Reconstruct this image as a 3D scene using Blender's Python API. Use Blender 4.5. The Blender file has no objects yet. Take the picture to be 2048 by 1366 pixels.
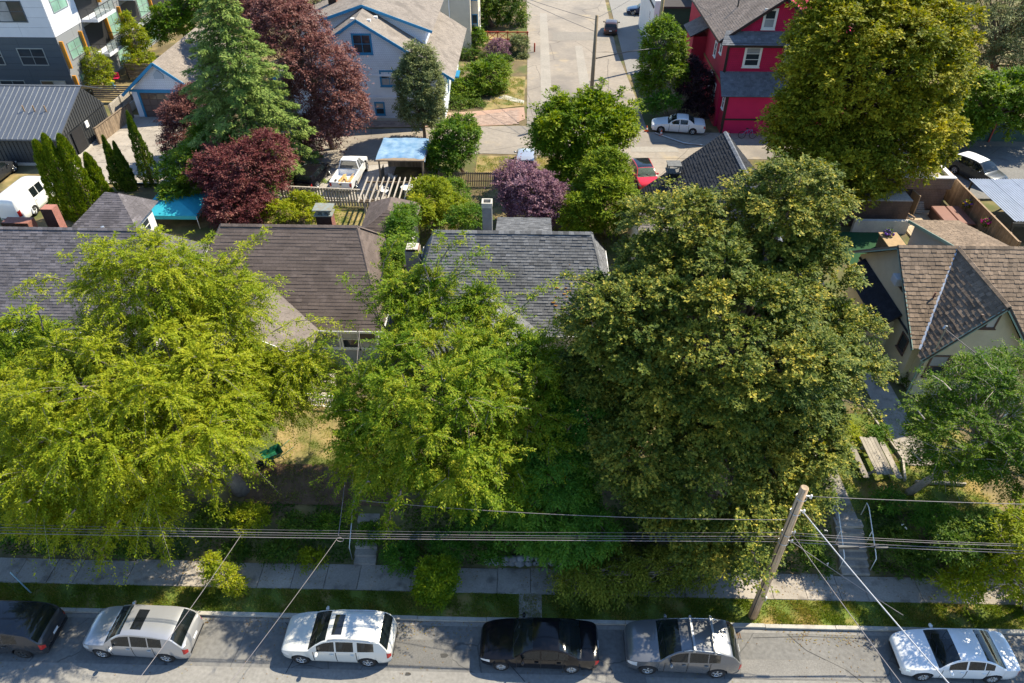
import bpy, bmesh, math, random
import numpy as np
from mathutils import Vector, Matrix
PI = math.pi
random.seed(7)
SC = bpy.context.scene
COL = SC.collection

# ---------------------------------------------------------------- camera
CAM_H = 29.0; TILT = math.radians(39.6); FPX = 1420.0; YAW = math.radians(1.4)
cam_d = bpy.data.cameras.new('camera'); cam = bpy.data.objects.new('camera', cam_d); COL.objects.link(cam)
cam.location = (0, 0, CAM_H); cam.rotation_euler = (PI/2 - TILT, 0, YAW)
cam_d.sensor_width = 36; cam_d.lens = FPX/2048*36; cam_d.clip_end = 2000
SC.camera = cam
# ---------------------------------------------------------------- world, sun, exposure
SUN_AZ = math.radians(33); SUN_EL = math.radians(49)      # azimuth from +X towards +Y
SUNV = Vector((math.cos(SUN_AZ)*math.cos(SUN_EL), math.sin(SUN_AZ)*math.cos(SUN_EL), math.sin(SUN_EL)))
wd = bpy.data.worlds.new('World'); SC.world = wd; wd.use_nodes = True
wn = wd.node_tree.nodes; sky = wn.new('ShaderNodeTexSky'); sky.sky_type = 'NISHITA'; sky.sun_disc = False
sky.sun_elevation = SUN_EL; sky.sun_rotation = PI/2 - SUN_AZ; sky.air_density = 1.1; sky.dust_density = 0.0; sky.ozone_density = 4.0
wn['Background'].inputs[1].default_value = 0.13
wd.node_tree.links.new(sky.outputs[0], wn['Background'].inputs[0])
sd = bpy.data.lights.new('sun', 'SUN'); sd.energy = 5.0; sd.angle = math.radians(0.53); sd.color = (1.0, 0.90, 0.70)
sun = bpy.data.objects.new('sun', sd); COL.objects.link(sun)
sun.rotation_euler = SUNV.to_track_quat('Z', 'Y').to_euler(); sun.location = (30, 20, 60)
SC.view_settings.view_transform = 'Standard'; SC.view_settings.look = 'None'
SC.view_settings.gamma = 1.0; SC.view_settings.exposure = 0.95; SC.view_settings.use_curve_mapping = False
SC.cycles.max_bounces = 6; SC.cycles.diffuse_bounces = 3; SC.cycles.glossy_bounces = 3
SC.cycles.transmission_bounces = 4; SC.cycles.transparent_max_bounces = 6
SC.cycles.use_denoising = True; SC.cycles.caustics_reflective = False; SC.cycles.caustics_refractive = False
try:
    SC.cycles.denoiser = 'OPENIMAGEDENOISE'; SC.cycles.denoising_input_passes = 'RGB_ALBEDO_NORMAL'; SC.cycles.denoising_prefilter = 'ACCURATE'
except Exception: pass

# ---------------------------------------------------------------- pixel helpers (photo pixels, 2048 x 1366)
def ray(px, py):
    u = (px-1024)/FPX; v = (py-683)/FPX
    y = math.cos(TILT)-v*math.sin(TILT); z = -(math.sin(TILT)+v*math.cos(TILT))
    return (u*math.cos(YAW)-y*math.sin(YAW), u*math.sin(YAW)+y*math.cos(YAW), z)
def G(px, py, h=0.0):
    d = ray(px, py); t = (h-CAM_H)/d[2]; return Vector((d[0]*t, d[1]*t, h))
def PY(px, py, Y):
    d = ray(px, py); t = Y/d[1]; return Vector((d[0]*t, Y, CAM_H+d[2]*t))

# ---------------------------------------------------------------- materials
def _sock(nt, a, b): nt.links.new(a, b)
def M(name, col, rough=.8, var=.18, scale=2.0, bump=0., bscale=40., metal=0., spec=.35, rnd=0., tint=0., col2=None, coat=0., fine=.0, extra=None):
    """weathered surface: large and fine noise on the colour, optional per-object and per-piece variation"""
    m = bpy.data.materials.new(name); m.use_nodes = True; nt = m.node_tree; n = nt.nodes
    b = n['Principled BSDF']
    b.inputs['Roughness'].default_value = rough; b.inputs['Metallic'].default_value = metal
    b.inputs['Specular IOR Level'].default_value = spec
    if coat: b.inputs['Coat Weight'].default_value = coat; b.inputs['Coat Roughness'].default_value = .03
    geo = n.new('ShaderNodeNewGeometry')
    no = n.new('ShaderNodeTexNoise'); no.inputs['Scale'].default_value = scale; no.inputs['Detail'].default_value = 6; no.inputs['Roughness'].default_value = .62
    _sock(nt, geo.outputs['Position'], no.inputs['Vector'])
    mr = n.new('ShaderNodeMapRange'); mr.inputs[1].default_value = .28; mr.inputs[2].default_value = .72
    _sock(nt, no.outputs['Fac'], mr.inputs[0])
    mix = n.new('ShaderNodeMix'); mix.data_type = 'RGBA'
    c2 = col2 or tuple(min(1, c*(1+var)) for c in col); c1 = tuple(c*(1-var) for c in col)
    if col2: c1 = col
    mix.inputs[6].default_value = (*c1, 1); mix.inputs[7].default_value = (*c2, 1)
    _sock(nt, mr.outputs[0], mix.inputs[0]); out = mix.outputs[2]
    def mul(out, fac):
        mm = n.new('ShaderNodeVectorMath'); mm.operation = 'SCALE'; _sock(nt, out, mm.inputs[0]); _sock(nt, fac, mm.inputs['Scale']); return mm.outputs[0]
    if fine:
        nf = n.new('ShaderNodeTexNoise'); nf.inputs['Scale'].default_value = scale*14; nf.inputs['Detail'].default_value = 3
        _sock(nt, geo.outputs['Position'], nf.inputs['Vector'])
        r2 = n.new('ShaderNodeMapRange'); r2.inputs[1].default_value = .3; r2.inputs[2].default_value = .7
        r2.inputs[3].default_value = 1-fine; r2.inputs[4].default_value = 1+fine
        _sock(nt, nf.outputs['Fac'], r2.inputs[0]); out = mul(out, r2.outputs[0])
    if rnd:
        oi = n.new('ShaderNodeObjectInfo'); r3 = n.new('ShaderNodeMapRange'); r3.inputs[3].default_value = 1-rnd; r3.inputs[4].default_value = 1+rnd
        _sock(nt, oi.outputs['Random'], r3.inputs[0]); out = mul(out, r3.outputs[0])
    if tint:
        at = n.new('ShaderNodeAttribute'); at.attribute_name = 'tint'; r4 = n.new('ShaderNodeMapRange'); r4.inputs[3].default_value = 1-tint; r4.inputs[4].default_value = 1+tint
        _sock(nt, at.outputs['Fac'], r4.inputs[0]); out = mul(out, r4.outputs[0])
    if extra: out = extra(nt, geo, out)
    _sock(nt, out, b.inputs['Base Color'])
    if bump:
        nb = n.new('ShaderNodeTexNoise'); nb.inputs['Scale'].default_value = bscale; nb.inputs['Detail'].default_value = 4
        _sock(nt, geo.outputs['Position'], nb.inputs['Vector'])
        bp = n.new('ShaderNodeBump'); bp.inputs['Strength'].default_value = bump; bp.inputs['Distance'].default_value = .02
        _sock(nt, nb.outputs['Fac'], bp.inputs['Height']); _sock(nt, bp.outputs[0], b.inputs['Normal'])
    return m

def siding(name, col, pitch=.12, rough=.75, axis=2, var=.07, shingle=False):
    """lap siding or wall shingles: ridges every `pitch` metres"""
    m = M(name, col, rough, var, 1.2, 0); nt = m.node_tree; n = nt.nodes; b = n['Principled BSDF']
    geo = n.new('ShaderNodeNewGeometry')
    if shingle:
        sx = n.new('ShaderNodeSeparateXYZ'); _sock(nt, geo.outputs['Position'], sx.inputs[0])
        ad = n.new('ShaderNodeMath'); ad.operation = 'ADD'; _sock(nt, sx.outputs[0], ad.inputs[0]); _sock(nt, sx.outputs[1], ad.inputs[1])
        cb = n.new('ShaderNodeCombineXYZ'); _sock(nt, ad.outputs[0], cb.inputs[0]); _sock(nt, sx.outputs[2], cb.inputs[1])
        br = n.new('ShaderNodeTexBrick'); br.inputs['Scale'].default_value = 1; br.inputs['Brick Width'].default_value = pitch*1.1; br.inputs['Row Height'].default_value = pitch
        br.inputs['Mortar Size'].default_value = .012; br.inputs['Mortar Smooth'].default_value = .3
        _sock(nt, cb.outputs[0], br.inputs['Vector']); h = br.outputs['Fac']; inv = True
        base = b.inputs['Base Color'].links[0].from_socket
        mx = n.new('ShaderNodeMix'); mx.data_type = 'RGBA'; mx.blend_type = 'MULTIPLY'; mx.inputs[7].default_value = (.62, .62, .66, 1)
        _sock(nt, h, mx.inputs[0]); _sock(nt, base, mx.inputs[6]); _sock(nt, mx.outputs[2], b.inputs['Base Color'])
    else:
        sx = n.new('ShaderNodeSeparateXYZ'); _sock(nt, geo.outputs['Position'], sx.inputs[0])
        dv = n.new('ShaderNodeMath'); dv.operation = 'DIVIDE'; dv.inputs[1].default_value = pitch; _sock(nt, sx.outputs[axis], dv.inputs[0])
        fr = n.new('ShaderNodeMath'); fr.operation = 'FRACT'; _sock(nt, dv.outputs[0], fr.inputs[0]); h = fr.outputs[0]; inv = True
    bp = n.new('ShaderNodeBump'); bp.inputs['Strength'].default_value = .6; bp.inputs['Distance'].default_value = .02; bp.invert = inv
    _sock(nt, h, bp.inputs['Height']); _sock(nt, bp.outputs[0], b.inputs['Normal'])
    return m

def leafmat(name, c1, c2, c3, trans=.4, rough=.45, spec=.35):
    """leaf: colour runs c1 -> c2 -> c3 with the leaf's own tint; light comes through"""
    m = bpy.data.materials.new(name); m.use_nodes = True; nt = m.node_tree; n = nt.nodes
    b = n['Principled BSDF']; b.inputs['Roughness'].default_value = rough; b.inputs['Specular IOR Level'].default_value = spec
    at = n.new('ShaderNodeAttribute'); at.attribute_name = 'tint'
    cr = n.new('ShaderNodeValToRGB'); e = cr.color_ramp.elements
    e[0].position = .0; e[0].color = (*c1, 1); e[1].position = 1; e[1].color = (*c3, 1)
    k = cr.color_ramp.elements.new(.5); k.color = (*c2, 1)
    _sock(nt, at.outputs['Fac'], cr.inputs[0]); _sock(nt, cr.outputs[0], b.inputs['Base Color'])
    tr = n.new('ShaderNodeBsdfTranslucent'); hs = n.new('ShaderNodeHueSaturation')
    hs.inputs['Saturation'].default_value = 1.1; hs.inputs['Value'].default_value = 1.25; hs.inputs['Hue'].default_value = .49
    _sock(nt, cr.outputs[0], hs.inputs['Color']); _sock(nt, hs.outputs[0], tr.inputs['Color'])
    mx = n.new('ShaderNodeMixShader'); mx.inputs[0].default_value = trans
    _sock(nt, b.outputs[0], mx.inputs[1]); _sock(nt, tr.outputs[0], mx.inputs[2])
    _sock(nt, mx.outputs[0], n['Material Output'].inputs['Surface'])
    return m

# ---------------------------------------------------------------- mesh builder
class MB:
    def __init__(s): s.v = []; s.f = []; s.t = []; s.cur = .5
    def add(s, vs, fs, t=None):
        o = len(s.v); s.v += [tuple(v) for v in vs]; s.f += [tuple(i+o for i in f) for f in fs]
        s.t += [s.cur if t is None else t]*len(vs); return s
    def box(s, x0, x1, y0, y1, z0, z1, t=None):
        return s.add([(x0,y0,z0),(x1,y0,z0),(x1,y1,z0),(x0,y1,z0),(x0,y0,z1),(x1,y0,z1),(x1,y1,z1),(x0,y1,z1)],
                     [(0,3,2,1),(4,5,6,7),(0,1,5,4),(1,2,6,5),(2,3,7,6),(3,0,4,7)], t)
    def obox(s, c, ax, ay, az, t=None):
        """oriented box: centre and three half-axis vectors"""
        c, ax, ay, az = map(Vector, (c, ax, ay, az)); vs = []
        for k in (-1, 1):
            for i, j in ((-1,-1),(1,-1),(1,1),(-1,1)): vs.append(c+ax*i+ay*j+az*k)
        return s.add(vs, [(0,3,2,1),(4,5,6,7),(0,1,5,4),(1,2,6,5),(2,3,7,6),(3,0,4,7)], t)
    def bar(s, p, q, w, h=None, up=(0,0,1), t=None):
        """square bar between two points"""
        p, q = Vector(p), Vector(q); h = h or w; d = q-p; L = d.length; d.normalize(); u = Vector(up)
        if abs(d.dot(u)) > .98: u = Vector((1,0,0))
        side = d.cross(u).normalized(); u2 = side.cross(d)
        return s.obox((p+q)/2, d*L/2, side*w/2, u2*h/2, t)
    def tube(s, pts, rad, n=8, cap=True, t=None):
        pts = [Vector(p) for p in pts]
        if not isinstance(rad, (list, tuple)): rad = [rad]*len(pts)
        vs = []; fs = []; up = Vector((0,0,1))
        for i, p in enumerate(pts):
            d = (pts[min(i+1, len(pts)-1)]-pts[max(i-1, 0)]).normalized()
            a = d.cross(up)
            if a.length < .05: a = d.cross(Vector((1,0,0)))
            a.normalize(); b = d.cross(a)
            for k in range(n):
                w = 2*PI*k/n; vs.append(p+(a*math.cos(w)+b*math.sin(w))*rad[i])
        for i in range(len(pts)-1):
            for k in range(n):
                k2 = (k+1) % n; fs.append((i*n+k, (i+1)*n+k, (i+1)*n+k2, i*n+k2))
        if cap: fs.append(tuple(range(n))); fs.append(tuple((len(pts)-1)*n+k for k in reversed(range(n))))
        return s.add(vs, fs, t)
    def poly(s, pts, t=None): return s.add(pts, [tuple(range(len(pts)))], t)
    def prism(s, pts, d, t=None):
        """polygon extruded by vector d"""
        pts = [Vector(p) for p in pts]; d = Vector(d); n = len(pts)
        fs = [tuple(reversed(range(n))), tuple(range(n, 2*n))]+[(i, (i+1) % n, n+(i+1) % n, n+i) for i in range(n)]
        return s.add(pts+[p+d for p in pts], fs, t)
    def lathe(s, prof, c=(0,0,0), n=16, axis='z', t=None):
        vs = []; fs = []; c = Vector(c)
        for r, h in prof:
            for k in range(n):
                w = 2*PI*k/n; a, b = r*math.cos(w), r*math.sin(w)
                vs.append(c+Vector({'z': (a,b,h), 'y': (a,h,b), 'x': (h,a,b)}[axis]))
        for i in range(len(prof)-1):
            for k in range(n):
                k2 = (k+1) % n; fs.append((i*n+k, i*n+k2, (i+1)*n+k2, (i+1)*n+k))
        return s.add(vs, fs, t)
    def blob(s, c, r, n=10, m=6, jit=0., seed=0, t=None):
        rg = random.Random(seed); c = Vector(c)
        if not isinstance(r, (tuple, list)): r = (r,)*3
        vs = []; fs = []
        for i in range(m+1):
            a = PI*i/m
            for k in range(n):
                w = 2*PI*k/n; q = 1+rg.uniform(-jit, jit)
                vs.append(c+Vector((math.sin(a)*math.cos(w)*r[0]*q, math.sin(a)*math.sin(w)*r[1]*q, math.cos(a)*r[2]*q)))
        for i in range(m):
            for k in range(n): k2 = (k+1) % n; fs.append((i*n+k, (i+1)*n+k, (i+1)*n+k2, i*n+k2))
        return s.add(vs, fs, t)
    def mesh(s, name, mat, smooth=False, off=None, fix=True):
        me = bpy.data.meshes.new(name)
        vs = s.v if off is None else [(v[0]-off[0], v[1]-off[1], v[2]-off[2]) for v in s.v]
        me.from_pydata(vs, [], s.f)
        at = me.attributes.new('tint', 'FLOAT', 'POINT'); at.data.foreach_set('value', s.t)
        if fix:
            bm = bmesh.new(); bm.from_mesh(me); bmesh.ops.recalc_face_normals(bm, faces=bm.faces); bm.to_mesh(me); bm.free()
        if mat: me.materials.append(mat)
        if smooth: me.polygons.foreach_set('use_smooth', [True]*len(me.polygons))
        me.update(); return me
    def build(s, name, mat, parent=None, smooth=False, world=True, label=None, kind=None):
        """one mesh object; when it has a parent the coordinates are world coordinates unless world=False"""
        off = None
        if parent and world:
            r = parent
            while r.parent: r = r.parent
            off = r.location
        o = bpy.data.objects.new(name, s.mesh(name, mat, smooth, off)); COL.objects.link(o)
        if parent: o.parent = parent
        if label: o['label'] = label
        if kind: o['kind'] = kind
        return o

def np_mesh(name, verts, quads, tint, mat, parent=None, off=None, smooth=False, kind=None):
    """fast mesh from numpy arrays: quads (n,4) or tris (n,3)"""
    me = bpy.data.meshes.new(name); verts = np.asarray(verts, np.float32)
    if parent is not None:
        r = parent
        while r.parent: r = r.parent
        verts = verts-np.array(r.location, np.float32)
    k = quads.shape[1]; n = len(quads)
    me.vertices.add(len(verts)); me.vertices.foreach_set('co', verts.ravel())
    me.loops.add(n*k); me.loops.foreach_set('vertex_index', np.asarray(quads, np.int32).ravel())
    me.polygons.add(n); me.polygons.foreach_set('loop_start', np.arange(0, n*k, k, dtype=np.int32))
    try: me.polygons.foreach_set('loop_total', np.full(n, k, np.int32))
    except Exception: pass
    if smooth: me.polygons.foreach_set('use_smooth', np.ones(n, bool))
    me.update(calc_edges=True)
    at = me.attributes.new('tint', 'FLOAT', 'POINT'); at.data.foreach_set('value', np.asarray(tint, np.float32))
    me.materials.append(mat)
    o = bpy.data.objects.new(name, me); COL.objects.link(o)
    if parent: o.parent = parent
    if kind: o['kind'] = kind
    return o

def thing(name, label, cat, loc=(0,0,0), rz=0., group=None):
    o = bpy.data.objects.new(name, None); COL.objects.link(o); o.empty_display_size = .2
    o.location = loc; o.rotation_euler = (0, 0, rz); o['label'] = label; o['category'] = cat
    if group: o['group'] = group
    return o
def tag(o, label, cat, group=None):
    o['label'] = label; o['category'] = cat
    if group: o['group'] = group
    return o
def piece(name, me, parent, loc, rot=(0,0,0), scale=(1,1,1), world=True):
    """an object that shares mesh data with its look-alikes"""
    o = bpy.data.objects.new(name, me); COL.objects.link(o); o.parent = parent
    l = Vector(loc)
    if world and parent:
        r = parent
        while r.parent: r = r.parent
        l = l-r.location
    o.location = l; o.rotation_euler = rot; o.scale = scale; return o
def structure(name, mb, mat, parent=None):
    o = mb.build(name, mat, parent)
    if not parent: o['kind'] = 'structure'
    return o
def curve_wire(p, q, sag, n=14):
    p, q = Vector(p), Vector(q); return [p.lerp(q, i/n)-Vector((0, 0, sag*4*(i/n)*(1-i/n))) for i in range(n+1)]

# ---------------------------------------------------------------- palette
MT = {}
MT['white_trim'] = M('white_paint', (.78,.78,.76), .5, .06, 3, .05)
MT['black'] = M('black_rubber', (.02,.02,.022), .6, .2, 8)
MT['dark_metal'] = M('dark_metal', (.06,.065,.07), .45, .1, 5, metal=.5)
MT['galv'] = M('galvanised', (.5,.52,.54), .35, .15, 4, metal=.7)
MT['concrete'] = M('concrete', (.46,.43,.38), .9, .16, .9, .3, 60, fine=.08)
MT['old_wood'] = M('weathered_wood', (.24,.18,.125), .85, .25, 3, .3, 30, rnd=.25)
MT['grey_wood'] = M('grey_wood', (.36,.32,.27), .85, .25, 6, .3, 30, rnd=.22)
MT['fence_wood'] = M('fence_wood', (.30,.20,.12), .8, .2, 4, .2, 30, rnd=.2)
MT['trunk'] = M('bark', (.17,.13,.10), .9, .35, 6, .8, 30)
MT['cherry_bark'] = M('cherry_bark', (.20,.165,.14), .85, .35, 6, .5, 30)
MT['pale_bark'] = M('pale_bark', (.36,.31,.26), .85, .3, 6, .5, 30)
def glassmat(name, col=(.03,.04,.05), rough=.06, spec=.8):
    m = M(name, col, rough, .35, .7, spec=spec); return m
MT['glass'] = glassmat('window_glass')
MT['glass_curtain'] = glassmat('curtained_glass', (.30,.32,.34), .12, .6)
MT['glass_green'] = glassmat('green_glass', (.22,.38,.31), .08)
MT['soil'] = M('soil', (.14,.085,.05), .95, .3, 2.5, .6, 20, fine=.15)
MT['red_brick'] = M('brick', (.28,.12,.09), .85, .2, 6, .2, 40, rnd=.25)
MT['teal_trim'] = M('green_trim', (.20,.30,.26), .6, .1, 3)  # muted teal is the trim's own paint colour
# ================================================================ SETTING
def sstep(a, b, x):
    t = np.clip((x-a)/(b-a), 0, 1); return t*t*(3-2*t)
def ground_h(x, y):
    x = np.asarray(x, float); y = np.asarray(y, float)
    h = -.03+.13*(y > 15.95)+.02*sstep(17, 17.3, y)
    rise = 1.28*sstep(18.55, 20.9, y)
    bumpy = .05*np.sin(x*.9+y*.4)*np.sin(y*.8-x*.3)*((y > 19) & (y < 55))
    back = .14*sstep(52, 58, y)
    return h+rise+bumpy+back
def gz(x, y): return float(ground_h(x, y))

def _mixnoise(nt, geo, out, col, scale, lo, hi, detail=5):
    n = nt.nodes; no = n.new('ShaderNodeTexNoise'); no.inputs['Scale'].default_value = scale; no.inputs['Detail'].default_value = detail
    _sock(nt, geo.outputs['Position'], no.inputs['Vector']); mr = n.new('ShaderNodeMapRange'); mr.inputs[1].default_value = lo; mr.inputs[2].default_value = hi
    _sock(nt, no.outputs['Fac'], mr.inputs[0]); mx = n.new('ShaderNodeMix'); mx.data_type = 'RGBA'; mx.inputs[7].default_value = (*col, 1)
    _sock(nt, mr.outputs[0], mx.inputs[0]); _sock(nt, out, mx.inputs[6]); return mx.outputs[2]
def _cracks(nt, geo, out, col, scale, width, dist=.6):
    n = nt.nodes; no = n.new('ShaderNodeTexNoise'); no.inputs['Scale'].default_value = scale*2.2; no.inputs['Detail'].default_value = 4
    _sock(nt, geo.outputs['Position'], no.inputs['Vector'])
    vm = n.new('ShaderNodeVectorMath'); vm.operation = 'MULTIPLY_ADD'; vm.inputs[1].default_value = (dist,)*3
    _sock(nt, no.outputs['Color'], vm.inputs[0]); _sock(nt, geo.outputs['Position'], vm.inputs[2])
    vo = n.new('ShaderNodeTexVoronoi'); vo.feature = 'DISTANCE_TO_EDGE'; vo.inputs['Scale'].default_value = scale
    _sock(nt, vm.outputs[0], vo.inputs['Vector']); mr = n.new('ShaderNodeMapRange'); mr.inputs[1].default_value = 0; mr.inputs[2].default_value = width
    mr.inputs[3].default_value = .75; mr.inputs[4].default_value = 0
    _sock(nt, vo.outputs['Distance'], mr.inputs[0]); mx = n.new('ShaderNodeMix'); mx.data_type = 'RGBA'; mx.inputs[7].default_value = (*col, 1)
    _sock(nt, mr.outputs[0], mx.inputs[0]); _sock(nt, out, mx.inputs[6]); return mx.outputs[2]

MT['earth'] = M('earth_and_dry_grass', (.13,.10,.05), .95, .3, .8, .6, 12, fine=.2,
                extra=lambda nt, g, o: _mixnoise(nt, g, _mixnoise(nt, g, o, (.30,.23,.10), .5, .5, .68), (.075,.10,.025), .33, .48, .66))
MT['asphalt'] = M('asphalt', (.165,.160,.152), .9, .13, .45, .35, 150, fine=.16,
                  extra=lambda nt, g, o: _cracks(nt, g, _mixnoise(nt, g, o, (.115,.112,.11), .7, .55, .7), (.045,.045,.045), .25, .006))
MT['asphalt_pale'] = M('asphalt_patch', (.225,.215,.20), .9, .1, .5, .35, 150, fine=.14)
MT['lane_asphalt'] = M('lane_asphalt', (.275,.24,.20), .92, .14, .25, .35, 90, fine=.1,
                  extra=lambda nt, g, o: _cracks(nt, g, _mixnoise(nt, g, _mixnoise(nt, g, o, (.19,.17,.15), .18, .48, .66), (.34,.28,.20), .4, .6, .72), (.07,.06,.05), .14, .006))
MT['slab'] = M('pavement_concrete', (.32,.285,.245), .92, .16, .9, .4, 70, rnd=.10, fine=.12,
               extra=lambda nt, g, o: _mixnoise(nt, g, o, (.17,.15,.13), 1.7, .55, .72))
MT['kerb'] = M('kerb_concrete', (.37,.35,.31), .9, .2, 2, .4, 60, rnd=.08, fine=.12)
MT['brick_apron'] = M('brick_paving', (.36,.235,.175), .9, .14, .6, .3, 60, rnd=.1, fine=.1)
MT['lawn_dry'] = M('dry_lawn', (.28,.21,.09), .95, .25, 1.2, .5, 30, fine=.2,
               extra=lambda nt, g, o: _mixnoise(nt, g, o, (.11,.125,.03), .7, .46, .62))
MT['lawn'] = M('lawn', (.11,.15,.024), .95, .3, 1.5, .5, 30, fine=.2,
               extra=lambda nt, g, o: _mixnoise(nt, g, o, (.28,.20,.07), .6, .52, .66))
MT['gravel'] = M('gravel', (.36,.33,.30), .95, .2, 6, .8, 60, fine=.25)

xs = np.concatenate([[-420,-200,-100], np.arange(-62, 62.1, 1.0), [100,200,420]])
ys = np.concatenate([[-60, -20, 4], np.arange(12, 15.9, 1.), [15.94, 15.96, 16.6, 17.1, 17.3, 17.9, 18.5], np.arange(18.8, 22, .3), np.arange(22.5, 60, 1.0), [62, 70, 90, 120, 170, 260, 500]])
gx, gy = np.meshgrid(xs, ys); vz = ground_h(gx, gy); nv = len(xs)
vv = np.stack([gx, gy, vz], -1).reshape(-1, 3)
ii, jj = np.meshgrid(np.arange(len(xs)-1), np.arange(len(ys)-1)); a = (jj*nv+ii).ravel()
g = np_mesh('ground', vv, np.stack([a, a+1, a+1+nv, a+nv], 1), np.full(len(vv), .5), MT['earth'], smooth=True); g['kind'] = 'structure'

# front street
structure('road', MB().box(-200, 200, 2, 15.72, -.06, .0), MT['asphalt'])
structure('road_lane', MB().box(-200, 200, 2, 13.72, -.05, .004), MT['asphalt_pale'])
r_ = MB().box(-200, 200, 15.72, 15.92, -.06, .006); structure('gutter', r_, MT['asphalt_pale'])
kb = structure('kerb', MB().box(-200, 200, 15.925, 16.07, -.1, .07), MT['kerb'])
kme = MB().box(-1.49, 1.49, -.085, .085, -.02, .085).mesh('kerb_stone', MT['kerb'])
for i in range(17):
    piece('kerb_stone', kme, kb, (-24+3*i, 15.995+random.uniform(-.012, .012), .058+random.uniform(-.006, .006)))
verge = structure('verge', MB().box(-200, 200, 16.08, 17.24, -.1, .115), MT['lawn'])
sw = structure('sidewalk', MB().box(-200, 200, 17.245, 18.5, -.1, .12), MT['concrete'])
x = -26.0
while x < 26:
    w = random.choice((1.5, 1.5, 1.5, 2.4, 1.2)); jz = random.uniform(-.008, .014)
    s_ = MB().box(x+.012, x+w-.012, 17.25+random.uniform(-.02, .02), 18.5+random.uniform(-.05, .06), .10, .15+jz)
    s_.build('slab', MT['slab'], sw); x += w
for k_, (x0_, x1_, y0_, y1_, c_) in enumerate([(-6.2,-2.8,13.9,15.1,(.13,.126,.12)), (9.0,13.4,13.75,14.6,(.19,.182,.17)), (-18.5,-16.2,13.85,15.6,(.14,.135,.13)), (3.4,5.2,12.9,13.9,(.15,.145,.14))]):
    structure('road_patch', MB().poly([(x0_,y0_,.007+.001*k_),(x1_,y0_+.05,.007+.001*k_),(x1_-.1,y1_,.007+.001*k_),(x0_+.12,y1_-.06,.007+.001*k_)]), M('street_patch', c_, .92, .12, 1.2, .35, 120, fine=.16))
tar = M('sealed_crack', (.03,.03,.032), .6, .1)
for k_, pts_ in enumerate([[(11.4,15.7),(12.0,15.0),(13.4,14.2),(14.2,13.4)], [(9.9,15.5),(12.2,15.62),(14.8,15.58)], [(-10.2,15.7),(-9.2,14.9),(-9.6,13.5)], [(-1.4,15.7),(-.9,14.6),(.2,13.4)], [(18.0,15.7),(18.6,14.4),(18.2,13.4)]]):
    m_ = MB()
    for a_, b_ in zip(pts_, pts_[1:]): m_.obox(((a_[0]+b_[0])/2, (a_[1]+b_[1])/2, .010), ((b_[0]-a_[0])/2, (b_[1]-a_[1])/2, 0), Vector((-(b_[1]-a_[1]), b_[0]-a_[0], 0)).normalized()*.014, (0,0,.0012))
    structure('sealed_crack', m_, tar)
for k_, (x_, y_, r_) in enumerate([(2.9,14.05,.22), (-3.2,14.4,.16), (-4.6,13.6,.12), (6.5,14.0,.14)]):
    structure('oil_stain', MB().poly([(x_+r_*(1+.25*math.sin(3*a+k_))*math.cos(a), y_+r_*.7*(1+.2*math.cos(2*a))*math.sin(a), .0125+.0003*k_) for a in np.linspace(0, 2*PI, 14)[:-1]]), M('oil_stain', (.05,.048,.045), .5, .2, 9))
# concrete strip across the verge
structure('verge_path', MB().box(-.1, .9, 16.08, 17.24, .0, .135), MT['slab'])
# back lane and side street, laid 4 mm apart
structure('lane', MB().poly([(-90,57.2,1.57),(-16,56.2,1.57),(-4,59.4,1.57),(10,58.8,1.57),(90,58.6,1.57),(90,64.6,1.57),(11.5,64.4,1.57),(-1,65.6,1.57),(-20,64.0,1.57),(-90,63.2,1.57)]), MT['lane_asphalt'])
structure('side_street', MB().poly([(-.15,62,1.574),(11.3,62,1.574),(11.0,74,1.574),(10.4,88,1.574),(11.4,150,1.574),(-1.0,150,1.574),(-.3,88,1.574)]), MT['lane_asphalt'])
structure('parking_lot', MB().poly([(10.9,80,1.578),(30,80,1.578),(30,150,1.578),(11.8,150,1.578)]), MT['asphalt_pale'])
structure('parking_pad', MB().box(-22, -11.4, 50.4, 57.6, 1.2, 1.552), MT['gravel'])
structure('rear_parking', MB().box(6.5, 14.5, 51.5, 60, 1.2, 1.553), MT['lane_asphalt'])
structure('lot_paving', MB().box(28, 60, 52.0, 62, 1.2, 1.581), MT['asphalt'])
for k_, (x0_, x1_, y0_, y1_, mm_) in enumerate([(1.2,2.4,66,104,'asphalt_pale'), (4.5,8.6,70.5,74.5,'asphalt'), (2.8,9.8,92,95.5,'asphalt'), (-12,-4.5,60.6,62.2,'asphalt'), (9.2,13.5,60.0,61.2,'asphalt_pale'), (5.4,6.5,76,90,'asphalt_pale'), (-30,-24,58.6,61.5,'asphalt')]):
    structure('road_patch', MB().poly([(x0_,y0_,1.579+.0006*k_),(x1_,y0_+.1,1.579+.0006*k_),(x1_-.15,y1_,1.579+.0006*k_),(x0_+.1,y1_-.1,1.579+.0006*k_)]), M('lane_patch', {'asphalt':(.215,.195,.17),'asphalt_pale':(.29,.265,.23)}[mm_], .92, .12, .4, .35, 90, fine=.1))
# garage forecourt, concrete with expansion joints
fc = structure('forecourt', MB().poly([(-40.5,53,1.56),(-28.5,53,1.56),(-30.5,67.5,1.584),(-39.5,67.3,1.584)]), MT['concrete'])
for i in range(3):
    for j in range(4):
        x0 = -39.6+i*3.1+.02; y0 = 53.3+j*3.4
        MB().box(x0, x0+3.05, y0, y0+3.35, 1.5, 1.592+random.uniform(0, .006)).build('slab', MT['slab'], fc)
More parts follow.
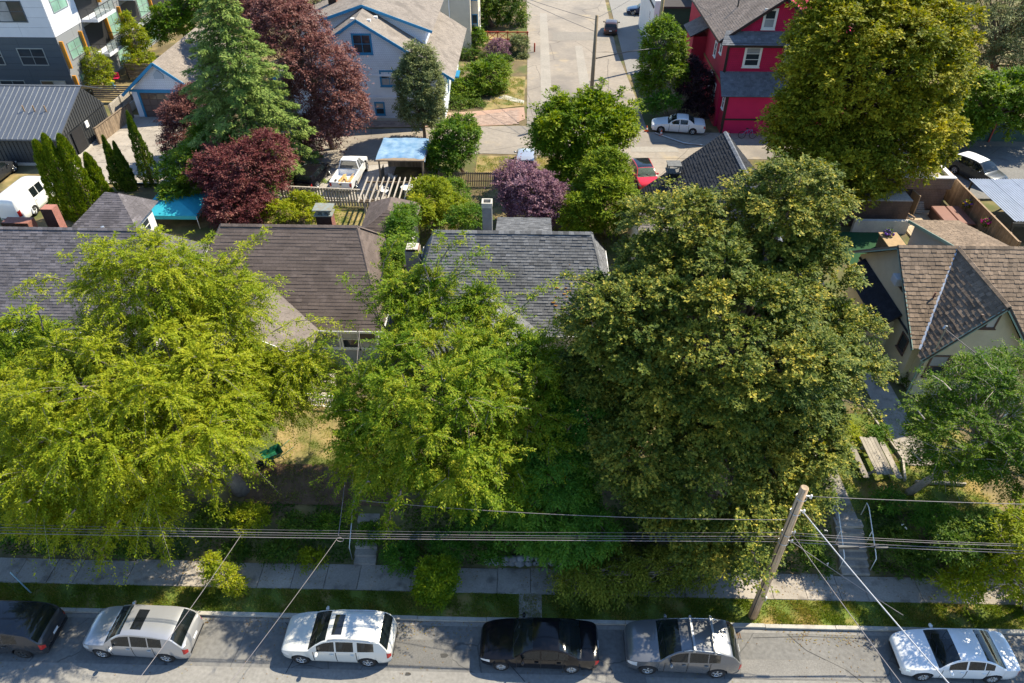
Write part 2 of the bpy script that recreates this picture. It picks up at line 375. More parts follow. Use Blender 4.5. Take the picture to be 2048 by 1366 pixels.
# brick drive apron beside the blue house: laid in courses
ba = structure('brick_drive', MB().poly([(-19.5,64.6,1.588),(-6.5,65.2,1.588),(-1.6,65.8,1.588),(-.35,67.2,1.588),(-.5,70.2,1.588),(-6.0,68.9,1.588),(-19.5,66.9,1.588)]), MT['brick_apron'])
bm_ = MB()
for j in range(26):
    for i in range(int(19/.42)):
        x0 = -19.4+i*.42+(j % 2)*.21; y0 = 64.7+j*.21
        yl = 64.6+(x0+19.5)*.066; yh = 66.9+max(0, x0+8)*.40
        if x0 > -1.2 or y0 < yl or y0+.2 > min(yh, 70.0): continue
        bm_.box(x0, x0+.41, y0, y0+.2, 1.589, 1.594+random.uniform(0, .004), t=random.random())
MT['brick_paver'] = M('brick_paver', (.31,.225,.18), .9, .1, .6, .2, 60, tint=.22)
bm_.build('brick', MT['brick_paver'], ba, kind='stuff')
# dry grass bank beside the street and a footpath across it
structure('bank_lawn', MB().poly([(-4.6,69.2,1.586),(-.5,70.6,1.596),(-.45,79,1.596),(-3.0,79,1.596)]), MT['lawn_dry'])
structure('bank_path', MB().poly([(-3.3,72.6,1.6),(-.55,71.1,1.6),(-.5,71.9,1.6),(-2.6,73.5,1.6)]), MT['concrete'])
structure('strip_lawn', MB().poly([(-4.5,55.5,1.56),(2,55.5,1.56),(2,58.6,1.575),(-4.5,59.0,1.575)]), MT['lawn_dry'])
# yards
structure('yard_lawn', MB().poly([(10.5,21.2,1.42),(23,21.2,1.42),(23,27.6,1.46),(10.5,27.6,1.46)]), MT['lawn'])
structure('rear_lawn', MB().poly([(-17,38.3,1.46),(-9.5,38.3,1.46),(-9.5,49,1.46),(-17,49,1.46)]), MT['lawn_dry'])
structure('dirt_path', MB().poly([(-11.8,41,1.475),(-9.2,41,1.475),(-8.6,50.2,1.475),(-11.9,50.2,1.475)]), MT['soil'])
structure('front_lawn', MB().poly([(-13,23.3,1.44),(-6.6,23.3,1.44),(-6.6,27.8,1.45),(-13,27.8,1.45)]), MT['lawn_dry'])
structure('garden_soil', MB().poly([(-13.4,20.9,1.43),(-6.4,20.9,1.43),(-6.4,23.35,1.446),(-13.4,23.35,1.446)]), MT['soil'])
structure('garden_path', MB().box(14.68, 15.66, 20.6, 28.6, 1.2, 1.462), MT['slab'])
structure('side_path', MB().box(19.2, 20.7, 24.0, 31, 1.2, 1.48), MT['slab'])

# ---- grass: blades on the verge, the yard and the bank
def grass(name, polys, n, h0, h1, mat, seed):
    rg = np.random.default_rng(seed); V = []; 
    for (x0, x1, y0, y1, z, frac) in polys:
        k = int(n*frac); px = rg.uniform(x0, x1, k*2); py = rg.uniform(y0, y1, k*2)
        clump = np.sin(px*2.1+np.sin(py*3))*np.sin(py*3.7+px*.7)+.6*np.sin(px*5.3+py*2.2)
        keep = (clump+rg.normal(0, .7, k*2)) > -.1; px, py = px[keep][:k], py[keep][:k]; k = len(px)
        zz = np.full(k, z) if z is not None else ground_h(px, py)
        a = rg.uniform(0, 2*PI, k); w = rg.uniform(.008, .02, k); h = rg.uniform(h0, h1, k); lean = rg.uniform(.2, .9, k)*h; la = rg.uniform(0, 2*PI, k)
        b = np.stack([px, py, zz], 1); s = np.stack([np.cos(a)*w, np.sin(a)*w, 0*w], 1)
        tip = b+np.stack([np.cos(la)*lean, np.sin(la)*lean, h], 1)
        V.append(np.stack([b-s, b+s, tip], 1))
    V = np.concatenate(V); n = len(V)
    t = np.repeat(np.clip(.5+.3*np.sin(V[:, 0, 0]*1.7)*np.sin(V[:, 0, 1]*2.3+V[:, 0, 0]*.6)+rg.normal(0, .22, n), 0, 1), 3)
    o = np_mesh(name, V.reshape(-1, 3), np.arange(3*n).reshape(-1, 3), t, mat); return o
MT['grass'] = leafmat('grass_blades', (.08,.14,.012), (.20,.27,.03), (.44,.34,.10), .4, .6, .2)
o = grass('grass', [(-25,25,16.1,17.22,.115,1)], 62000, .05, .13, MT['grass'], 1); o['label'] = 'short patchy grass on the roadside verge'; o['category'] = 'grass'; o['kind'] = 'stuff'
o = grass('grass', [(10.5,22.5,21,28,1.43,.6),(-13,-6.6,21,27.5,1.43,.15),(-17,-9.5,42,49,1.46,.12),(-3.8,-.6,70.6,78.5,1.6,.1),(-4.4,1.8,55.6,58.6,1.57,.1)], 42000, .05, .16, MT['grass'], 2); o['label'] = 'rough lawn grass in the front gardens and on the bank'; o['category'] = 'grass'; o['kind'] = 'stuff'
# ================================================================ TREES: library
def unit(a): return a/np.maximum(np.linalg.norm(a, axis=-1, keepdims=True), 1e-9)
def leaf_quads(c, axis, nrm, L, W, tint, tri=False):
    """rhombic leaves: centre, long axis, normal, length, width"""
    axis = unit(axis); b = unit(np.cross(nrm, axis)); L = L[:, None]; W = W[:, None]
    if tri:
        v = np.stack([c-b*W*.55-axis*L*.35, c+b*W*.55-axis*L*.35, c+axis*L*.6], 1); return v.reshape(-1, 3), np.repeat(tint, 3)
    bend = unit(np.cross(axis, b))*L*.10
    v = np.stack([c-axis*L*.5, c+b*W*.5-axis*L*.08+bend, c+axis*L*.5, c-b*W*.5-axis*L*.08+bend], 1)
    return v.reshape(-1, 3), np.repeat(tint, 4)
def lobes_on(ells, lr, dens, rg, minz=-.55, inner=.0):
    P, O = [], []
    for k, e in enumerate(ells):
        c = np.array(e[:3]); r = np.array(e[3:6]); q = 1.6
        area = 4*PI*(((r[0]*r[1])**q+(r[0]*r[2])**q+(r[1]*r[2])**q)/3)**(1/q)
        n = max(3, int(area/(lr*lr*2.2)*dens))
        i = np.arange(n)+.5; ph = np.arccos(1-2*i/n); th = PI*(1+5**.5)*i+rg.uniform(0, 6)
        d = np.stack([np.cos(th)*np.sin(ph), np.sin(th)*np.sin(ph), np.cos(ph)], 1)+rg.normal(0, .10, (n, 3)); d = unit(d)
        d = d[d[:, 2] > minz]; n = len(d)
        rr = np.maximum(r-lr*.55, r*.35); p = c+d*rr*rg.uniform(.74, 1.08, (n, 1))
        ok = np.ones(n, bool)
        for j, f in enumerate(ells):
            if j != k: ok &= (((p-np.array(f[:3]))/np.array(f[3:6]))**2).sum(1) > .50
        P.append(p[ok]); O.append(unit((d*np.array([1,1,1])/r)[ok]))
        if inner:
            m = int(n*inner); d2 = unit(rg.normal(size=(m, 3))); P.append(c+d2*rr*rg.uniform(.3, .65, (m, 1))); O.append(d2)
    return np.concatenate(P), np.concatenate(O)
def twig_leaves(P, O, lr, rg, twigs, K, L, W, droop=.15, upb=.35, flat=1.0, spread=.5, start=.25, squash=.8, shoot=0., outb=.5, tb=.5, tv=.16, tl=.12, out_len=1.0, tri=False, s0=.12):
    """P lobe centres, O outward directions -> leaf quads and twig polylines"""
    n = len(P); rad = lr*rg.uniform(.7, 1.25, n)
    T = n*twigs; pi = np.repeat(np.arange(n), twigs)
    d = unit(unit(rg.normal(size=(T, 3)))+O[pi]*outb+np.array([0, 0, upb]))
    ln = rad[pi]*rg.uniform(.65, 1.1, T)*out_len
    if shoot: sh = rg.random(T) < shoot; ln = np.where(sh, ln*rg.uniform(1.4, 2.1, T), ln)
    base = P[pi]+d*np.array([1, 1, squash])*(rad[pi]*start*rg.uniform(.2, 1, T))[:, None]
    s = (np.linspace(s0, 1, K)[None]+rg.uniform(-.5, .5, (T, K))*(1-s0)/K)
    dd = d*np.array([1, 1, squash]); fall = np.array([0, 0, -droop])
    pos = base[:, None]+dd[:, None]*(ln[:, None]*s)[..., None]+fall*((ln[:, None]*s**2)[..., None])
    tan = unit(dd[:, None]+2*fall*s[..., None]+0*pos)
    side = unit(np.cross(tan, np.array([0, 0, 1.])+rg.normal(0, .35, (T, K, 3))))
    sg = np.where(np.arange(K) % 2, 1, -1)[None, :, None]
    ax = unit(tan*.7+side*sg*.75+rg.normal(0, .3, (T, K, 3))+np.array([0, 0, -.12]))
    size = rg.uniform(.7, 1.25, (T, K))
    pos = pos+ax*(L*size*.5)[..., None]+side*sg*spread*L*rg.uniform(0, 1, (T, K, 1))
    nr = unit(np.array([0, 0, flat])+d[:, None]*.45+rg.normal(0, .42, (T, K, 3)))
    lt = rg.normal(0, tl, n); tw = rg.normal(0, tl*.7, T)
    tint = np.clip(tb+lt[pi][:, None]+tw[:, None]+rg.normal(0, tv, (T, K)), 0, 1)
    v, t = leaf_quads(pos.reshape(-1, 3), ax.reshape(-1, 3), nr.reshape(-1, 3), (L*size).ravel(), (W*size).ravel(), tint.ravel(), tri)
    ends = base+dd*ln[:, None]+fall*ln[:, None]; mid = base+dd*(ln*.5)[:, None]+fall*(ln*.25)[:, None]
    return v, t, (base, mid, ends)
def twig_tubes(tw, r, sel):
    b, m, e = (a[sel] for a in tw); n = len(b); V = []
    for p, rr in ((b, r), (m, r*.75), (e, r*.3)):
        for k in range(3):
            w = 2*PI*k/3; V.append(p+np.array([math.cos(w)*rr, math.sin(w)*rr, math.cos(w*2+1)*rr*.6]))
    V = np.stack(V, 1).reshape(-1, 3); f = []
    for i in range(2):
        for k in range(3): f.append([i*3+k, i*3+(k+1) % 3, (i+1)*3+(k+1) % 3, (i+1)*3+k])
    F = (np.arange(n)[:, None, None]*9+np.array(f)[None]).reshape(-1, 4)
    return V, F
def trunk_and_limbs(mb, base, fork, top, lobes, r, rg, nmax=70, bend=.5, limb_r=.05):
    base, fork, top = map(Vector, (base, fork, top))
    pts = [base-Vector((0,0,.15)), base.lerp(fork, .35)+Vector((rg.uniform(-.08,.08), rg.uniform(-.08,.08), 0)), fork, fork.lerp(top, .5)+Vector((rg.uniform(-.25,.25), rg.uniform(-.25,.25), 0)), top]
    mb.tube(pts, [r*1.35, r, r*.85, r*.5, r*.12], 9)
    idx = rg.permutation(len(lobes))[:nmax]
    for i in idx:
        q = Vector(lobes[i]); s = rg.uniform(0, .55); o = fork.lerp(top, s)
        if q.z < o.z+.3: o = fork.lerp(base, rg.uniform(0, .25))
        m1 = o.lerp(q, .35)+Vector((rg.uniform(-.3,.3), rg.uniform(-.3,.3), bend*(q-o).length*.18)); m2 = o.lerp(q, .7)+Vector((rg.uniform(-.25,.25), rg.uniform(-.25,.25), bend*(q-o).length*.13))
        R = limb_r*(.6+.14*(q-o).length)
        mb.tube([o, m1, m2, q], [R*1.6, R, R*.6, R*.2], 5, cap=False)
def tree(name, label, ells, mat, base=None, lr=1.0, dens=1.0, twigs=26, K=14, L=.16, W=.09, seed=1, r=.18, bark='trunk', twig_show=0., twig_r=.012, minz=-.55, cat='tree', group=None,
         inner=.1, fork=.35, limb_r=.05, nl=60, crown_name='crown', sprigs=(), sprig_r=.4, **kw):
    rg = np.random.default_rng(seed)
    ells = [tuple(map(float, e)) for e in ells]
    P, O = lobes_on(ells, lr, dens, rg, minz, inner)
    c = np.mean([e[:3] for e in ells], 0); top = max(e[2]+e[5] for e in ells)
    if base is None: base = (c[0], c[1], gz(c[0], c[1]))
    th = thing(name, label, cat, base, 0, group); tri = True; lk = 3 if tri else 4; kw['tri'] = tri
    v, t, tw = twig_leaves(P, O, lr, rg, twigs, K, L, W, **kw)
    mb = MB(); b = Vector(base); h = top-b.z
    if sprigs:
        Q, D = [], []
        for (a0, b0, Y) in sprigs:
            p0, p1 = np.array(PY(*a0, Y-.6)), np.array(PY(*b0, Y)); ln = np.linalg.norm(p1-p0); n = max(3, int(ln/.28)); arch = rg.uniform(.04, .14)*ln; wob = rg.normal(0, .05, (n, 3))
            s = np.linspace(0, 1, n)[:, None]; pts = p0+(p1-p0)*s+np.array([0, 0, 1.])*arch*np.sin(PI*s)+wob
            Q.append(pts[1:]); D.append(np.repeat(unit(p1-p0)[None], n-1, 0)); mb.tube([tuple(q) for q in pts], list(np.linspace(.035, .008, n)), 5, cap=False)
        Q, D = np.concatenate(Q), np.concatenate(D); kk = {k: v_ for k, v_ in kw.items() if k not in ('shoot', 'outb', 'start')}
        v2, t2, tw2 = twig_leaves(Q, D, sprig_r, rg, 6, 8, L, W, outb=.7, start=.05, **kk); v = np.concatenate([v, v2]); t = np.concatenate([t, t2])
    np_mesh(crown_name, v, np.arange(len(v)).reshape(-1, lk), t, mat, th, kind='stuff')
    fk = b.lerp(Vector((c[0], c[1], b.z+h*fork)), 1.0); tp = Vector((c[0], c[1], b.z+h*.62))
    trunk_and_limbs(mb, b, fk, tp, P, r, rg, nl, limb_r=limb_r)
    mb.build('trunk', MT['cherry_bark' if bark == 'pale_bark' and r > .2 else bark], th, smooth=True)
    if twig_show:
        sel = rg.random(len(tw[0])) < twig_show; V, F = twig_tubes(tw, twig_r, sel)
        np_mesh('twigs', V, F, np.full(len(V), .5), MT[bark], th, kind='stuff')
    return th
def shrub(name, label, ells, mat, seed=1, lr=.45, dens=1.2, twigs=14, K=8, L=.11, W=.06, cat='shrub', **kw):
    return tree(name, label, ells, mat, lr=lr, dens=dens, twigs=twigs, K=K, L=L, W=W, seed=seed, r=.05, cat=cat, fork=.3, limb_r=.02, nl=14, inner=kw.pop('inner', .05), crown_name='foliage', minz=kw.pop('minz', -.35), **kw)
def E_(px, py, Y, rx, ry, rz):
    p = PY(px, py, Y); return (p.x, Y, p.z, rx, ry, rz)

def spruce(name, label, base, H, R, mat, seed, nb=150, droop=.42, L=.22, W=.07, tb=.5, sprays=24, cat='tree', bark='trunk', power=.8):
    rg = np.random.default_rng(seed); th = thing(name, label, cat, base); b = Vector(base); mb = MB()
    mb.tube([b-Vector((0,0,.2)), b+Vector((0,0,H*.5)), b+Vector((0,0,H))], [R*.09, R*.05, .02], 8)
    C, A, N, LL, WW, T = [], [], [], [], [], []
    for i in range(nb):
        f = (i+rg.uniform(0, .8))/nb; z = b.z+H*(.06+.94*f); ln = R*((1-f)**power)*rg.uniform(.78, 1.15)+.12
        a = i*2.4+rg.uniform(-.3, .3); d = np.array([math.cos(a), math.sin(a), 0.]); o = np.array([b.x, b.y, z]); bt = rg.normal(0, .1)
        up = .25*(f-.35)
        if ln > .5: mb.tube([o, o+d*ln*.5+np.array([0,0,ln*(up*.5-droop*.2)]), o+d*ln+np.array([0,0,ln*(up-droop*.55)])], [.045*ln/R+.015, .02, .006], 4, cap=False)
        n = max(6, int(sprays*ln)); s = rg.uniform(.12, 1.0, n)**.75
        p = o+d*(ln*s)[:, None]; p[:, 2] += ln*(up*s-droop*.55*s**1.6)
        sd = np.array([-d[1], d[0], 0.]); k = rg.uniform(-1, 1, n); wid = .42*ln*(1.08-s)+.12
        p = p+sd*(k*wid)[:, None]; p[:, 2] -= abs(k)*wid*.35
        for q in range(4):
            ax = unit(d*.8+sd*(np.sign(k)*rg.uniform(.2, 1.1, n))[:, None]+np.array([0,0,-.25])+rg.normal(0, .28, (n, 3)))
            C.append(p+rg.normal(0, .07, (n, 3))); A.append(ax); N.append(unit(np.array([0,0,1.])+rg.normal(0, .45, (n, 3))+d*.3))
            LL.append(L*rg.uniform(.6, 1.3, n)); WW.append(W*rg.uniform(.7, 1.3, n)); T.append(np.clip(tb+bt+rg.normal(0, .17, n)+.25*(s-.6), 0, 1))
    v, t = leaf_quads(*map(np.concatenate, (C, A, N, LL, WW, T)), True)
    np_mesh('crown', v, np.arange(len(v)).reshape(-1, 3), t, mat, th, kind='stuff')
    mb.build('trunk', MT[bark], th, smooth=True); return th

def columnar(name, label, base, H, R, mat, seed, n=6500, group=None, L=.17, tb=.5, shape=.5):
    rg = np.random.default_rng(seed); th = thing(name, label, 'tree', base, 0, group); b = np.array(base)
    f = rg.random(n)**.85; a = rg.uniform(0, 2*PI, n)
    prof = np.minimum(1, (1-f)**shape*1.15)*np.minimum(1, .72+f*1.8)
    lump = 1+.12*np.sin(a*3+f*9+seed)+.10*np.sin(a*5-f*23)+.08*np.sin(f*47+a*2)
    rad = R*prof*lump*rg.uniform(.72, 1.04, n)**.6
    d = np.stack([np.cos(a), np.sin(a), 0*a], 1); c = b+d*rad[:, None]+np.stack([0*f, 0*f, H*f], 1)
    ax = unit(d*.45+np.array([0,0,1.])+rg.normal(0, .3, (n, 3))); nr = unit(d+rg.normal(0, .6, (n, 3)))
    t = np.clip(tb+.12*np.sin(a*4+f*17+seed)+rg.normal(0, .2, n), 0, 1)
    v, t = leaf_quads(c, ax, nr, L*rg.uniform(.7, 1.4, n), L*.6*rg.uniform(.6, 1.2, n), t, True)
    np_mesh('crown', v, np.arange(len(v)).reshape(-1, 3), t, mat, th, kind='stuff')
    mb = MB(); bb = Vector(base); mb.tube([bb-Vector((0,0,.1)), bb+Vector((0,0,H*.9))], [R*.25, .02], 7); mb.build('trunk', MT['trunk'], th, smooth=True); return th

# leaf palettes
LM = {}
LM['cherry'] = leafmat('cherry_leaf', (.10,.175,.006), (.245,.30,.010), (.46,.46,.035), .42, .6, .2)
LM['cherry2'] = leafmat('cherry_leaf_green', (.065,.155,.007), (.175,.26,.011), (.40,.40,.03), .42, .6, .22)
LM['maple'] = leafmat('maple_leaf', (.045,.085,.012), (.145,.175,.020), (.52,.42,.055), .22, .62, .22)
LM['maple2'] = leafmat('far_maple_leaf', (.065,.105,.008), (.195,.215,.012), (.50,.43,.03), .32, .65, .18)
LM['green'] = leafmat('green_leaf', (.035,.105,.008), (.085,.175,.010), (.20,.27,.02), .4, .6, .22)
LM['deep'] = leafmat('deep_green_leaf', (.035,.11,.012), (.075,.195,.018), (.17,.30,.03), .38, .6, .2)
LM['bright'] = leafmat('bright_leaf', (.11,.17,.006), (.24,.29,.010), (.44,.42,.02), .42, .6, .2)
LM['plum'] = leafmat('copper_leaf', (.085,.030,.030), (.19,.075,.062), (.36,.20,.16), .28, .6, .25)
LM['plum_red'] = leafmat('red_plum_leaf', (.08,.020,.024), (.175,.046,.044), (.33,.17,.13), .3, .6, .25)
LM['purple'] = leafmat('purple_plum_leaf', (.08,.034,.06), (.225,.11,.15), (.48,.31,.35), .28, .6, .25)
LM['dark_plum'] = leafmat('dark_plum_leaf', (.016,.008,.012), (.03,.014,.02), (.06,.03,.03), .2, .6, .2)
LM['spruce'] = leafmat('spruce_needle', (.07,.14,.03), (.16,.24,.05), (.32,.38,.10), .2, .7, .15)
LM['cedar'] = leafmat('cedar_spray', (.045,.10,.005), (.13,.20,.008), (.30,.34,.016), .25, .7, .15)
LM['grey_green'] = leafmat('grey_leaf', (.10,.135,.05), (.21,.235,.085), (.40,.40,.19), .3, .6, .2)
LM['olive'] = leafmat('olive_spray', (.07,.11,.010), (.16,.185,.018), (.30,.29,.035), .3, .7, .15)
LM['lime'] = leafmat('lime_leaf', (.05,.12,.006), (.15,.235,.008), (.36,.40,.018), .42, .6, .2)
LM['dead'] = leafmat('dead_twigs', (.12,.05,.03), (.20,.09,.06), (.28,.15,.10), .1, .8, .1)
LM['yellow'] = leafmat('yellowing_leaf', (.34,.25,.010), (.50,.36,.015), (.65,.48,.04), .4, .6, .2)
LM['hedge'] = leafmat('hedge_leaf', (.028,.078,.008), (.075,.14,.014), (.17,.22,.025), .32, .6, .2)
# ================================================================ TREES IN THE PLACE
# --- front row
tree('cherry_tree', 'huge yellow-green cherry tree with arching twigs in front of the dark grey and brown roofs',
     [E_(300,790,21.5,5.4,5.0,3.5), E_(110,850,21,5.0,4.8,3.2), E_(505,780,23.2,2.3,2.2,1.9), E_(600,735,23.8,1.4,1.5,1.3), E_(300,570,25,3.3,2.2,2.4), E_(440,600,25.2,2.0,2.0,1.8), E_(200,990,19,3.6,2.2,2.0), E_(300,840,20.8,3.4,2.6,2.7)], LM['cherry'], base=(-13.6,21.6,1.4), lr=1.0, dens=1.05,
     twigs=27, K=35, L=.12, W=.056, spread=.28, seed=11, r=.30, bark='pale_bark', twig_show=.2, twig_r=.010, droop=.38, shoot=.18, upb=.25, out_len=1.15, tb=.52, limb_r=.04, nl=110, minz=-.7, inner=.4,
     sprigs=[((270,560),(268,455),26), ((310,560),(315,465),26), ((220,570),(165,475),26), ((200,600),(125,505),26), ((400,580),(480,490),26), ((420,600),(530,465),26.5), ((390,620),(425,470),26.5), ((540,660),(690,650),25), ((500,600),(560,560),25.5),
             ((570,740),(690,790),23.8), ((560,700),(680,730),24.2), ((590,700),(660,660),24.5), ((560,780),(640,830),23.2), ((540,800),(600,850),22.8), ((90,660),(75,580),25), ((470,900),(510,960),21), ((330,1040),(330,1120),17.5), ((240,1040),(200,1135),17), ((150,1020),(110,1110),17), ((60,1000),(40,1080),17), ((420,960),(440,1030),19), ((130,560),(30,590),25)])
tree('cherry_tree', 'green cherry tree with open top shoots reaching over the brown and grey shingle roofs',
     [E_(890,800,22,3.5,4.2,3.6), E_(760,900,20.8,2.1,2.2,2.2), E_(1000,760,23,2.5,2.8,2.4), E_(870,650,25,1.9,1.4,1.4), E_(800,590,26.2,1.1,1.0,1.6), E_(860,580,26.4,1.2,.9,1.2), E_(735,800,22.6,1.6,1.7,1.9), E_(960,600,26,1.0,.8,.8), E_(930,920,20,2.4,2.4,2.2), E_(960,665,25,2.0,1.4,1.4), E_(1075,740,24,1.8,1.6,1.8), E_(1060,850,21.8,2.0,1.8,2.0), E_(1000,940,20.2,1.7,1.6,1.6)], LM['cherry2'], base=(-3.2,21.8,1.4), lr=.9, dens=.85,
     twigs=25, K=31, L=.128, W=.062, spread=.33, seed=12, r=.24, bark='pale_bark', twig_show=.10, droop=.28, shoot=.14, upb=.25, out_len=1.1, tb=.5, limb_r=.04, nl=90, minz=-.7, sprig_r=.5, inner=.3,
     sprigs=[((870,640),(880,455),27), ((800,640),(770,480),27), ((790,640),(740,560),26.5), ((870,560),(1000,545),26.5), ((870,600),(965,500),26.5), ((990,660),(1110,565),25.5), ((780,680),(690,560),26), ((860,560),(830,500),26.8), ((730,760),(650,690),24), ((720,820),(650,830),22), ((740,960),(700,1040),18.5), ((800,980),(770,1075),18), ((760,560),(800,470),27), ((880,520),(930,470),27), ((1040,720),(1110,650),24.5), ((960,640),(1010,600),26)])
tree('conifer_tree', 'deep green drooping evergreen in the shade left of the big maple',
     [E_(1100,960,20.5,2.3,2.3,2.6), E_(1130,1060,18.8,2.1,1.6,1.7), E_(1010,1010,20.2,1.8,1.8,1.8), E_(1170,830,22.5,1.6,1.6,1.7)], LM['deep'], base=(1.6,20.9,1.4), lr=.75, dens=1.1, twigs=28, K=20, L=.16, W=.06, seed=13, r=.2, droop=.5, upb=.1, flat=.9)
tree('maple_tree', 'huge olive-green maple with dense rounded leaf clumps behind the leaning street pole',
     [E_(1430,690,23.5,4.6,5.0,4.6), E_(1355,490,27,2.5,2.4,2.5), E_(1565,440,27.5,2.5,2.2,2.8), E_(1625,690,24.5,2.3,2.8,2.6), E_(1245,650,23.5,2.2,2.6,2.4), E_(1185,740,23.3,1.3,1.6,1.7), E_(1480,560,26.5,2.4,2.0,2.2), E_(1380,570,25.6,2.4,2.0,2.2), E_(1560,570,26,2.0,2.0,2.2), E_(1620,530,26.5,1.5,1.6,1.8),
      E_(1420,940,20.2,4.0,3.2,2.8), E_(1580,860,22,2.4,2.6,2.2), E_(1300,880,21,2.5,2.6,2.3), E_(1440,1090,17.6,1.7,1.0,1.2), E_(1560,970,19.6,1.6,1.6,1.5)], LM['maple'], base=(9.4,22.2,1.4), lr=1.12, dens=1.05,
     twigs=47, K=28, s0=.45, spread=.95, L=.122, W=.104, seed=14, r=.42, droop=.12, upb=.45, flat=1.2, squash=.66, tb=.40, tl=.12, tv=.2, limb_r=.06, nl=120, minz=-.6, start=.35, sprig_r=.75,
     sprigs=[((1350,440),(1335,375),27.5), ((1560,380),(1560,315),28), ((1600,400),(1640,335),28), ((1640,440),(1690,420),27.5), ((1500,440),(1470,380),28), ((1200,580),(1135,560),24.5), ((1690,720),(1765,745),24.5), ((1680,800),(1745,830),23.5), ((1500,1100),(1515,1165),16.1), ((1660,900),(1700,940),21)])
tree('cypress_tree', 'low drooping olive cypress with a dead brown patch between two parked cars and the maple',
     [E_(1270,1140,18.0,2.7,1.0,1.1), E_(1180,1160,17.2,1.5,.8,.9), E_(1370,1130,18.2,1.5,.9,1.0)], LM['olive'], base=(4.3,17.9,.2), lr=.6, dens=1.2, twigs=26, K=12, L=.15, W=.055, seed=15, r=.14, droop=.6, upb=.0, out_len=1.3, group=None)
tree('garden_tree', 'wiry green tree with bare silvery twigs in front of the cream house',
     [E_(1945,850,22.3,2.6,2.6,2.1), E_(2060,800,23,2.6,2.8,2.3), E_(1890,900,21.8,1.5,1.6,1.3), E_(2050,930,21.5,2.3,2.1,1.8), E_(1960,770,23.4,1.6,1.5,1.4)], LM['green'], base=(18.6,22.3,1.4), lr=.75, dens=1.05, twigs=24, K=18, L=.11, W=.06, seed=16, r=.16, bark='pale_bark', twig_show=.4, twig_r=.013, droop=.2, shoot=.14, upb=.35, tb=.55, nl=70,
     sprigs=[((1850,840),(1815,810),22.3), ((1900,780),(1850,745),23), ((1980,740),(1960,705),24), ((1840,920),(1805,900),21.6)])
tree('evergreen_tree', 'dark green conifer at the left edge beside the cherry tree',
     [E_(55,740,24.5,2.6,2.4,3.0), E_(30,830,23,2.4,2.2,2.4)], LM['cedar'], base=(-17.6,24.5,1.4), lr=.75, dens=1.1, twigs=24, K=12, L=.18, W=.08, seed=17, r=.18, droop=.25, upb=.3)
# --- street side shrubs
shrub('round_bush', 'bright green round bush on the verge in front of the pavement', [(-3.75,17.25,1.15,.95,.75,1.05), (-3.9,16.95,.6,.85,.6,.55), (-3.4,17.5,1.5,.6,.5,.7)], LM['lime'], 21, lr=.34, L=.11, W=.075, twigs=20, tb=.5)
tree('sapling', 'small yellowish sapling on the verge below the slanting cable', [(-13.2,17.2,1.0,.75,.55,.8), (-13.6,17.4,1.7,.5,.45,.6), (-12.7,17.0,.6,.6,.4,.4)], LM['bright'], base=(-13.2,17.15,.12), lr=.35, dens=1.1, twigs=13, K=8, L=.11, W=.055, seed=22, r=.04, bark='pale_bark', twig_show=.3, twig_r=.007, tb=.5, limb_r=.02, nl=14)
def sh(px, py, h, r, mat, seed, label, name='shrub', hz=None, **kw):
    p = G(px, py, h); z0 = gz(p.x, p.y); hz = hz or r*.8
    return shrub(name, label, [(p.x, p.y, z0+hz*.75, r, r*.85, hz)], LM[mat], seed, **kw)
for k, (px, py, h, r, mt, lb) in enumerate([
    (500,1040,1.5,.95,'bright','bright lime shrub in the garden bed left of the overhead wire knot'),
    (590,1050,1.4,.75,'hedge','leafy green shrub in the garden bed below the dark soil'),
    (560,1100,.8,.8,'hedge','low green shrub on the slope directly above the slabs'),
    (655,1045,1.5,.7,'green','small green shrub beside the soil bed near the cable drop'),
    (620,1110,.7,.6,'bright','yellow-green tuft at the foot of the slope above the pavement'),
    (430,1040,1.4,.8,'hedge','dark green shrub under the right edge of the big cherry'),
    (470,1100,.7,.6,'hedge','little dark shrub on the bank behind the yellowish sapling'),
    (800,1110,.8,.85,'deep','dark shrub on the bank right of the narrow steps'),
    (900,1090,.9,.95,'deep','dark green shrub on the bank behind the round bush'),
    (985,1100,.8,.8,'deep','shaded shrub on the bank between round bush and cypress'),
    (740,1060,1.3,.7,'green','shrub on the bank just left of the narrow steps'),
    (250,1080,.9,.9,'hedge','shrub on the bank under the left cherry twigs'),
    (120,1070,.9,1.0,'hedge','broad shrub on the bank at the far left'),
    (20,1060,.9,.9,'deep','shaded shrub at the left picture edge above the pavement'),
    (1600,1090,.9,.95,'hedge','shrub with white flowers between street pole and white handrail'),
    (1640,1130,.5,.6,'hedge','low shrub at the foot of the white handrail steps, left side'),
    (1775,1010,1.5,.75,'deep','dark clipped shrub at the top of the handrail steps'),
    (1790,1090,1.1,1.0,'hedge','green shrub right of the handrail steps'),
    (1860,1060,1.2,1.15,'deep','big shaded shrub on the bank below the wiry garden tree'),
    (1830,1130,.6,.9,'hedge','low shrub on the bank just above the pavement, right of the steps'),
    (1930,1090,1.0,1.1,'hedge','shrub below the white flower heads on the right bank'),
    (1990,1120,.6,1.0,'bright','yellow-green shrub overhanging the pavement at the right edge'),
    (2050,1090,.9,1.1,'bright','bright shrub cut off by the right picture edge'),
    (1920,1170,.3,.8,'bright','yellow-green branch mass reaching over the slabs on the right'),
    (2040,1180,.3,.8,'bright','leafy yellow-green shrub at the right edge by the verge'),
    (1680,880,1.5,.9,'bright','light green weeds behind the picnic table'),
    (1815,760,1.5,.8,'hedge','dark shrub at the corner of the cream house'),
    (1750,880,1.5,.7,'green','leafy shrub between picnic table and side path')]):
    sh(px, py, h, r, mt, 30+k, lb, twigs=16, K=9, L=.12, W=.065)
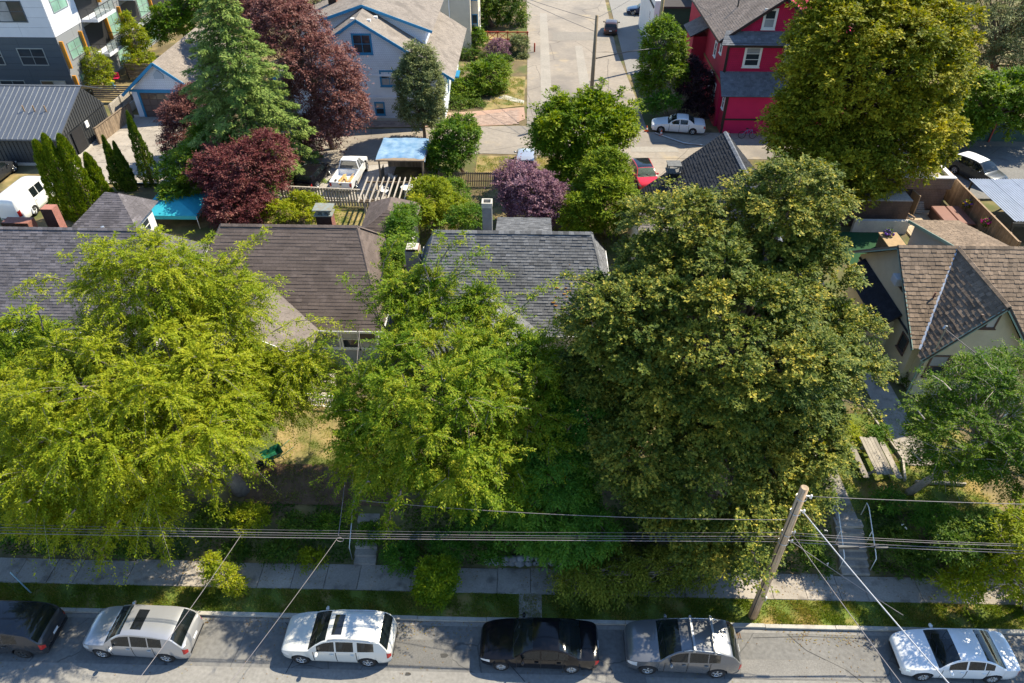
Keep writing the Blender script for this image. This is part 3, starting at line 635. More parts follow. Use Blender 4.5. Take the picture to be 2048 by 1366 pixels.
p = G(2030,1065,1.2); shrub('clipped_bush', 'smooth clipped yellow-green bush at the right picture edge', [(p.x+.4,p.y,gz(p.x,p.y)+.6,.9,.8,.75)], LM['cedar'], 61, lr=.3, twigs=22, L=.06, W=.035, tb=.6)
tree('street_tree', 'yellow-green street tree overhanging the pavement at the right picture edge', [(19.9,16.9,3.2,1.5,1.2,1.0), (21.2,17.2,4.9,2.2,1.8,1.5), (23.2,17.2,5.6,2.4,2.2,1.9), (18.3,16.7,2.4,1.0,.8,.6)], LM['bright'], base=(22.2,17.0,.12), lr=.6, dens=1.0, twigs=18, K=10, L=.14, W=.07, seed=24, r=.13, bark='pale_bark', twig_show=.2, tb=.4, shoot=.12, droop=.25)
tree('hazel_tree', 'dark green tree added to shade the road, on the bank right of the handrail steps', [(18.3,17.9,3.6,1.1,.9,.8), (19.4,18.4,3.8,1.0,.9,.8)], LM['hedge'], base=(19.2,19.6,.9), lr=.55, dens=1.0, twigs=17, K=12, L=.13, W=.075, seed=25, r=.1, tb=.55, shoot=.12)  # tree added so that its leaf shadows fall on verge and road
# --- behind the houses
tree('maple_tree', 'tall dense far maple with sunlit golden top right of the red house',
     [E_(1730,150,54,6.3,5.2,6.0), E_(1690,60,56,4.2,4.0,3.8), E_(1830,110,55,4.2,4.0,4.5), E_(1615,260,53,3.2,3.4,3.6), E_(1790,280,51.5,4.4,4.0,4.0), E_(1680,350,50,4.2,3.6,3.2), E_(1770,-20,58,4.5,4,3)], LM['maple2'], base=(25.0,53.5,1.5), lr=1.25, dens=1.2,
     twigs=34, K=14, s0=.4, spread=.8, inner=.4, L=.21, W=.17, seed=71, r=.5, droop=.1, upb=.4, flat=1.0, squash=.75, tb=.5, tl=.10, tv=.18, nl=110)
tree('laurel_tree', 'yellow-green broadleaf tree standing in the lane in front of the wooden pole',
     [E_(1165,270,54,3.2,2.8,2.6), E_(1100,270,53.5,1.5,2.0,2.2), E_(1235,255,54,1.5,1.8,1.7), E_(1170,340,52,2.7,2.2,2.2), E_(1190,220,55,1.8,1.6,1.6), E_(1120,215,55,1.0,1.0,1.0)], LM['lime'], base=(5.6,53.5,1.55), lr=.75, dens=1.1, twigs=26, K=12, L=.24, W=.13, seed=72, r=.22, tb=.5, shoot=.1, upb=.45, sprig_r=.5,
     sprigs=[((1190,210),(1205,162),55.5), ((1130,220),(1110,180),55), ((1150,215),(1160,185),55.3), ((1240,230),(1275,205),55), ((1230,210),(1245,180),55.5), ((1090,240),(1070,215),54.5)])
tree('yew_tree', 'darker green conical tree in front of the yellow-green lane tree', [E_(1215,410,46,2.2,2.2,2.6), E_(1215,345,48,1.7,1.7,2.0), E_(1160,430,45.5,1.5,1.6,2.0), E_(1175,385,48,1.4,1.4,1.6)], LM['cedar'], base=(6.0,46,1.45), lr=.7, dens=1.2, twigs=24, K=11, L=.2, W=.09, seed=73, r=.2, tb=.55)
tree('plum_tree', 'rounded purple-leaved plum tree behind the tall concrete chimney', [E_(1060,390,47,2.2,2.2,2.2), E_(1030,365,48,1.6,1.6,1.5), E_(1095,405,46.5,1.6,1.6,1.6), E_(1060,430,46,1.9,1.8,1.4)], LM['purple'], base=(1.2,46.8,1.45), lr=.6, dens=1.2, twigs=22, K=10, L=.15, W=.08, seed=74, r=.14, shoot=.14, upb=.5, tb=.45)
tree('copper_tree', 'tall copper-leaved plum tree in front of the pale blue house', [E_(640,150,60,3.4,3.0,3.4), E_(580,70,62,3.2,2.8,2.8), E_(680,215,58.5,2.6,2.4,2.3), E_(640,260,57.5,2.0,2.0,2.0), E_(560,30,63,2.6,2.6,2.0)], LM['plum'], base=(-17.6,60,1.55), lr=.85, dens=1.15, twigs=24, K=11, L=.2, W=.10, seed=75, r=.22, shoot=.1, droop=.3, tb=.5)
tree('copper_tree', 'broad dark red plum tree behind the brown roofed house', [E_(490,350,49,3.0,2.6,2.6), E_(440,340,49.5,2.2,2.2,2.0), E_(530,310,50,2.0,2.0,1.9), E_(480,410,47,2.6,2.2,2.0)], LM['plum_red'], base=(-19.6,48.5,1.45), lr=.7, dens=1.15, twigs=24, K=11, L=.17, W=.085, seed=76, r=.2, shoot=.14, tb=.42)
tree('copper_tree', 'small copper-leaved tree between the blue-trimmed garage and the spruce', [E_(365,235,58,1.9,1.8,2.0), E_(355,285,56.5,1.5,1.5,1.5), E_(385,205,59,1.5,1.5,1.6)], LM['plum'], base=(-27.6,57.5,1.55), lr=.65, dens=1.15, twigs=22, K=10, L=.17, W=.085, seed=77, r=.14, tb=.42)
tree('hazel_tree', 'green leafy tree mixed into the left side of the dark red plum', [E_(370,345,50,1.9,1.8,2.0), E_(420,290,53,2.0,1.8,1.7), E_(350,390,48.5,1.3,1.3,1.3)], LM['green'], base=(-25.0,50.3,1.45), lr=.7, dens=1.1, twigs=20, K=10, L=.19, W=.11, seed=78, r=.14, tb=.65)
spruce('spruce_tree', 'large light green spruce with drooping tiers left of the copper tree', (-22.6,54.6,1.55), 14.6, 6.0, LM['spruce'], 79, nb=210, sprays=30, L=.27, W=.09, tb=.52, power=.6)
shrub('climbing_plant', 'yellow-green climbing shrub behind the slatted wooden fence', [E_(610,405,47.8,1.5,.8,.9), E_(560,425,46.5,1.6,.9,.9), E_(640,430,45.5,1.2,.8,.7)], LM['bright'], 80, lr=.5, L=.17, W=.09, twigs=18)
tree('holly_tree', 'grey-green oval holly tree with bare trunk in front of the pale blue house', [E_(840,170,62.5,2.3,2.2,2.9), E_(840,220,62,2.2,2.0,2.2), E_(838,125,63,1.5,1.5,1.8)], LM['grey_green'], base=(-9.4,61.0,1.58), lr=.65, dens=1.2, twigs=22, K=11, L=.18, W=.09, seed=81, r=.14, tb=.3)
tree('pear_tree', 'green small tree beside the blue tarpaulin shed roof', [E_(905,290,55.5,2.0,1.8,2.3), E_(925,265,56.5,1.6,1.5,1.6), E_(890,320,54.5,1.6,1.5,1.5)], LM['green'], base=(-5.4,55.6,1.55), lr=.65, dens=1.1, twigs=20, K=10, L=.2, W=.11, seed=82, r=.12, tb=.55)
shrub('garden_shrub', 'big mixed yellow-green shrub right of the pergola', [E_(865,395,47.5,1.9,1.7,1.7), E_(840,430,45,1.5,1.3,1.4), E_(905,425,45.5,1.6,1.4,1.3)], LM['bright'], 83, lr=.6, L=.17, W=.09, twigs=20, K=10, tb=.4)
shrub('garden_shrub', 'dark green shrub behind the left end of the grey hip roof', [E_(935,435,43,1.4,1.2,1.0), E_(905,385,49.5,1.3,1.2,1.2)], LM['green'], 84, lr=.5, L=.15, W=.08, twigs=18)
shrub('climbing_plant', 'green creeper between the brown roof and the grey roof', [E_(800,470,38.5,.9,1.5,1.6), E_(790,530,36,.8,1.8,1.7), E_(810,440,40.5,.8,1.2,1.3)], LM['green'], 85, lr=.5, L=.16, W=.09, twigs=18, tb=.5)
for k, (px, py, h, H, R, lb) in enumerate([(138,433,1.5,6.3,.82,'leftmost of the tall clipped cedars beside the white van'), (160,436,1.5,6.9,.8,'second tall clipped cedar beside the white van'), (186,430,1.5,6.7,.95,'tallest looking broad cedar left of the small hip roof'), (214,412,1.5,4.6,.75,'short cedar closest to the small hip roof')]):
    p = G(px, py, h); columnar('cedar_tree', lb, (p.x, p.y, gz(p.x, p.y)), H, R, LM['cedar'], 90+k, group='clipped cedars by the van', n=7500)
for k, (px, py, h, H, R, lb) in enumerate([(245,375,1.5,4.6,.62,'thin cedar, left one of the pair in front of the metal clad building'), (262,377,1.5,4.2,.6,'thin cedar, right one of the pair in front of the metal clad building'), (305,368,1.5,6.3,.75,'single tall thin cedar standing on the concrete forecourt')]):
    p = G(px, py, h); columnar('cedar_tree', lb, (p.x, p.y, gz(p.x, p.y)), H, R, LM['hedge'], 95+k, group='thin cedars on the forecourt', n=5500, shape=.7, tb=.6)
tree('street_tree', 'upright green tree on a pale trunk between side street and red house', [E_(1325,95,70,2.3,2.0,2.4), E_(1330,140,69.5,2.6,2.2,2.0), E_(1325,60,70.5,1.3,1.3,1.5), E_(1300,170,69,1.4,1.4,1.3)], LM['green'], base=(13.6,68.6,1.58), lr=.75, dens=1.1, twigs=20, K=10, L=.22, W=.12, seed=101, r=.16, bark='pale_bark', tb=.68)
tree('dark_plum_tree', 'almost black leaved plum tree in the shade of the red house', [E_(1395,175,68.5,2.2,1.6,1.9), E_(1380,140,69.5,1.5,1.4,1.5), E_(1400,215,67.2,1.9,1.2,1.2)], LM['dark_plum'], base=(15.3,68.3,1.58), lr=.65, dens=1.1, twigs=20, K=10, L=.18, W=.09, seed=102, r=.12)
shrub('shade_bush', 'dark green bush beside the white sedan in the shade', [E_(1330,205,67,1.5,1.0,1.1), E_(1300,215,67.2,1.0,.8,.9)], LM['deep'], 103, lr=.5, L=.16, W=.09, twigs=16)
tree('magnolia_tree', 'leafy green tree on the bank beside the side street', [E_(970,160,75,2.6,2.3,2.1), E_(930,185,73.5,2.3,2.0,1.7), E_(990,140,76,1.6,1.6,1.5)], LM['green'], base=(-5.6,74.2,1.58), lr=.75, dens=1.1, twigs=20, K=10, L=.22, W=.12, seed=104, r=.16, tb=.72)
shrub('hedge_bush', 'dark green bush under the leafy bank tree beside the blue house', [E_(915,215,70.5,1.8,1.2,1.1), E_(950,215,70.8,1.4,1.0,.9)], LM['hedge'], 105, lr=.55, L=.17, W=.09, twigs=16)
shrub('green_bush', 'round green bush left of the weeping purple maple', [E_(948,80,88,1.7,1.5,1.7)], LM['green'], 106, lr=.6, L=.2, W=.11, twigs=18, tb=.6)
shrub('weeping_maple', 'dome of purple weeping maple in front of the red lattice fence', [E_(998,98,86,1.5,1.3,1.3)], LM['purple'], 107, lr=.5, L=.18, W=.06, twigs=20, droop=.6, tb=.5)
shrub('green_bush', 'grey-green bush at the street corner right of the purple maple', [E_(1038,95,87,1.2,1.2,1.5), E_(1045,118,85.5,.8,.8,.7)], LM['grey_green'], 108, lr=.5, L=.18, W=.09, twigs=18, tb=.2)
shrub('low_hedge', 'low clipped hedge under the purple maple', [E_(935,110,85,2.2,.8,.7), E_(1010,120,84.5,.9,.7,.7)], LM['hedge'], 109, lr=.4, L=.14, W=.08, twigs=16)
tree('background_tree', 'dark green tree behind the red lattice fence at the top edge', [E_(960,20,98,3.4,3,3.4), E_(1015,15,99,2.6,2.6,3.6), E_(930,40,96,2.4,2.4,2.4)], LM['hedge'], base=(-5,98,1.6), lr=1.0, dens=1.0, twigs=18, K=10, L=.3, W=.16, seed=110, r=.3)
tree('willow_tree', 'grey-green feathery tree at the top right corner', [E_(1985,60,72,5.5,4.5,5.0), E_(2040,120,69,4.5,4,3.6), E_(1960,10,76,4.5,4,3.6), E_(2060,20,72,4,4,4)], LM['grey_green'], base=(47.5,70.5,1.6), lr=1.2, dens=1.1, twigs=26, K=12, L=.28, W=.08, seed=111, r=.34, droop=.35, tb=.45)
tree('leafy_tree', 'vivid green tree under the feathery tree at the right edge', [E_(1990,205,62.5,4.4,3.2,3.0), E_(1925,235,62.5,3.2,2.6,2.6), E_(2050,200,63,3.4,3,2.6)], LM['green'], base=(40.5,63.8,1.6), lr=.95, dens=1.15, twigs=24, K=11, L=.27, W=.17, seed=112, r=.26, tb=.7)
tree('balcony_tree', 'slim yellow-green tree beside the apartment balconies at the upper level', [E_(270,85,80,1.6,1.5,2.2), E_(280,120,78.5,1.7,1.5,1.2), E_(255,50,81,.9,.9,1.5)], LM['bright'], base=(-40.2,79.3,1.6), lr=.6, dens=.9, twigs=16, K=9, L=.2, W=.1, seed=113, r=.1, tb=.45, bark='pale_bark', twig_show=.2)
tree('balcony_tree', 'slim half-bare yellowish tree nearest the apartment corner', [E_(195,135,74,1.5,1.3,1.9), E_(200,165,73,1.3,1.2,1.2)], LM['bright'], base=(-43.2,73.6,1.6), lr=.55, dens=.9, twigs=14, K=8, L=.19, W=.09, seed=114, r=.09, tb=.35, bark='pale_bark', twig_show=.35)
tree('background_tree', 'mixed green tree behind the garage roof at the top edge', [E_(345,50,84,2.6,2.2,2.6), E_(400,10,86,3.0,2.6,3.0), E_(310,65,83,1.5,1.5,1.6)], LM['green'], base=(-33,84.5,1.6), lr=.8, dens=1.0, twigs=18, K=10, L=.26, W=.14, seed=115, r=.2, tb=.6)
tree('copper_tree', 'reddish background tree at the top edge above the spruce', [E_(520,25,72,3.0,2.6,2.8), E_(470,5,75,2.8,2.6,2.6)], LM['plum'], base=(-26,73,1.6), lr=.85, dens=1.0, twigs=18, K=10, L=.24, W=.12, seed=116, r=.22)
tree('background_tree', 'dark tree at the top edge left of the side street pole', [E_(600,5,80,3.5,3,3), E_(700,-30,100,5,4,5)], LM['grey_green'], base=(-22,82,1.6), lr=1.0, dens=.9, twigs=16, K=9, L=.3, W=.15, seed=117, r=.25)

# leafy ground cover on the front banks and under the hedges
def ground_cover(label, n, x0, x1, y0, y1, mat, seed, hmax=.35):
    rg = np.random.default_rng(seed); x = rg.uniform(x0, x1, n); y = rg.uniform(y0, y1, n); m = np.sin(x*1.3+np.sin(y*2)*1.5)+np.sin(x*3.1+y*2.7)*.7+rg.normal(0, .5, n); k = m > -.6; x, y, m = x[k], y[k], m[k]
    z = ground_h(x, y)+rg.random(len(x))*hmax*np.clip(.35+.4*m, .1, 1); c = np.stack([x, y, z], 1); nn = len(x)
    v, t = leaf_quads(c, unit(rg.normal(size=(nn, 3))*np.array([1, 1, .4])), unit(np.array([0, 0, 1.])+rg.normal(0, .5, (nn, 3))), rg.uniform(.07, .16, nn), rg.uniform(.04, .09, nn), np.clip(.45+.2*np.sin(x*.9+y)+rg.normal(0, .2, nn), 0, 1))
    o = np_mesh('ground_cover', v, np.arange(len(v)).reshape(-1, 4), t, mat); o['label'] = label; o['category'] = 'ground cover'; o['kind'] = 'stuff'
ground_cover('leafy ground cover on the bank right of the handrail steps', 9000, 16.0, 25, 18.6, 21.2, LM['hedge'], 501)
ground_cover('leafy ground cover on the bank left of the handrail steps', 14000, -6.6, 14.4, 18.62, 21.2, LM['hedge'], 502)
ground_cover('leafy ground cover on the bank left of the narrow steps', 9000, -25, -7.9, 18.62, 20.9, LM['hedge'], 503)
ground_cover('weeds and ivy between the houses', 12000, -21, 8, 43.2, 53, LM['green'], 504, .5)
ground_cover('ivy in the shade under the maple', 9000, 5, 14.4, 21.2, 29, LM['hedge'], 505, .3)
# ================================================================ BUILDINGS: library
def clip_range(poly, v):
    xs_ = []
    n = len(poly)
    for i in range(n):
        (u0, v0), (u1, v1) = poly[i], poly[(i+1) % n]
        if (v0-v)*(v1-v) <= 0 and abs(v1-v0) > 1e-6:
            xs_.append(u0+(u1-u0)*(v-v0)/(v1-v0))
    return (min(xs_), max(xs_)) if len(xs_) >= 2 else None
def roof_plane(root, pts, mat, under, tabw=.33, course=.15, thick=.018, seed=0, slab=.10, name='roof_slope', individual=0, bare=False, wob=.0, jit=.15, skipp=None, tname='shingle'):
    """sloping roof face: a slab plus shingles laid course by course. pts in world coordinates, first two on the eave"""
    rg = random.Random(seed); P = [Vector(p) for p in pts]; o = P[0]; u = (P[1]-P[0]).normalized()
    n = None
    for q in P[2:]:
        n = u.cross(q-P[0])
        if n.length > 1e-4: break
    n.normalize()
    if n.z < 0: n = -n
    vv_ = n.cross(u).normalized()
    if (sum(P, Vector())/len(P)-o).dot(vv_) < 0: vv_ = -vv_
    p2 = [((p-o).dot(u), (p-o).dot(vv_)) for p in P]; vm = max(p[1] for p in p2)
    sl = MB().prism([p-n*slab for p in P], n*slab).build(name, under, root)
    mb = MB(); singles = []
    v = -.03; row = 0
    while v < vm-.03 and not bare:
        v2 = min(v+course*1.12, vm); vm_ = min(max(v+course*.5, .001), vm-.001); r = clip_range(p2, vm_); r1 = clip_range(p2, max(v, .002)); r2 = clip_range(p2, min(v+course, vm-.002))
        if r and r1 and r2:
            a0 = r[0]; x = a0-(tabw*(.5 if row % 2 else 0)+rg.uniform(0, .1)*tabw)
            while x < r[1]:
                w = tabw*rg.uniform(1-jit, 1+jit); xa = max(x, r[0]); xb = min(x+w-.008, r[1])
                if xb-xa > .03 and not (skipp and skipp(o+u*(xa+xb)/2+vv_*v)):
                    la = xa if xa > r[0] else r1[0]; lb = xb if xb < r[1] else r1[1]; ua = xa if xa > r[0] else r2[0]; ub = xb if xb < r[1] else r2[1]
                    t = thick*rg.uniform(.6, 1.35); dv = rg.uniform(-wob, wob)
                    f0 = o+u*la+vv_*(v+dv); f1 = o+u*lb+vv_*(v+dv); b0 = o+u*ua+vv_*v2; b1 = o+u*ub+vv_*v2
                    vs = [f0+n*.002, f1+n*.002, f1+n*t, f0+n*t, b1+n*.004, b0+n*.004]
                    fs = [(0,1,2,3), (3,2,4,5), (1,4,2), (0,3,5)]
                    mb.add(vs, fs, min(1, max(0, rg.gauss(.5, .22))))
                    singles.append((vs, fs))
                x += w
        v += course; row += 1
    if individual and len(singles) > individual:
        # the pieces nearest the camera are objects of their own
        cam_p = Vector((0, 0, CAM_H)); order = sorted(range(len(singles)), key=lambda i: (singles[i][0][0]-cam_p).length)[:individual]; keep = set(order)
        mb2 = MB()
        for i, (vs, fs) in enumerate(singles):
            if i in keep: MB().add(vs, fs, rg.random()).build(tname, mat, sl)
            else: mb2.add(vs, fs, min(1, max(0, rg.gauss(.5, .22))))
        mb = mb2
    if mb.v: mb.build(tname, mat, sl, kind='stuff')
    return sl
def ridge_caps(root, a, b, mat, w=.28, step=.28, n=None, lift=.03, name='ridge_cap', joined=False):
    a, b = Vector(a), Vector(b); L = (b-a).length; d = (b-a).normalized(); side = d.cross(Vector((0,0,1))).normalized(); k = max(1, int(L/step)); J = MB()
    for i in range(k):
        p = a+d*(L*(i+.5)/k); hl = L/k*.54; up = Vector((0,0,lift+.012))
        q = MB() if not joined else J
        q.add([p-d*hl-side*w/2-Vector((0,0,w*.18)), p-d*hl+up+Vector((0,0,.012)), p-d*hl+side*w/2-Vector((0,0,w*.18)),
               p+d*hl-side*w/2-Vector((0,0,w*.18)), p+d*hl+up, p+d*hl+side*w/2-Vector((0,0,w*.18))], [(0,1,4,3),(1,2,5,4),(0,2,1),(3,4,5)], random.random())
        if not joined: q.build(name, mat, root)
    if joined: J.build(name, mat, root, kind='stuff')
def wall_box(root, x0, x1, y0, y1, z0, z1, mat, name='wall'):
    return MB().box(x0, x1, y0, y1, z0, z1).build(name, mat, root)
def window(root, c, w, h, face='-y', frame='white_trim', glass='glass', nx=1, ny=2, trim=.12, proud=.05, sill=True, name='window', curtain=None):
    """frame stands proud of the wall, panes sit back inside it. c = centre on the wall face"""
    c = Vector(c); ax = {'-y': (Vector((1,0,0)), Vector((0,-1,0))), '+y': (Vector((-1,0,0)), Vector((0,1,0))), '-x': (Vector((0,-1,0)), Vector((-1,0,0))), '+x': (Vector((0,1,0)), Vector((1,0,0)))}[face] if isinstance(face, str) else face
    u, n = ax; z = Vector((0,0,1)); f = MB(); bar = .045
    def bx(mb, u0, u1, z0, z1, d0, d1): mb.obox(c+u*(u0+u1)/2+z*(z0+z1)/2+n*(d0+d1)/2, u*(u1-u0)/2, n*(d1-d0)/2, z*(z1-z0)/2)
    bx(f, -w/2-trim, w/2+trim, h/2, h/2+trim, -.02, proud); bx(f, -w/2-trim, w/2+trim, -h/2-trim, -h/2, -.02, proud)
    bx(f, -w/2-trim, -w/2, -h/2, h/2, -.02, proud); bx(f, w/2, w/2+trim, -h/2, h/2, -.02, proud)
    for i in range(1, nx): q = -w/2+w*i/nx; bx(f, q-bar/2, q+bar/2, -h/2, h/2, -.01, proud-.012)
    for j in range(1, ny): q = -h/2+h*j/ny; bx(f, -w/2, w/2, q-bar/2, q+bar/2, -.01, proud-.014)
    fo = f.build(name, MT[frame] if isinstance(frame, str) else frame, root)
    for i in range(nx):
        for j in range(ny):
            p = MB(); e = bar/2+.004
            bx(p, -w/2+w*i/nx+e*(i > 0), -w/2+w*(i+1)/nx-e*(i < nx-1), -h/2+h*j/ny+e*(j > 0), -h/2+h*(j+1)/ny-e*(j < ny-1), .002, .014)
            p.build('pane', MT['glass_curtain'] if glass == 'glass' and random.random() < .28 else (MT[glass] if isinstance(glass, str) else glass), fo)
    if sill:
        s = MB(); bx(s, -w/2-trim-.04, w/2+trim+.04, -h/2-trim-.05, -h/2-trim+.003, -.02, proud+.05); s.build('sill', MT[frame] if isinstance(frame, str) else frame, fo)
    return fo
def fascia(root, a, b, mat, h=.2, w=.04, name='fascia'):
    return MB().bar(a, b, w, h).build(name, mat, root)
def brick_stack(root, x0, x1, y0, y1, z0, z1, mat, name='chimney', capmat=None, course=.075):
    core = MB().box(x0+.012, x1-.012, y0+.012, y1-.012, z0, z1).build(name, MT['concrete'], root); mb = MB(); z = z0; k = 0
    while z < z1-.02:
        for (a0, a1, fx) in ((x0, x1, 'y'), (y0, y1, 'x')):
            q = a0-(.1 if k % 2 else 0)
            while q < a1:
                qa, qb = max(q, a0), min(q+.2, a1)-.01
                if qb-qa > .02:
                    t = random.random()
                    if fx == 'y': mb.box(qa, qb, y0, y1, z, z+course-.012, t)
                    else: mb.box(x0-.002, x1+.002, qa, qb, z+.001, z+course-.013, t)
                q += .2
        z += course; k += 1
    mb.build('brick', mat, core, kind='stuff')
    return core
def shingle_mat(name, col, tint=.3, extra=None):
    dk = tuple(c*.72 for c in col); lt = tuple(min(1, c*1.25+.01) for c in col)
    return M(name, col, .92, .12, .9, .5, 70, tint=tint, fine=.14, extra=lambda nt, g, o: _mixnoise(nt, g, _mixnoise(nt, g, o, dk, .55, .52, .68), lt, 1.3, .60, .74))
MT['sh_darkgrey'] = shingle_mat('dark_grey_shingle', (.125,.115,.125), .38)
MT['sh_brown'] = shingle_mat('brown_shingle', (.125,.097,.085), .18)
MT['sh_grey'] = shingle_mat('grey_shingle', (.145,.148,.155), .45)
MT['sh_black'] = shingle_mat('dark_shade_shingle', (.018,.020,.026), .3)  # near-black tone also holds the shadow lying on the steep roof
MT['sh_taupe'] = shingle_mat('taupe_shingle', (.22,.19,.165), .14)
MT['sh_shake'] = shingle_mat('cedar_shake', (.19,.14,.10), .38)
MT['sh_blue'] = shingle_mat('blue_grey_shingle', (.14,.15,.17), .25)
MT['roof_under'] = M('roof_felt', (.05,.045,.045), .95, .1)
MT['moss'] = M('orange_moss', (.30,.14,.03), .95, .3, 6, .5, 40, tint=.4)
MT['cream_stucco'] = M('cream_stucco', (.52,.47,.34), .92, .08, 1.5, .4, 90)
MT['grey_stucco'] = M('grey_stucco', (.30,.31,.33), .92, .1, 1.5, .4, 90)
MT['white_stucco'] = M('white_stucco', (.74,.73,.70), .9, .08, 1.2, .3, 80)
# ================================================================ HOUSES
def hip_house(root, x0, x1, y0, y1, ze, zr, hipL, hipR, mat, z0=1.3, wall='white_stucco', over=.45, tabw=.33, course=.145, seed=1, skipp=None, gut='white_trim', jit=.15, thick=.018):
    """rectangular house with a hipped roof, ridge along X; hipL / hipR = run of the hips"""
    ym = (y0+y1)/2; und = MT['roof_under']; m = MT[mat]
    wall_box(root, x0+over, x1-over, y0+over, y1-over, z0, ze, MT[wall])
    A, B = (x0+hipL, ym, zr), (x1-hipR, ym, zr)
    roof_plane(root, [(x0,y0,ze),(x1,y0,ze),B,A], m, und, tabw, course, thick, seed, skipp=skipp, jit=jit)
    roof_plane(root, [(x1,y1,ze),(x0,y1,ze),A,B], m, m, tabw, course, thick, seed+1, bare=True)
    if hipR > 0: roof_plane(root, [(x1,y0,ze),(x1,y1,ze),B], m, und, tabw, course, thick, seed+2)
    if hipL > 0: roof_plane(root, [(x0,y1,ze),(x0,y0,ze),A], m, und, tabw, course, thick, seed+3)
    g_ = MT[gut]
    fascia(root, (x0,y0-.03,ze-.09), (x1,y0-.03,ze-.09), g_, .14, .09, 'gutter'); fascia(root, (x1+.03,y0,ze-.09), (x1+.03,y1,ze-.09), g_, .14, .09, 'gutter'); fascia(root, (x0-.03,y0,ze-.09), (x0-.03,y1,ze-.09), g_, .14, .09, 'gutter')
    return A, B
def front_gable(root, xa, xb, y0, yback, ze, zr, mat, z0, wall, seed, win=True, over=.3, trim='white_trim'):
    """gable projecting towards the street: ridge along Y; yback = where its ridge meets the main roof, valley feet at ze"""
    xm = (xa+xb)/2; m = MT[mat]; und = MT['roof_under']; ye = yback[1]
    roof_plane(root, [(xb,y0,ze),(xb,ye,ze),(xm,yback[0],zr),(xm,y0,zr)], m, und, .33, .145, .018, seed)
    roof_plane(root, [(xa,ye,ze),(xa,y0,ze),(xm,y0,zr),(xm,yback[0],zr)], m, und, .33, .145, .018, seed+1)
    w = MB().prism([(xa+over,y0+over,z0),(xb-over,y0+over,z0),(xb-over,y0+over,ze-.05),(xm,y0+over,zr-.18),(xa+over,y0+over,ze-.05)], (0,ye-y0,0)); w.build('gable_wall', MT[wall], root)
    fascia(root, (xa,y0-.02,ze-.1), (xm,y0-.02,zr-.1), MT[trim], .2); fascia(root, (xb,y0-.02,ze-.1), (xm,y0-.02,zr-.1), MT[trim], .2)
    if win: window(root, (xm, y0+over, ze-1.2), 2.0, 1.2, nx=3, ny=1)

# --- house with dark grey shingles, left edge
h1 = thing('house', 'house with long dark grey shingle roof at the left edge behind the cherry tree', 'house', (-28, 35, 1.35))
hip_house(h1, -40, -20.5, 29.9, 38.9, 4.5, 8.35, 1.0, .9, 'sh_darkgrey', wall='white_stucco', seed=100, tabw=.34, course=.17, jit=.3, thick=.022)
ridge_caps(h1, (-39,34.4,8.35), (-21.4,34.4,8.35), MT['sh_darkgrey'], joined=True)
ridge_caps(h1, (-21.4,34.4,8.35), (-20.5,29.9,4.5), MT['sh_darkgrey'], joined=True)
for y in (32.5, 36): window(h1, (-20.95, y, 3.3), 1.1, 1.3, '+x')
for x in (-30, -27, -24): window(h1, (x, 30.35, 3.2), 1.4, 1.3)
# rear wing with its own little hip roof
wall_box(h1, -30.5, -27.0, 42.0, 44.7, 1.3, 4.2, MT['white_stucco'], 'rear_wall')
Ra, Rb = (-29.2,43.7,5.65), (-28.3,43.6,5.65)
for k, pts in enumerate([[(-31.0,41.5,4.2),(-26.6,41.5,4.2),Rb,Ra], [(-26.6,41.5,4.2),(-26.6,45.2,4.2),Rb], [(-26.6,45.2,4.2),(-31.0,45.2,4.2),Ra,Rb], [(-31.0,45.2,4.2),(-31.0,41.5,4.2),Ra]]):
    roof_plane(h1, pts, MT['sh_darkgrey'], MT['roof_under'], .34, .17, .022, 120+k, jit=.3)
window(h1, (-27.0, 43.4, 3.2), .8, .9, '+x')
MB().lathe([(.0,.0),(.06,.0),(.06,.3),(.1,.3),(.1,.4),(0,.42)], (-25.2,36.2,7.0), 10).build('vent_pipe', MT['galv'], h1)
MB().lathe([(.0,.0),(.05,.0),(.05,.35),(0,.35)], (-33.2,41.5,5.2), 8).build('vent_pipe', MT['white_trim'], h1)
# brick chimney beside the van that throws a shadow on the ridge
brick_stack(h1, -28.1, -27.4, 35.7, 36.3, 5.5, 8.75, MT['red_brick'])

MT['sh_taupe2'] = shingle_mat('smooth_taupe_shingle', (.17,.145,.13), .06)
# --- brown roofed house
h2 = thing('house', 'house with wide brown shingle roof and a brick chimney between the two cherry trees', 'house', (-14, 34, 1.35))
A2, B2 = hip_house(h2, -19.5, -7.9, 30.35, 39.55, 4.5, 8.4, 2.1, 1.75, 'sh_brown', wall='grey_stucco', seed=200, tabw=.95, course=.2, jit=.05, thick=.02)
ridge_caps(h2, A2, B2, MT['sh_brown'], .3, .3, joined=True); ridge_caps(h2, B2, (-7.9,30.35,4.5), MT['sh_brown'], joined=True); ridge_caps(h2, B2, (-7.9,39.55,4.5), MT['sh_brown'], joined=True); ridge_caps(h2, A2, (-19.5,30.35,4.5), MT['sh_brown'], joined=True)
MT['sh_smooth'] = M('smooth_felt_roof', (.235,.205,.19), .9, .08, 1.2, .3, 90)
front_gable(h2, -17.3, -11.45, 27.9, (32.3, 30.4), 4.52, 6.15, 'sh_taupe2', 1.3, 'grey_stucco', 210)
for k, x in enumerate((-11.0, -9.9, -8.9)): window(h2, (x, 30.8, 3.5), .85, 1.15, '-y', 'white_trim', nx=1, ny=2, trim=.1, name='porch_window')
MB().box(-11.3, -8.2, 30.55, 30.81, 4.15, 4.38).build('soffit_beam', MT['white_trim'], h2)
ch = brick_stack(h2, -12.2, -11.3, 35.8, 36.5, 6.6, 8.5, MT['red_brick'])
cp = MB().box(-12.27, -11.23, 35.73, 36.57, 8.5, 8.57)
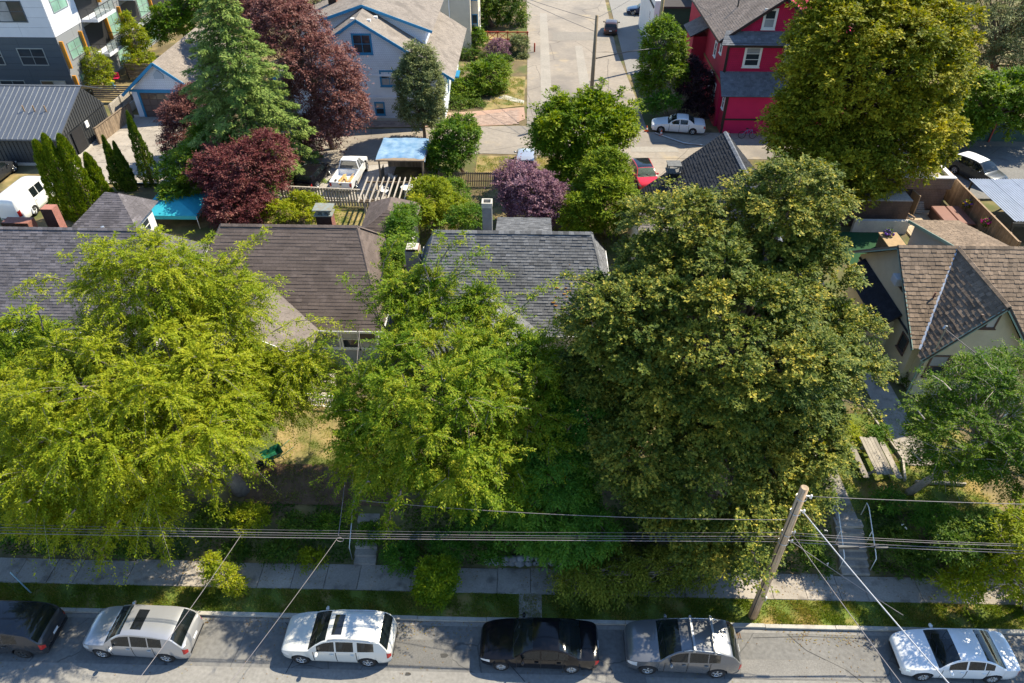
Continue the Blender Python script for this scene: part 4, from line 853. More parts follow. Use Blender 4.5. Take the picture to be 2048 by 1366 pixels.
for xx in (-12.15, -11.81, -11.47): cp.box(xx, xx+.12, 35.85, 35.97, 8.57, 8.86); cp.box(xx, xx+.12, 36.33, 36.45, 8.57, 8.86)
cp.box(-12.3, -11.2, 35.7, 36.6, 8.86, 8.93); cp.build('chimney_cap', M('mossy_cap', (.20,.17,.11), .9, .4, 5, .3, 20, col2=(.20,.25,.26)), ch)
for k, pts in enumerate([[(-11.2,40.0,4.2),(-7.6,40.0,4.2),(-9.4,41.2,5.3)], [(-7.6,40.0,4.2),(-7.6,44.2,4.2),(-9.4,43.0,5.3),(-9.4,41.2,5.3)], [(-11.2,44.2,4.2),(-11.2,40.0,4.2),(-9.4,41.2,5.3),(-9.4,43.0,5.3)]]):
    roof_plane(h2, [(p[0], p[1]+.9, p[2]+.15) for p in pts], MT['sh_brown'], MT['roof_under'], .6, .2, .02, 230+k, name='porch_slope')
wall_box(h2, -11.0, -7.9, 41.4, 44.8, 1.3, 4.3, MT['white_stucco'], 'rear_wall')
window(h2, (-8.35, 34, 3.3), 1.0, 1.2, '+x'); window(h2, (-8.35, 38.5, 3.3), 1.0, 1.2, '+x')
# front stairs and balustrade under the eave
stp = MB()
for i in range(5): stp.box(-12.2, -10.6, 28.9-i*.28, 29.2-i*.28, 1.3, 2.3-i*.18)
stp.build('front_stairs', MT['grey_wood'], h2)
hr = MB().bar((-11.9,27.6,2.25), (-10.2,27.4,2.25), .07).build('balustrade', MT['white_trim'], h2)
bme = MB().box(-.02, .02, -.02, .02, -.85, 0).mesh('baluster', MT['white_trim'])
for i in range(11): piece('baluster', bme, hr, (-11.85+i*.16, 27.59-i*.019, 2.23))
MB().bar((-11.9,27.6,1.42), (-10.2,27.4,1.42), .06).build('bottom_rail', MT['white_trim'], hr)

# --- grey shingle house with two chimneys
h3 = thing('house', 'house with mottled grey hip roof, orange moss and a tall concrete chimney', 'house', (-1, 34, 1.35))
A3, B3 = hip_house(h3, -6.6, 5.0, 30.2, 39.1, 4.5, 8.35, 1.4, 1.45, 'sh_grey', wall='white_stucco', seed=300, tabw=.30, course=.165, jit=.1, thick=.03)
ridge_caps(h3, A3, B3, MT['sh_grey'], .34, .3); ridge_caps(h3, B3, (5.0,30.2,4.5), MT['sh_grey'], .3, .32); ridge_caps(h3, B3, (5.0,39.1,4.5), MT['sh_grey'], .3, .4); ridge_caps(h3, A3, (-6.6,30.2,4.5), MT['sh_grey'], .3, .4)
front_gable(h3, -4.9, .98, 28.2, (32.1, 30.25), 4.52, 6.05, 'sh_grey', 1.3, 'white_stucco', 310)
for x in (1.8, 3.4): window(h3, (x, 30.65, 3.2), 1.1, 1.2)
mo = MB(); rg_ = random.Random(5)
for i in range(260):
    x = rg_.gauss(3.4, .8); s = abs(rg_.gauss(0, .9)); y = 30.4+s
    if not (1.4 < x < 5.0): continue
    z = 4.6+(y-30.3)*(7.42-4.6)/6.15; r = rg_.uniform(.025, .075); y = 30.2+round((y-30.2)/.126)*.126-.01
    mo.blob((x, y, 4.5+(y-30.2)*.865+.02), (r*1.8, r, r*.5), 6, 3, .2, i, t=rg_.random())
mo.build('moss', MT['moss'], h3, kind='stuff')
cc = MB().box(-2.6, -2.05, 36.2, 36.75, 5.6, 8.95).build('chimney', M('chimney_concrete', (.20,.20,.20), .9, .2, 2, .3, 50), h3)
c2_ = MB(); c2_.box(-2.63, -2.02, 36.17, 36.27, 8.95, 9.25); c2_.box(-2.63, -2.02, 36.68, 36.78, 8.95, 9.25); c2_.box(-2.63, -2.53, 36.27, 36.68, 8.95, 9.25); c2_.box(-2.12, -2.02, 36.27, 36.68, 8.95, 9.25); c2_.build('flue_liner', M('flue_clay', (.45,.42,.36), .9, .15), cc)
c3_ = MB().box(-6.9, -6.1, 34.0, 34.8, 2.0, 7.3).build('chimney', M('rendered_chimney', (.26,.235,.20), .9, .25, 1.5, .3, 50), h3)
brick_stack(h3, -6.85, -6.15, 34.05, 34.75, 7.3, 7.45, MT['red_brick'], 'chimney_top')
roof_plane(h3, [(-1.9,36.6,7.0),(1.5,36.6,7.0),(1.5,40.0,6.2),(-1.9,40.0,6.2)], MT['sh_grey'], MT['roof_under'], .3, .15, .02, 330, name='rear_slope')
wall_box(h3, -1.8, 1.4, 37.2, 39.8, 1.3, 6.1, MT['white_stucco'], 'rear_wall')

# --- steep roof behind the maple, tree shadow put into its shingle colour
h4 = thing('house', 'house with steep shade-darkened roof and brick chimney behind the top of the big maple', 'house', (12.5, 42, 1.4))
xr, zr = 13.6, 8.9
roof_plane(h4, [(7.7,47.4,3.9),(7.7,30.6,3.9),(xr,30.6,zr),(xr,47.4,zr)], MT['sh_black'], MT['roof_under'], .3, .2, .035, 400)
roof_plane(h4, [(18.3,30.6,3.9),(18.3,47.4,3.9),(xr,47.4,zr),(xr,30.6,zr)], MT['sh_black'], MT['roof_under'], .3, .2, .035, 401)
ridge_caps(h4, (xr,30.6,zr), (xr,47.4,zr), MT['sh_blue'], .3, .3, joined=True)
MB().prism([(8.3,31,1.4),(17.8,31,1.4),(17.8,31,4.25),(xr,31,zr-.25),(8.3,31,4.25)], (0,16,0)).build('wall', MT['cream_stucco'], h4)
roof_plane(h4, [(7.0,36.2,4.2),(12.6,36.2,4.2),(12.6,41.3,7.05),(7.0,41.3,7.05)], MT['sh_taupe'], MT['roof_under'], .3, .2, .03, 402, name='cross_slope')
roof_plane(h4, [(12.6,46.0,4.2),(7.0,46.0,4.2),(7.0,41.3,7.05),(12.6,41.3,7.05)], MT['sh_black'], MT['roof_under'], .3, .2, .03, 403, name='cross_slope')
ridge_caps(h4, (7.0,41.3,7.05), (12.3,41.3,7.05), MT['sh_taupe'], .34, .3)
MB().prism([(7.4,36.6,1.4),(7.4,45.6,1.4),(7.4,45.6,4.2),(7.4,41.3,6.9),(7.4,36.6,4.2)], (5,0,0)).build('cross_wall', MT['cream_stucco'], h4)
c4 = brick_stack(h4, 9.7, 10.5, 45.6, 46.3, 4.5, 6.6, M('dark_brick', (.10,.085,.08), .9, .2, 6, .2, 40, tint=.4))
q_ = MB().box(9.62, 10.58, 45.52, 46.38, 6.6, 6.7)
for xx in (9.68, 10.44):
    for yy in (45.58, 46.2): q_.box(xx, xx+.08, yy, yy+.1, 6.7, 7.15)
q_.box(9.62, 10.58, 45.5, 46.4, 7.15, 7.2); q_.build('chimney_cap', M('sooty_cap', (.12,.12,.115), .7, .25, 6), c4)

# --- cream house with cedar shakes
h5 = thing('house', 'cream stucco house with cedar shake cross gable roof at the right', 'house', (23.5, 32, 1.45))
shk = MT['sh_shake']; und = MT['roof_under']; ST = MT['cream_stucco']
zr5, yr5, ye5, ze5 = 7.9, 34.4, 29.6, 4.5; XL = 20.7; YF = 28.8
roof_plane(h5, [(XL,ye5,ze5),(21.18,ye5,ze5),(24,yr5,zr5),(XL,yr5,zr5)], shk, und, .23, .25, .035, 500, wob=.02, jit=.35, individual=130, tname='shake')
roof_plane(h5, [(26.82,ye5,ze5),(36,ye5,ze5),(36,yr5,zr5),(24,yr5,zr5)], shk, und, .23, .25, .035, 502, wob=.02, jit=.35, individual=30, tname='shake')
roof_plane(h5, [(21.0,YF,4.28),(21.0,29.29,4.28),(24,yr5,zr5),(24,YF,zr5)], shk, und, .23, .25, .035, 503, wob=.02, jit=.35, individual=130, tname='shake')
roof_plane(h5, [(27.0,29.29,4.28),(27.0,YF,4.28),(24,YF,zr5),(24,yr5,zr5)], shk, und, .23, .25, .035, 504, wob=.02, jit=.35, tname='shake')
roof_plane(h5, [(36,39.2,ze5),(XL,39.2,ze5),(XL,yr5,zr5),(36,yr5,zr5)], shk, shk, .3, .3, .035, 501, bare=True)
ridge_caps(h5, (XL,yr5,zr5), (36,yr5,zr5), shk, .3, .26); ridge_caps(h5, (24,YF,zr5), (24,yr5,zr5), shk, .28, .26)
MB().bar((21.1,29.5,4.47), (24,yr5,zr5+.02), .16, .03).build('valley_flashing', MT['galv'], h5)
TR = MT['teal_trim']
MB().prism([(21.15,30.1,1.4),(21.15,38.7,1.4),(21.15,38.7,4.6),(21.15,yr5,zr5-.2),(21.15,30.1,4.6)], (14,0,0)).build('wall', ST, h5)
MB().prism([(21.5,29.25,1.4),(26.5,29.25,1.4),(26.5,29.25,4.6),(24,29.25,zr5-.2),(21.5,29.25,4.6)], (0,3,0)).build('gable_wall', ST, h5)
for a, b in (((XL+.03,29.55,ze5-.12),(XL+.03,yr5,zr5-.12)), ((XL+.03,39.25,ze5-.12),(XL+.03,yr5,zr5-.12)), ((21.0,YF+.03,4.17),(24,YF+.03,zr5-.12)), ((27.0,YF+.03,4.17),(24,YF+.03,zr5-.12))): fascia(h5, a, b, TR, .2, .05, 'rake_board')
br_ = M('brown_frame', (.12,.075,.06), .6, .1)
window(h5, (23.66,29.25,6.62), .85, .72, '-y', br_, nx=2, ny=1, trim=.08)
for x in (22.2, 23.3, 24.4): window(h5, (x,29.25,3.55), .85, 1.35, '-y', br_, nx=1, ny=2, trim=.09)
window(h5, (21.15,33.4,6.3), .7, .8, '-x', br_, nx=1, ny=2, trim=.08)
window(h5, (21.15,31.1,3.6), .7, .9, '-x', br_, nx=1, ny=1, trim=.08)
ac = MB().box(20.62,21.14,33.1,33.75,6.05,6.5)
for k in range(6): ac.box(20.60,20.625,33.15,33.7,6.1+k*.06,6.13+k*.06)
ac.build('air_conditioner', M('ac_case', (.5,.5,.5), .5, .1), h5)
# lean-to bay on the side wall
wall_box(h5, 20.45, 21.14, 32.6, 37.6, 1.4, 3.95, ST, 'bay_wall')
roof_plane(h5, [(20.1,38.0,3.85),(20.1,32.2,3.85),(21.13,32.2,4.75),(21.13,38.0,4.75)], MT['sh_black'], und, .3, .18, .02, 506, name='bay_slope')
window(h5, (20.45,34.2,2.9), .7, .9, '-x', br_, nx=1, ny=1, trim=.08)
MB().tube([(21.2,29.2,4.3),(21.25,29.15,4.0),(21.25,29.15,1.45)], .045, 8).build('downpipe', MT['teal_trim'], h5)
MB().tube([(21.1,38.6,4.4),(21.1,30.0,4.4)], .06, 8).build('gutter', MT['black'], h5)
MB().lathe([(0,0),(.045,0),(.045,.4),(.0,.42)], (22.2,31.9,6.1), 8).build('vent_pipe', MT['red_brick'], h5)
mst = MB().tube([(21.5,28.95,5.0),(21.5,28.95,6.5)], .035, 8); mst.tube([(21.5,28.95,6.5),(21.38,28.9,6.55),(21.3,28.85,6.42)], .05, 8); mst.build('service_mast', MT['galv'], h5)
# porch roof on the right of the gable
roof_plane(h5, [(25.5,27.2,3.7),(25.5,30.0,3.7),(27.0,30.0,4.6),(27.0,27.2,4.6)], shk, und, .23, .25, .035, 507, name='porch_slope', tname='shake')
roof_plane(h5, [(28.5,30.0,3.7),(28.5,27.2,3.7),(27.0,27.2,4.6),(27.0,30.0,4.6)], shk, und, .23, .25, .035, 508, name='porch_slope', tname='shake')
for x in (25.75, 28.2): MB().box(x-.08,x+.08,27.4,27.56,1.4,3.65).build('porch_post', MT['white_trim'], h5)
# rear wing, shallow shake roof
roof_plane(h5, [(29.6,43.5,4.35),(26.2,43.5,4.35),(26.2,37.6,5.85),(29.6,37.6,5.85)], shk, und, .2, .22, .03, 509, name='rear_slope', wob=.015, jit=.3, tname='shake')
MT['grey_siding'] = siding('grey_siding', (.33,.33,.32), .14)
MB().prism([(26.5,43.1,1.4),(26.5,38.0,1.4),(26.5,38.0,5.6),(26.5,43.1,4.3)], (2.9,0,0)).build('rear_wall', MT['grey_siding'], h5)
fascia(h5, (26.18,43.5,4.27), (26.18,37.6,5.77), TR, .2, .05, 'rake_board')
brick_stack(h5, 29.9, 30.7, 35.2, 36.0, 6.5, 9.0, MT['red_brick'])

# ================================================================ BUILDINGS ALONG THE LANE
# --- pale blue three-storey house
hb = thing('house', 'pale blue shingled house with bright blue trim and stacked gables across the lane', 'house', (-14, 70, 1.58))
PBS = siding('pale_blue_shingle', (.68,.74,.82), .16, shingle=True); PBL = siding('pale_blue_lap', (.70,.76,.84), .13)
BT = M('blue_trim', (.025,.22,.42), .5, .08, 2); TP = MT['sh_taupe']
fy = 66.5; xc = -15.48
wall_box(hb, -22.4, -8.1, fy, 82, 1.5, 6.0, PBL)
MB().prism([(-22.4,fy-.03,5.95),(-8.1,fy-.03,5.95),(-9.0,fy-.03,6.5),(xc,fy-.03,10.65),(-21.9,fy-.03,6.5)], (0,14,0)).build('gable_wall', PBS, hb)
MB().box(-22.4,-8.07,fy-.06,fy-.03,5.85,6.05).build('belt_board', PBL, hb); MB().box(-22.4,-8.07,fy-.07,fy-.005,3.75,3.95).build('belt_board', PBL, hb)
MB().box(-22.4,-8.07,fy-.025,fy-.004,1.5,3.74).build('base_wall', PBS, hb)
MB().box(-22.45,-8.05,fy-.1,fy-.01,1.5,1.85).build('plinth', MT['concrete'], hb)
roof_plane(hb, [(-7.0,fy-.35,5.75),(-7.0,82,5.75),(xc,82,10.95),(xc,fy-.35,10.95)], TP, und, .3, .2, .02, 600)
roof_plane(hb, [(-23.9,82,5.75),(-23.9,fy-.35,5.75),(xc,fy-.35,10.95),(xc,82,10.95)], TP, und, .3, .2, .02, 601)
fascia(hb, (-7.0,fy-.38,5.62), (xc,fy-.38,10.82), BT, .24, .06, 'rake_board'); fascia(hb, (-23.9,fy-.38,5.62), (xc,fy-.38,10.82), BT, .24, .06, 'rake_board')
# broad rear gable (dormers)
ry = 70.2
MB().prism([(-21.9,ry,6),(-9.95,ry,6),(-9.95,ry,9.1),(xc,ry,11.0),(-21.9,ry,9.1)], (0,11,0)).build('dormer_wall', PBS, hb)
roof_plane(hb, [(-9.2,ry-.5,9.0),(-9.2,82,9.0),(xc-.1,82,11.25),(xc-.1,ry-.5,11.25)], TP, und, .3, .2, .02, 602, name='dormer_slope')
roof_plane(hb, [(-22.6,82,9.0),(-22.6,ry-.5,9.0),(xc-.1,ry-.5,11.25),(xc-.1,82,11.25)], TP, und, .3, .2, .02, 603, name='dormer_slope')
fascia(hb, (-9.2,ry-.53,8.88), (xc-.1,ry-.53,11.13), BT, .24, .06, 'rake_board'); fascia(hb, (-22.6,ry-.53,8.88), (xc-.1,ry-.53,11.13), BT, .24, .06, 'rake_board')
window(hb, (-15.23,fy-.03,8.75), 1.5, 1.5, '-y', BT, nx=2, ny=2, trim=.16)
window(hb, (-13.1,fy,5.65), 1.45, 1.2, '-y', BT, nx=2, ny=2, trim=.16)
window(hb, (-14.3,fy-.025,2.78), .7, 1.0, '-y', BT, nx=1, ny=2, trim=.14)
window(hb, (-19.2,fy,5.2), 1.3, 1.2, '-y', BT, nx=2, ny=2, trim=.16)
window(hb, (-8.1,70,5.0), 1.0, 1.2, '+x', BT)
brick_stack(hb, -20.0, -19.2, 75, 75.8, 9.6, 12.6, MT['red_brick'])
for (x, y) in ((-14.6,67.6), (-14.3,69.3), (-10.2,68.6), (-9.4,67.4), (-15.9,66.9)):
    z = 10.95-abs(x-xc)*.613; MB().box(x-.16,x+.16,y-.16,y+.16,z-.05,z+.14).build('roof_vent', MT['white_trim'], hb)
MB().box(-8.06,-7.0,70.6,72.4,4.3,4.45).build('porch_roof', BT, hb)
# --- tall cream building behind it
hc = thing('building', 'tall cream walled building with bay windows behind the blue house', 'building', (-9.0, 88, 1.58))
CW = siding('cream_siding', (.56,.50,.40), .16)
wall_box(hc, -16, -6.9, 86.5, 100, 1.5, 11.5, CW); wall_box(hc, -6.95, -6.1, 88.0, 92.0, 2.2, 10.8, CW, 'bay_wall')
for z in (4.6, 8.2):
    window(hc, (-6.1,90,z), 1.5, 1.9, '+x', 'white_trim', nx=2); window(hc, (-6.52,88.0,z), .55, 1.9, '-y', BT, ny=2, trim=.08)
MB().tube([(-9.3,86.4,11.4),(-9.3,86.4,1.6)], .06, 8).build('downpipe', MT['white_trim'], hc); MB().box(-16.2,-5.9,86.2,100,11.5,11.8).build('cornice', MT['white_trim'], hc)

# --- red house
hr_ = thing('house', 'tall crimson house with white windows and brown gabled roof beside the lane', 'house', (22, 72, 1.58))
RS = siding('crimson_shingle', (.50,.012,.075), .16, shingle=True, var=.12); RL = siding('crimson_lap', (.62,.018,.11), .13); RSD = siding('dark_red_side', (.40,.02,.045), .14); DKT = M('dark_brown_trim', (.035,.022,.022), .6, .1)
wall_box(hr_, 17.7, 30, 66.0, 84, 1.5, 9.3, RS); 
MB().box(17.66,17.71,66.0,84,1.5,9.3).build('side_wall', RSD, hr_)
wall_box(hr_, 18.0, 30, 64.3, 66.0, 1.5, 5.35, RL, 'porch_wall')
MB().box(17.97,18.01,64.3,66.0,1.5,5.35).build('porch_side', RSD, hr_)
MB().box(17.9,30,64.24,64.3,2.85,3.0).build('belt_board', DKT, hr_); MB().box(17.94,18.14,64.22,64.32,1.5,5.3).build('corner_board', DKT, hr_); MB().box(17.62,17.84,65.93,66.03,5.4,9.3).build('corner_board', DKT, hr_)
MB().box(17.6,17.665,66,84,5.55,5.75).build('belt_board', M('ochre_trim', (.22,.13,.05), .7, .1), hr_)
roof_plane(hr_, [(17.35,63.9,5.2),(30.5,63.9,5.2),(30.5,66.05,6.75),(17.35,66.05,6.75)], MT['sh_blue'], und, .3, .2, .02, 620, name='porch_slope')
MB().box(17.6,30,65.4,66.02,9.0,9.35).build('frieze', DKT, hr_)
roof_plane(hr_, [(16.9,65.3,9.25),(27,65.3,9.25),(26.5,66.6,10.1),(17.4,66.6,10.1)], MT['sh_blue'], und, .3, .2, .02, 621, name='skirt_slope')
xm = 22.0; zr_ = 12.9
MB().prism([(17.7,66.55,9.3),(26.3,66.55,9.3),(26.3,66.55,9.8),(xm,66.55,zr_-.25),(17.7,66.55,9.8)], (0,18,0)).build('gable_wall', RS, hr_)
RB = shingle_mat('brown_roof_shingle', (.20,.16,.135), .22)
roof_plane(hr_, [(16.9,84,9.3),(16.9,66.2,9.3),(xm,66.2,zr_),(xm,84,zr_)], RB, und, .3, .2, .02, 622)
roof_plane(hr_, [(27.1,66.2,9.3),(27.1,84,9.3),(xm,84,zr_),(xm,66.2,zr_)], RB, und, .3, .2, .02, 623, bare=True)
fascia(hr_, (16.9,66.17,9.2), (xm,66.17,zr_-.1), DKT, .24, .06, 'rake_board'); fascia(hr_, (27.1,66.17,9.2), (xm,66.17,zr_-.1), DKT, .24, .06, 'rake_board'); fascia(hr_, (16.87,66.2,9.2), (16.87,84,9.2), DKT, .2, .06, 'gutter')
window(hr_, (21.0,66.55,11.1), .8, 1.35, '-y', ny=2, trim=.2); window(hr_, (20.0,66.0,8.05), 1.15, 1.5, '-y', ny=3, trim=.2); window(hr_, (23.4,66.0,8.05), 1.0, 1.5, '-y', ny=2, trim=.2)
for (y, z, h) in ((68.2,8.3,1.1), (70.2,7.4,1.1), (68.0,4.2,1.3), (70.0,4.6,1.3)): window(hr_, (17.66,y,z), .6, h, '-x', ny=2, trim=.14)
window(hr_, (17.97,65.1,4.3), .5, 1.1, '-x', ny=2, trim=.13)
MB().tube([(17.9,64.2,2.3),(17.9,64.2,4.9),(17.75,65.9,5.6),(17.75,65.9,9.1)], .05, 8).build('downpipe', DKT, hr_)
MB().tube([(19.2,71,10.6),(19.2,71,11.7)], .07, 8).build('vent_pipe', MT['dark_metal'], hr_)
roof_plane(hr_, [(15.9,78,7.4),(15.9,74,7.4),(17.6,74,8.3),(17.6,78,8.3)], RB, und, .3, .2, .02, 624, name='side_porch_slope')
wall_box(hr_, 16.3, 17.65, 74.4, 77.6, 1.5, 7.3, RSD, 'side_porch_wall')
# --- dark green and white building at the top
hg = thing('building', 'dark green building with white end wall behind the red house', 'building', (16, 88, 1.58))
wall_box(hg, 14.8, 19, 88, 99, 1.5, 6.5, siding('dark_green', (.02,.075,.05), .2)); wall_box(hg, 14.2, 14.79, 87.2, 99, 1.5, 7.4, MT['white_stucco'], 'end_wall'); wall_box(hg, 19.01, 19.8, 85.5, 99, 1.5, 8.5, MT['cream_stucco'], 'end_wall')
MB().box(14.1,19.1,87.6,99,6.5,6.7).build('roof', MT['roof_under'], hg); window(hg, (14.2,90,5), .8, 1.2, '-x')
roof_plane(hg, [(14.2,84.6,3.4),(17.0,84.6,3.4),(17.0,87.2,4.2),(14.2,87.2,4.2)], MT['sh_taupe'], und, .3, .2, .02, 630, name='awning_slope')
for x in (14.3,16.9): MB().box(x-.06,x+.06,84.7,84.82,1.5,3.35).build('awning_post', DKT, hg)
hy = thing('building', 'pale yellow building with white windows behind the crimson gable', 'building', (27, 95, 1.58))
wall_box(hy, 24, 34, 92, 104, 1.5, 13.5, M('pale_yellow', (.60,.52,.33), .85, .06)); 
for x in (25.6, 28.2): window(hy, (x,92,11.8), 1.1, 1.6, '-y', ny=2, trim=.16)
MB().box(23.8,34.2,91.8,104,13.5,13.8).build('roof', MT['sh_taupe'], hy)

# --- blue trimmed garage
gg = thing('garage', 'pale blue garage with bright blue bargeboards and brown roller door', 'garage', (-35, 68, 1.58))
wall_box(gg, -38.2, -31.9, 66.9, 80.5, 1.5, 4.15, PBL)
gx = -35.05; gpk = 6.95
MB().prism([(-38.2,66.88,4.14),(-31.9,66.88,4.14),(gx,66.88,gpk-.2)], (0,13.5,0)).build('gable_wall', PBS, gg)
roof_plane(gg, [(-31.2,66.4,3.95),(-31.2,80.8,3.95),(gx,80.8,gpk),(gx,66.4,gpk)], TP, und, .3, .2, .025, 640)
roof_plane(gg, [(-38.9,80.8,3.95),(-38.9,66.4,3.95),(gx,66.4,gpk),(gx,80.8,gpk)], TP, und, .3, .2, .025, 641, bare=True)
fascia(gg, (-31.2,66.36,3.83), (gx,66.36,gpk-.12), BT, .26, .07, 'rake_board'); fascia(gg, (-38.9,66.36,3.83), (gx,66.36,gpk-.12), BT, .26, .07, 'rake_board')
MB().box(-38.3,-31.8,66.80,66.9,4.05,4.25).build('belt_board', BT, gg)
GD = M('garage_door', (.115,.09,.085), .5, .08, 2)
gd = MB().box(-37.4,-32.8,66.84,66.89,1.58,3.95).build('garage_door', GD, gg)
for j in range(4):
    for i in range(6):
        x0 = -37.36+i*.765; z0 = 1.62+j*.58
        MB().box(x0,x0+.70,66.80,66.842,z0,z0+.5).build('panel' if j < 3 else 'pane', GD if j < 3 else MT['glass'], gd)
dt = MB(); dt.box(-37.62,-37.42,66.78,66.9,1.5,4.1); dt.box(-32.78,-32.58,66.78,66.9,1.5,4.1); dt.box(-37.62,-32.58,66.79,66.9,3.97,4.05); dt.build('door_trim', BT, gg)
MB().prism([(-35.5,66.8,5.3),(-34.6,66.8,5.3),(-34.6,66.8,5.7),(-35.05,66.8,6.15),(-35.5,66.8,5.7)], (0,.07,0)).build('gable_vent', M('vent_blue', (.35,.42,.5), .6, .05), gg)

# --- metal clad laneway building
mb_ = thing('building', 'dark metal clad building with standing seam roof at the left edge', 'building', (-44, 58, 1.58))
MC = M('dark_cladding', (.075,.08,.085), .5, .08, 1, metal=.3); MR = M('seam_roof', (.17,.185,.21), .38, .06, .6, metal=.55, rnd=.05)
xe, yr_, y0_, y1_ = -39.6, 61.6, 55.9, 64.4
wall_box(mb_, -58, xe-.1, y0_+.3, y1_-.2, 1.5, 4.0, MC)
MB().prism([(xe-.12,y0_+.3,3.9),(xe-.12,y1_-.2,3.9),(xe-.12,yr_,6.35)], (.12,0,0)).build('gable_wall', MC, mb_)
for side, ya, za in ((0, y0_, 3.95), (1, y1_, 5.2)):
    up = Vector((0, yr_-ya, 6.45-za)); L_ = up.length; upn = up.normalized(); nn = Vector((1,0,0)).cross(upn); nn = nn if nn.z > 0 else -nn
    pm = MB(); pm.obox((0,0,0), Vector((.222,0,0)), upn*L_/2, nn*.02); pm.obox(Vector((.222,0,0))+nn*.035, Vector((.011,0,0)), upn*L_/2, nn*.028); me_ = pm.mesh('roof_panel', MR)
    for i in range(40):
        x = xe-.1-i*.45; piece('roof_panel', me_, mb_, Vector((x, ya, za))+up/2+nn*.03)
MB().box(-58,xe+.15,yr_-.12,yr_+.12,6.46,6.52).build('ridge_flashing', MR, mb_)
pm = MB().box(0,.03,-.18,.18,0,1); bar_ = MB().box(0,.05,-.02,.02,0,1).mesh('batten', MC)
y = y0_+.55
while y < y1_-.4:
    zt = 3.9+2.45*((y-y0_-.3)/(yr_-y0_-.3) if y < yr_ else (y1_-.2-y)/(y1_-.2-yr_)); piece('batten', bar_, mb_, (xe,y,1.75), scale=(1,1,max(.3,zt-1.8))); y += .36
x = -57.5
bar2 = MB().box(-.02,.02,-.05,0,0,1).mesh('batten', MC)
while x < -39.8: piece('batten', bar2, mb_, (x,y0_+.3,1.6), scale=(1,1,2.3)); x += .36
MB().box(-58,xe+.06,y0_+.22,y0_+.34,1.5,1.75).build('plinth', MT['concrete'], mb_); MB().box(xe-.05,xe+.08,y0_+.25,y1_-.2,1.5,1.78).build('plinth', MT['concrete'], mb_)
MB().box(xe-.02,xe+.06,57.9,59.5,1.6,3.75).build('door', MT['black'], mb_); MB().box(xe,xe+.08,60.2,60.7,3.2,3.75).build('house_sign', MT['white_trim'], mb_)
MB().tube([(-58,y0_-.02,3.9),(xe+.1,y0_-.02,3.9)], .07, 8).build('gutter', MC, mb_)
for x in (-41.6,-42.6,-43.5): z = 3.95+(58.8-y0_)/(yr_-y0_)*2.5; MB().tube([(x,58.8,z),(x,58.8,z+.55)], .06, 8).build('vent_pipe', M('vent_brown', (.30,.20,.12), .7, .1), mb_)

# --- apartment building
ap = thing('apartment_building', 'grey and white apartment block with balconies and orange window fins at the top left', 'building', (-50, 78, 1.58))
AW = M('white_panel', (.62,.64,.68), .6, .05, .6); AD = M('slate_panel', (.065,.085,.105), .6, .08, .6); AG = M('grey_panel', (.24,.25,.26), .65, .06, .6); OR = M('orange_fin', (.55,.24,.03), .5, .1, 2); AL = M('alu_frame', (.32,.36,.37), .4, .05, metal=.4)
ax1 = -46.2; ay0 = 71.0
wall_box(ap, -70, ax1, ay0, 100, 1.5, 15, MT['black'], 'core')
def panels(face, a0, a1, z0, z1, mat, pw, ph, fixed):
    """cladding boards on a facade, each its own piece with an open joint"""
    cache = {}
    nz = max(1, round((z1-z0)/ph)); na = max(1, round((a1-a0)/pw)); w = (a1-a0)/na; h = (z1-z0)/nz
    me_ = (MB().box(.008,w-.008,-.03,0,.008,h-.008) if face == '-y' else MB().box(0,.03,.008,w-.008,.008,h-.008)).mesh('cladding_panel', mat)
    for i in range(na):
        for j in range(nz):
            piece('cladding_panel', me_, ap, (a0+i*w, fixed, z0+j*h) if face == '-y' else (fixed, a0+i*w, z0+j*h))
panels('-y', -62, ax1, 7.75, 15, AW, 3.4, .9, ay0); panels('-y', -62, ax1, 1.5, 7.72, AD, 4.5, .62, ay0)
panels('+x', ay0, 76.2, 7.75, 15, AW, 2.6, 1.4, ax1); panels('+x', ay0, 92, 1.5, 7.72, AG, 2.9, 1.1, ax1); panels('+x', 78, 92, 7.75, 15, AG, 2.9, 1.4, ax1)
AF = ay0-.03
for (x, z, w, h, fr) in ((-49.6,10.1,2.6,1.75,AD), (-55.2,10.1,2.6,1.75,AD), (-49.2,5.9,2.5,1.5,AL), (-53.6,5.9,2.6,1.5,AL), (-58.5,5.9,2.6,1.5,AL), (-48.2,2.9,2.4,1.2,AL), (-52.4,2.9,2.4,1.2,AL), (-49.6,13.6,2.6,1.5,AD)):
    window(ap, (x,AF,z), w, h, '-y', fr, 'glass', nx=2, ny=2, trim=.09, sill=False)
AXF = ax1+.03
for (y, z, w, h) in ((73.5,10.6,2.6,1.8), (73.6,6.0,2.5,1.5), (73.6,2.9,2.5,1.5), (82.0,6.0,2.6,2.0), (82.0,2.9,2.6,2.0), (82.2,9.8,2.4,2.0), (89.5,6.0,2.6,2.0), (89.5,2.9,2.6,2.0), (89.5,10,2.4,2.0)):
    window(ap, (AXF,y,z), w, h, '+x', AL, 'glass_green', nx=2, ny=2, trim=.08, sill=False)
for (y, z0, z1) in ((71.25,4.7,7.3), (75.0,4.7,7.2), (71.25,1.6,4.0), (75.0,1.6,4.0), (80.4,4.8,7.3), (83.7,4.8,7.3), (83.7,1.7,4.2), (91.2,4.8,7.3), (80.4,8.6,11)): MB().box(AXF,AXF+.35,y-.09,y+.09,z0,z1).build('window_fin', OR, ap)
GR = M('balcony_glass', (.25,.30,.30), .08, .1, spec=.8); rl = MT['dark_metal']
GR.node_tree.nodes['Principled BSDF'].inputs['Alpha'].default_value = .45
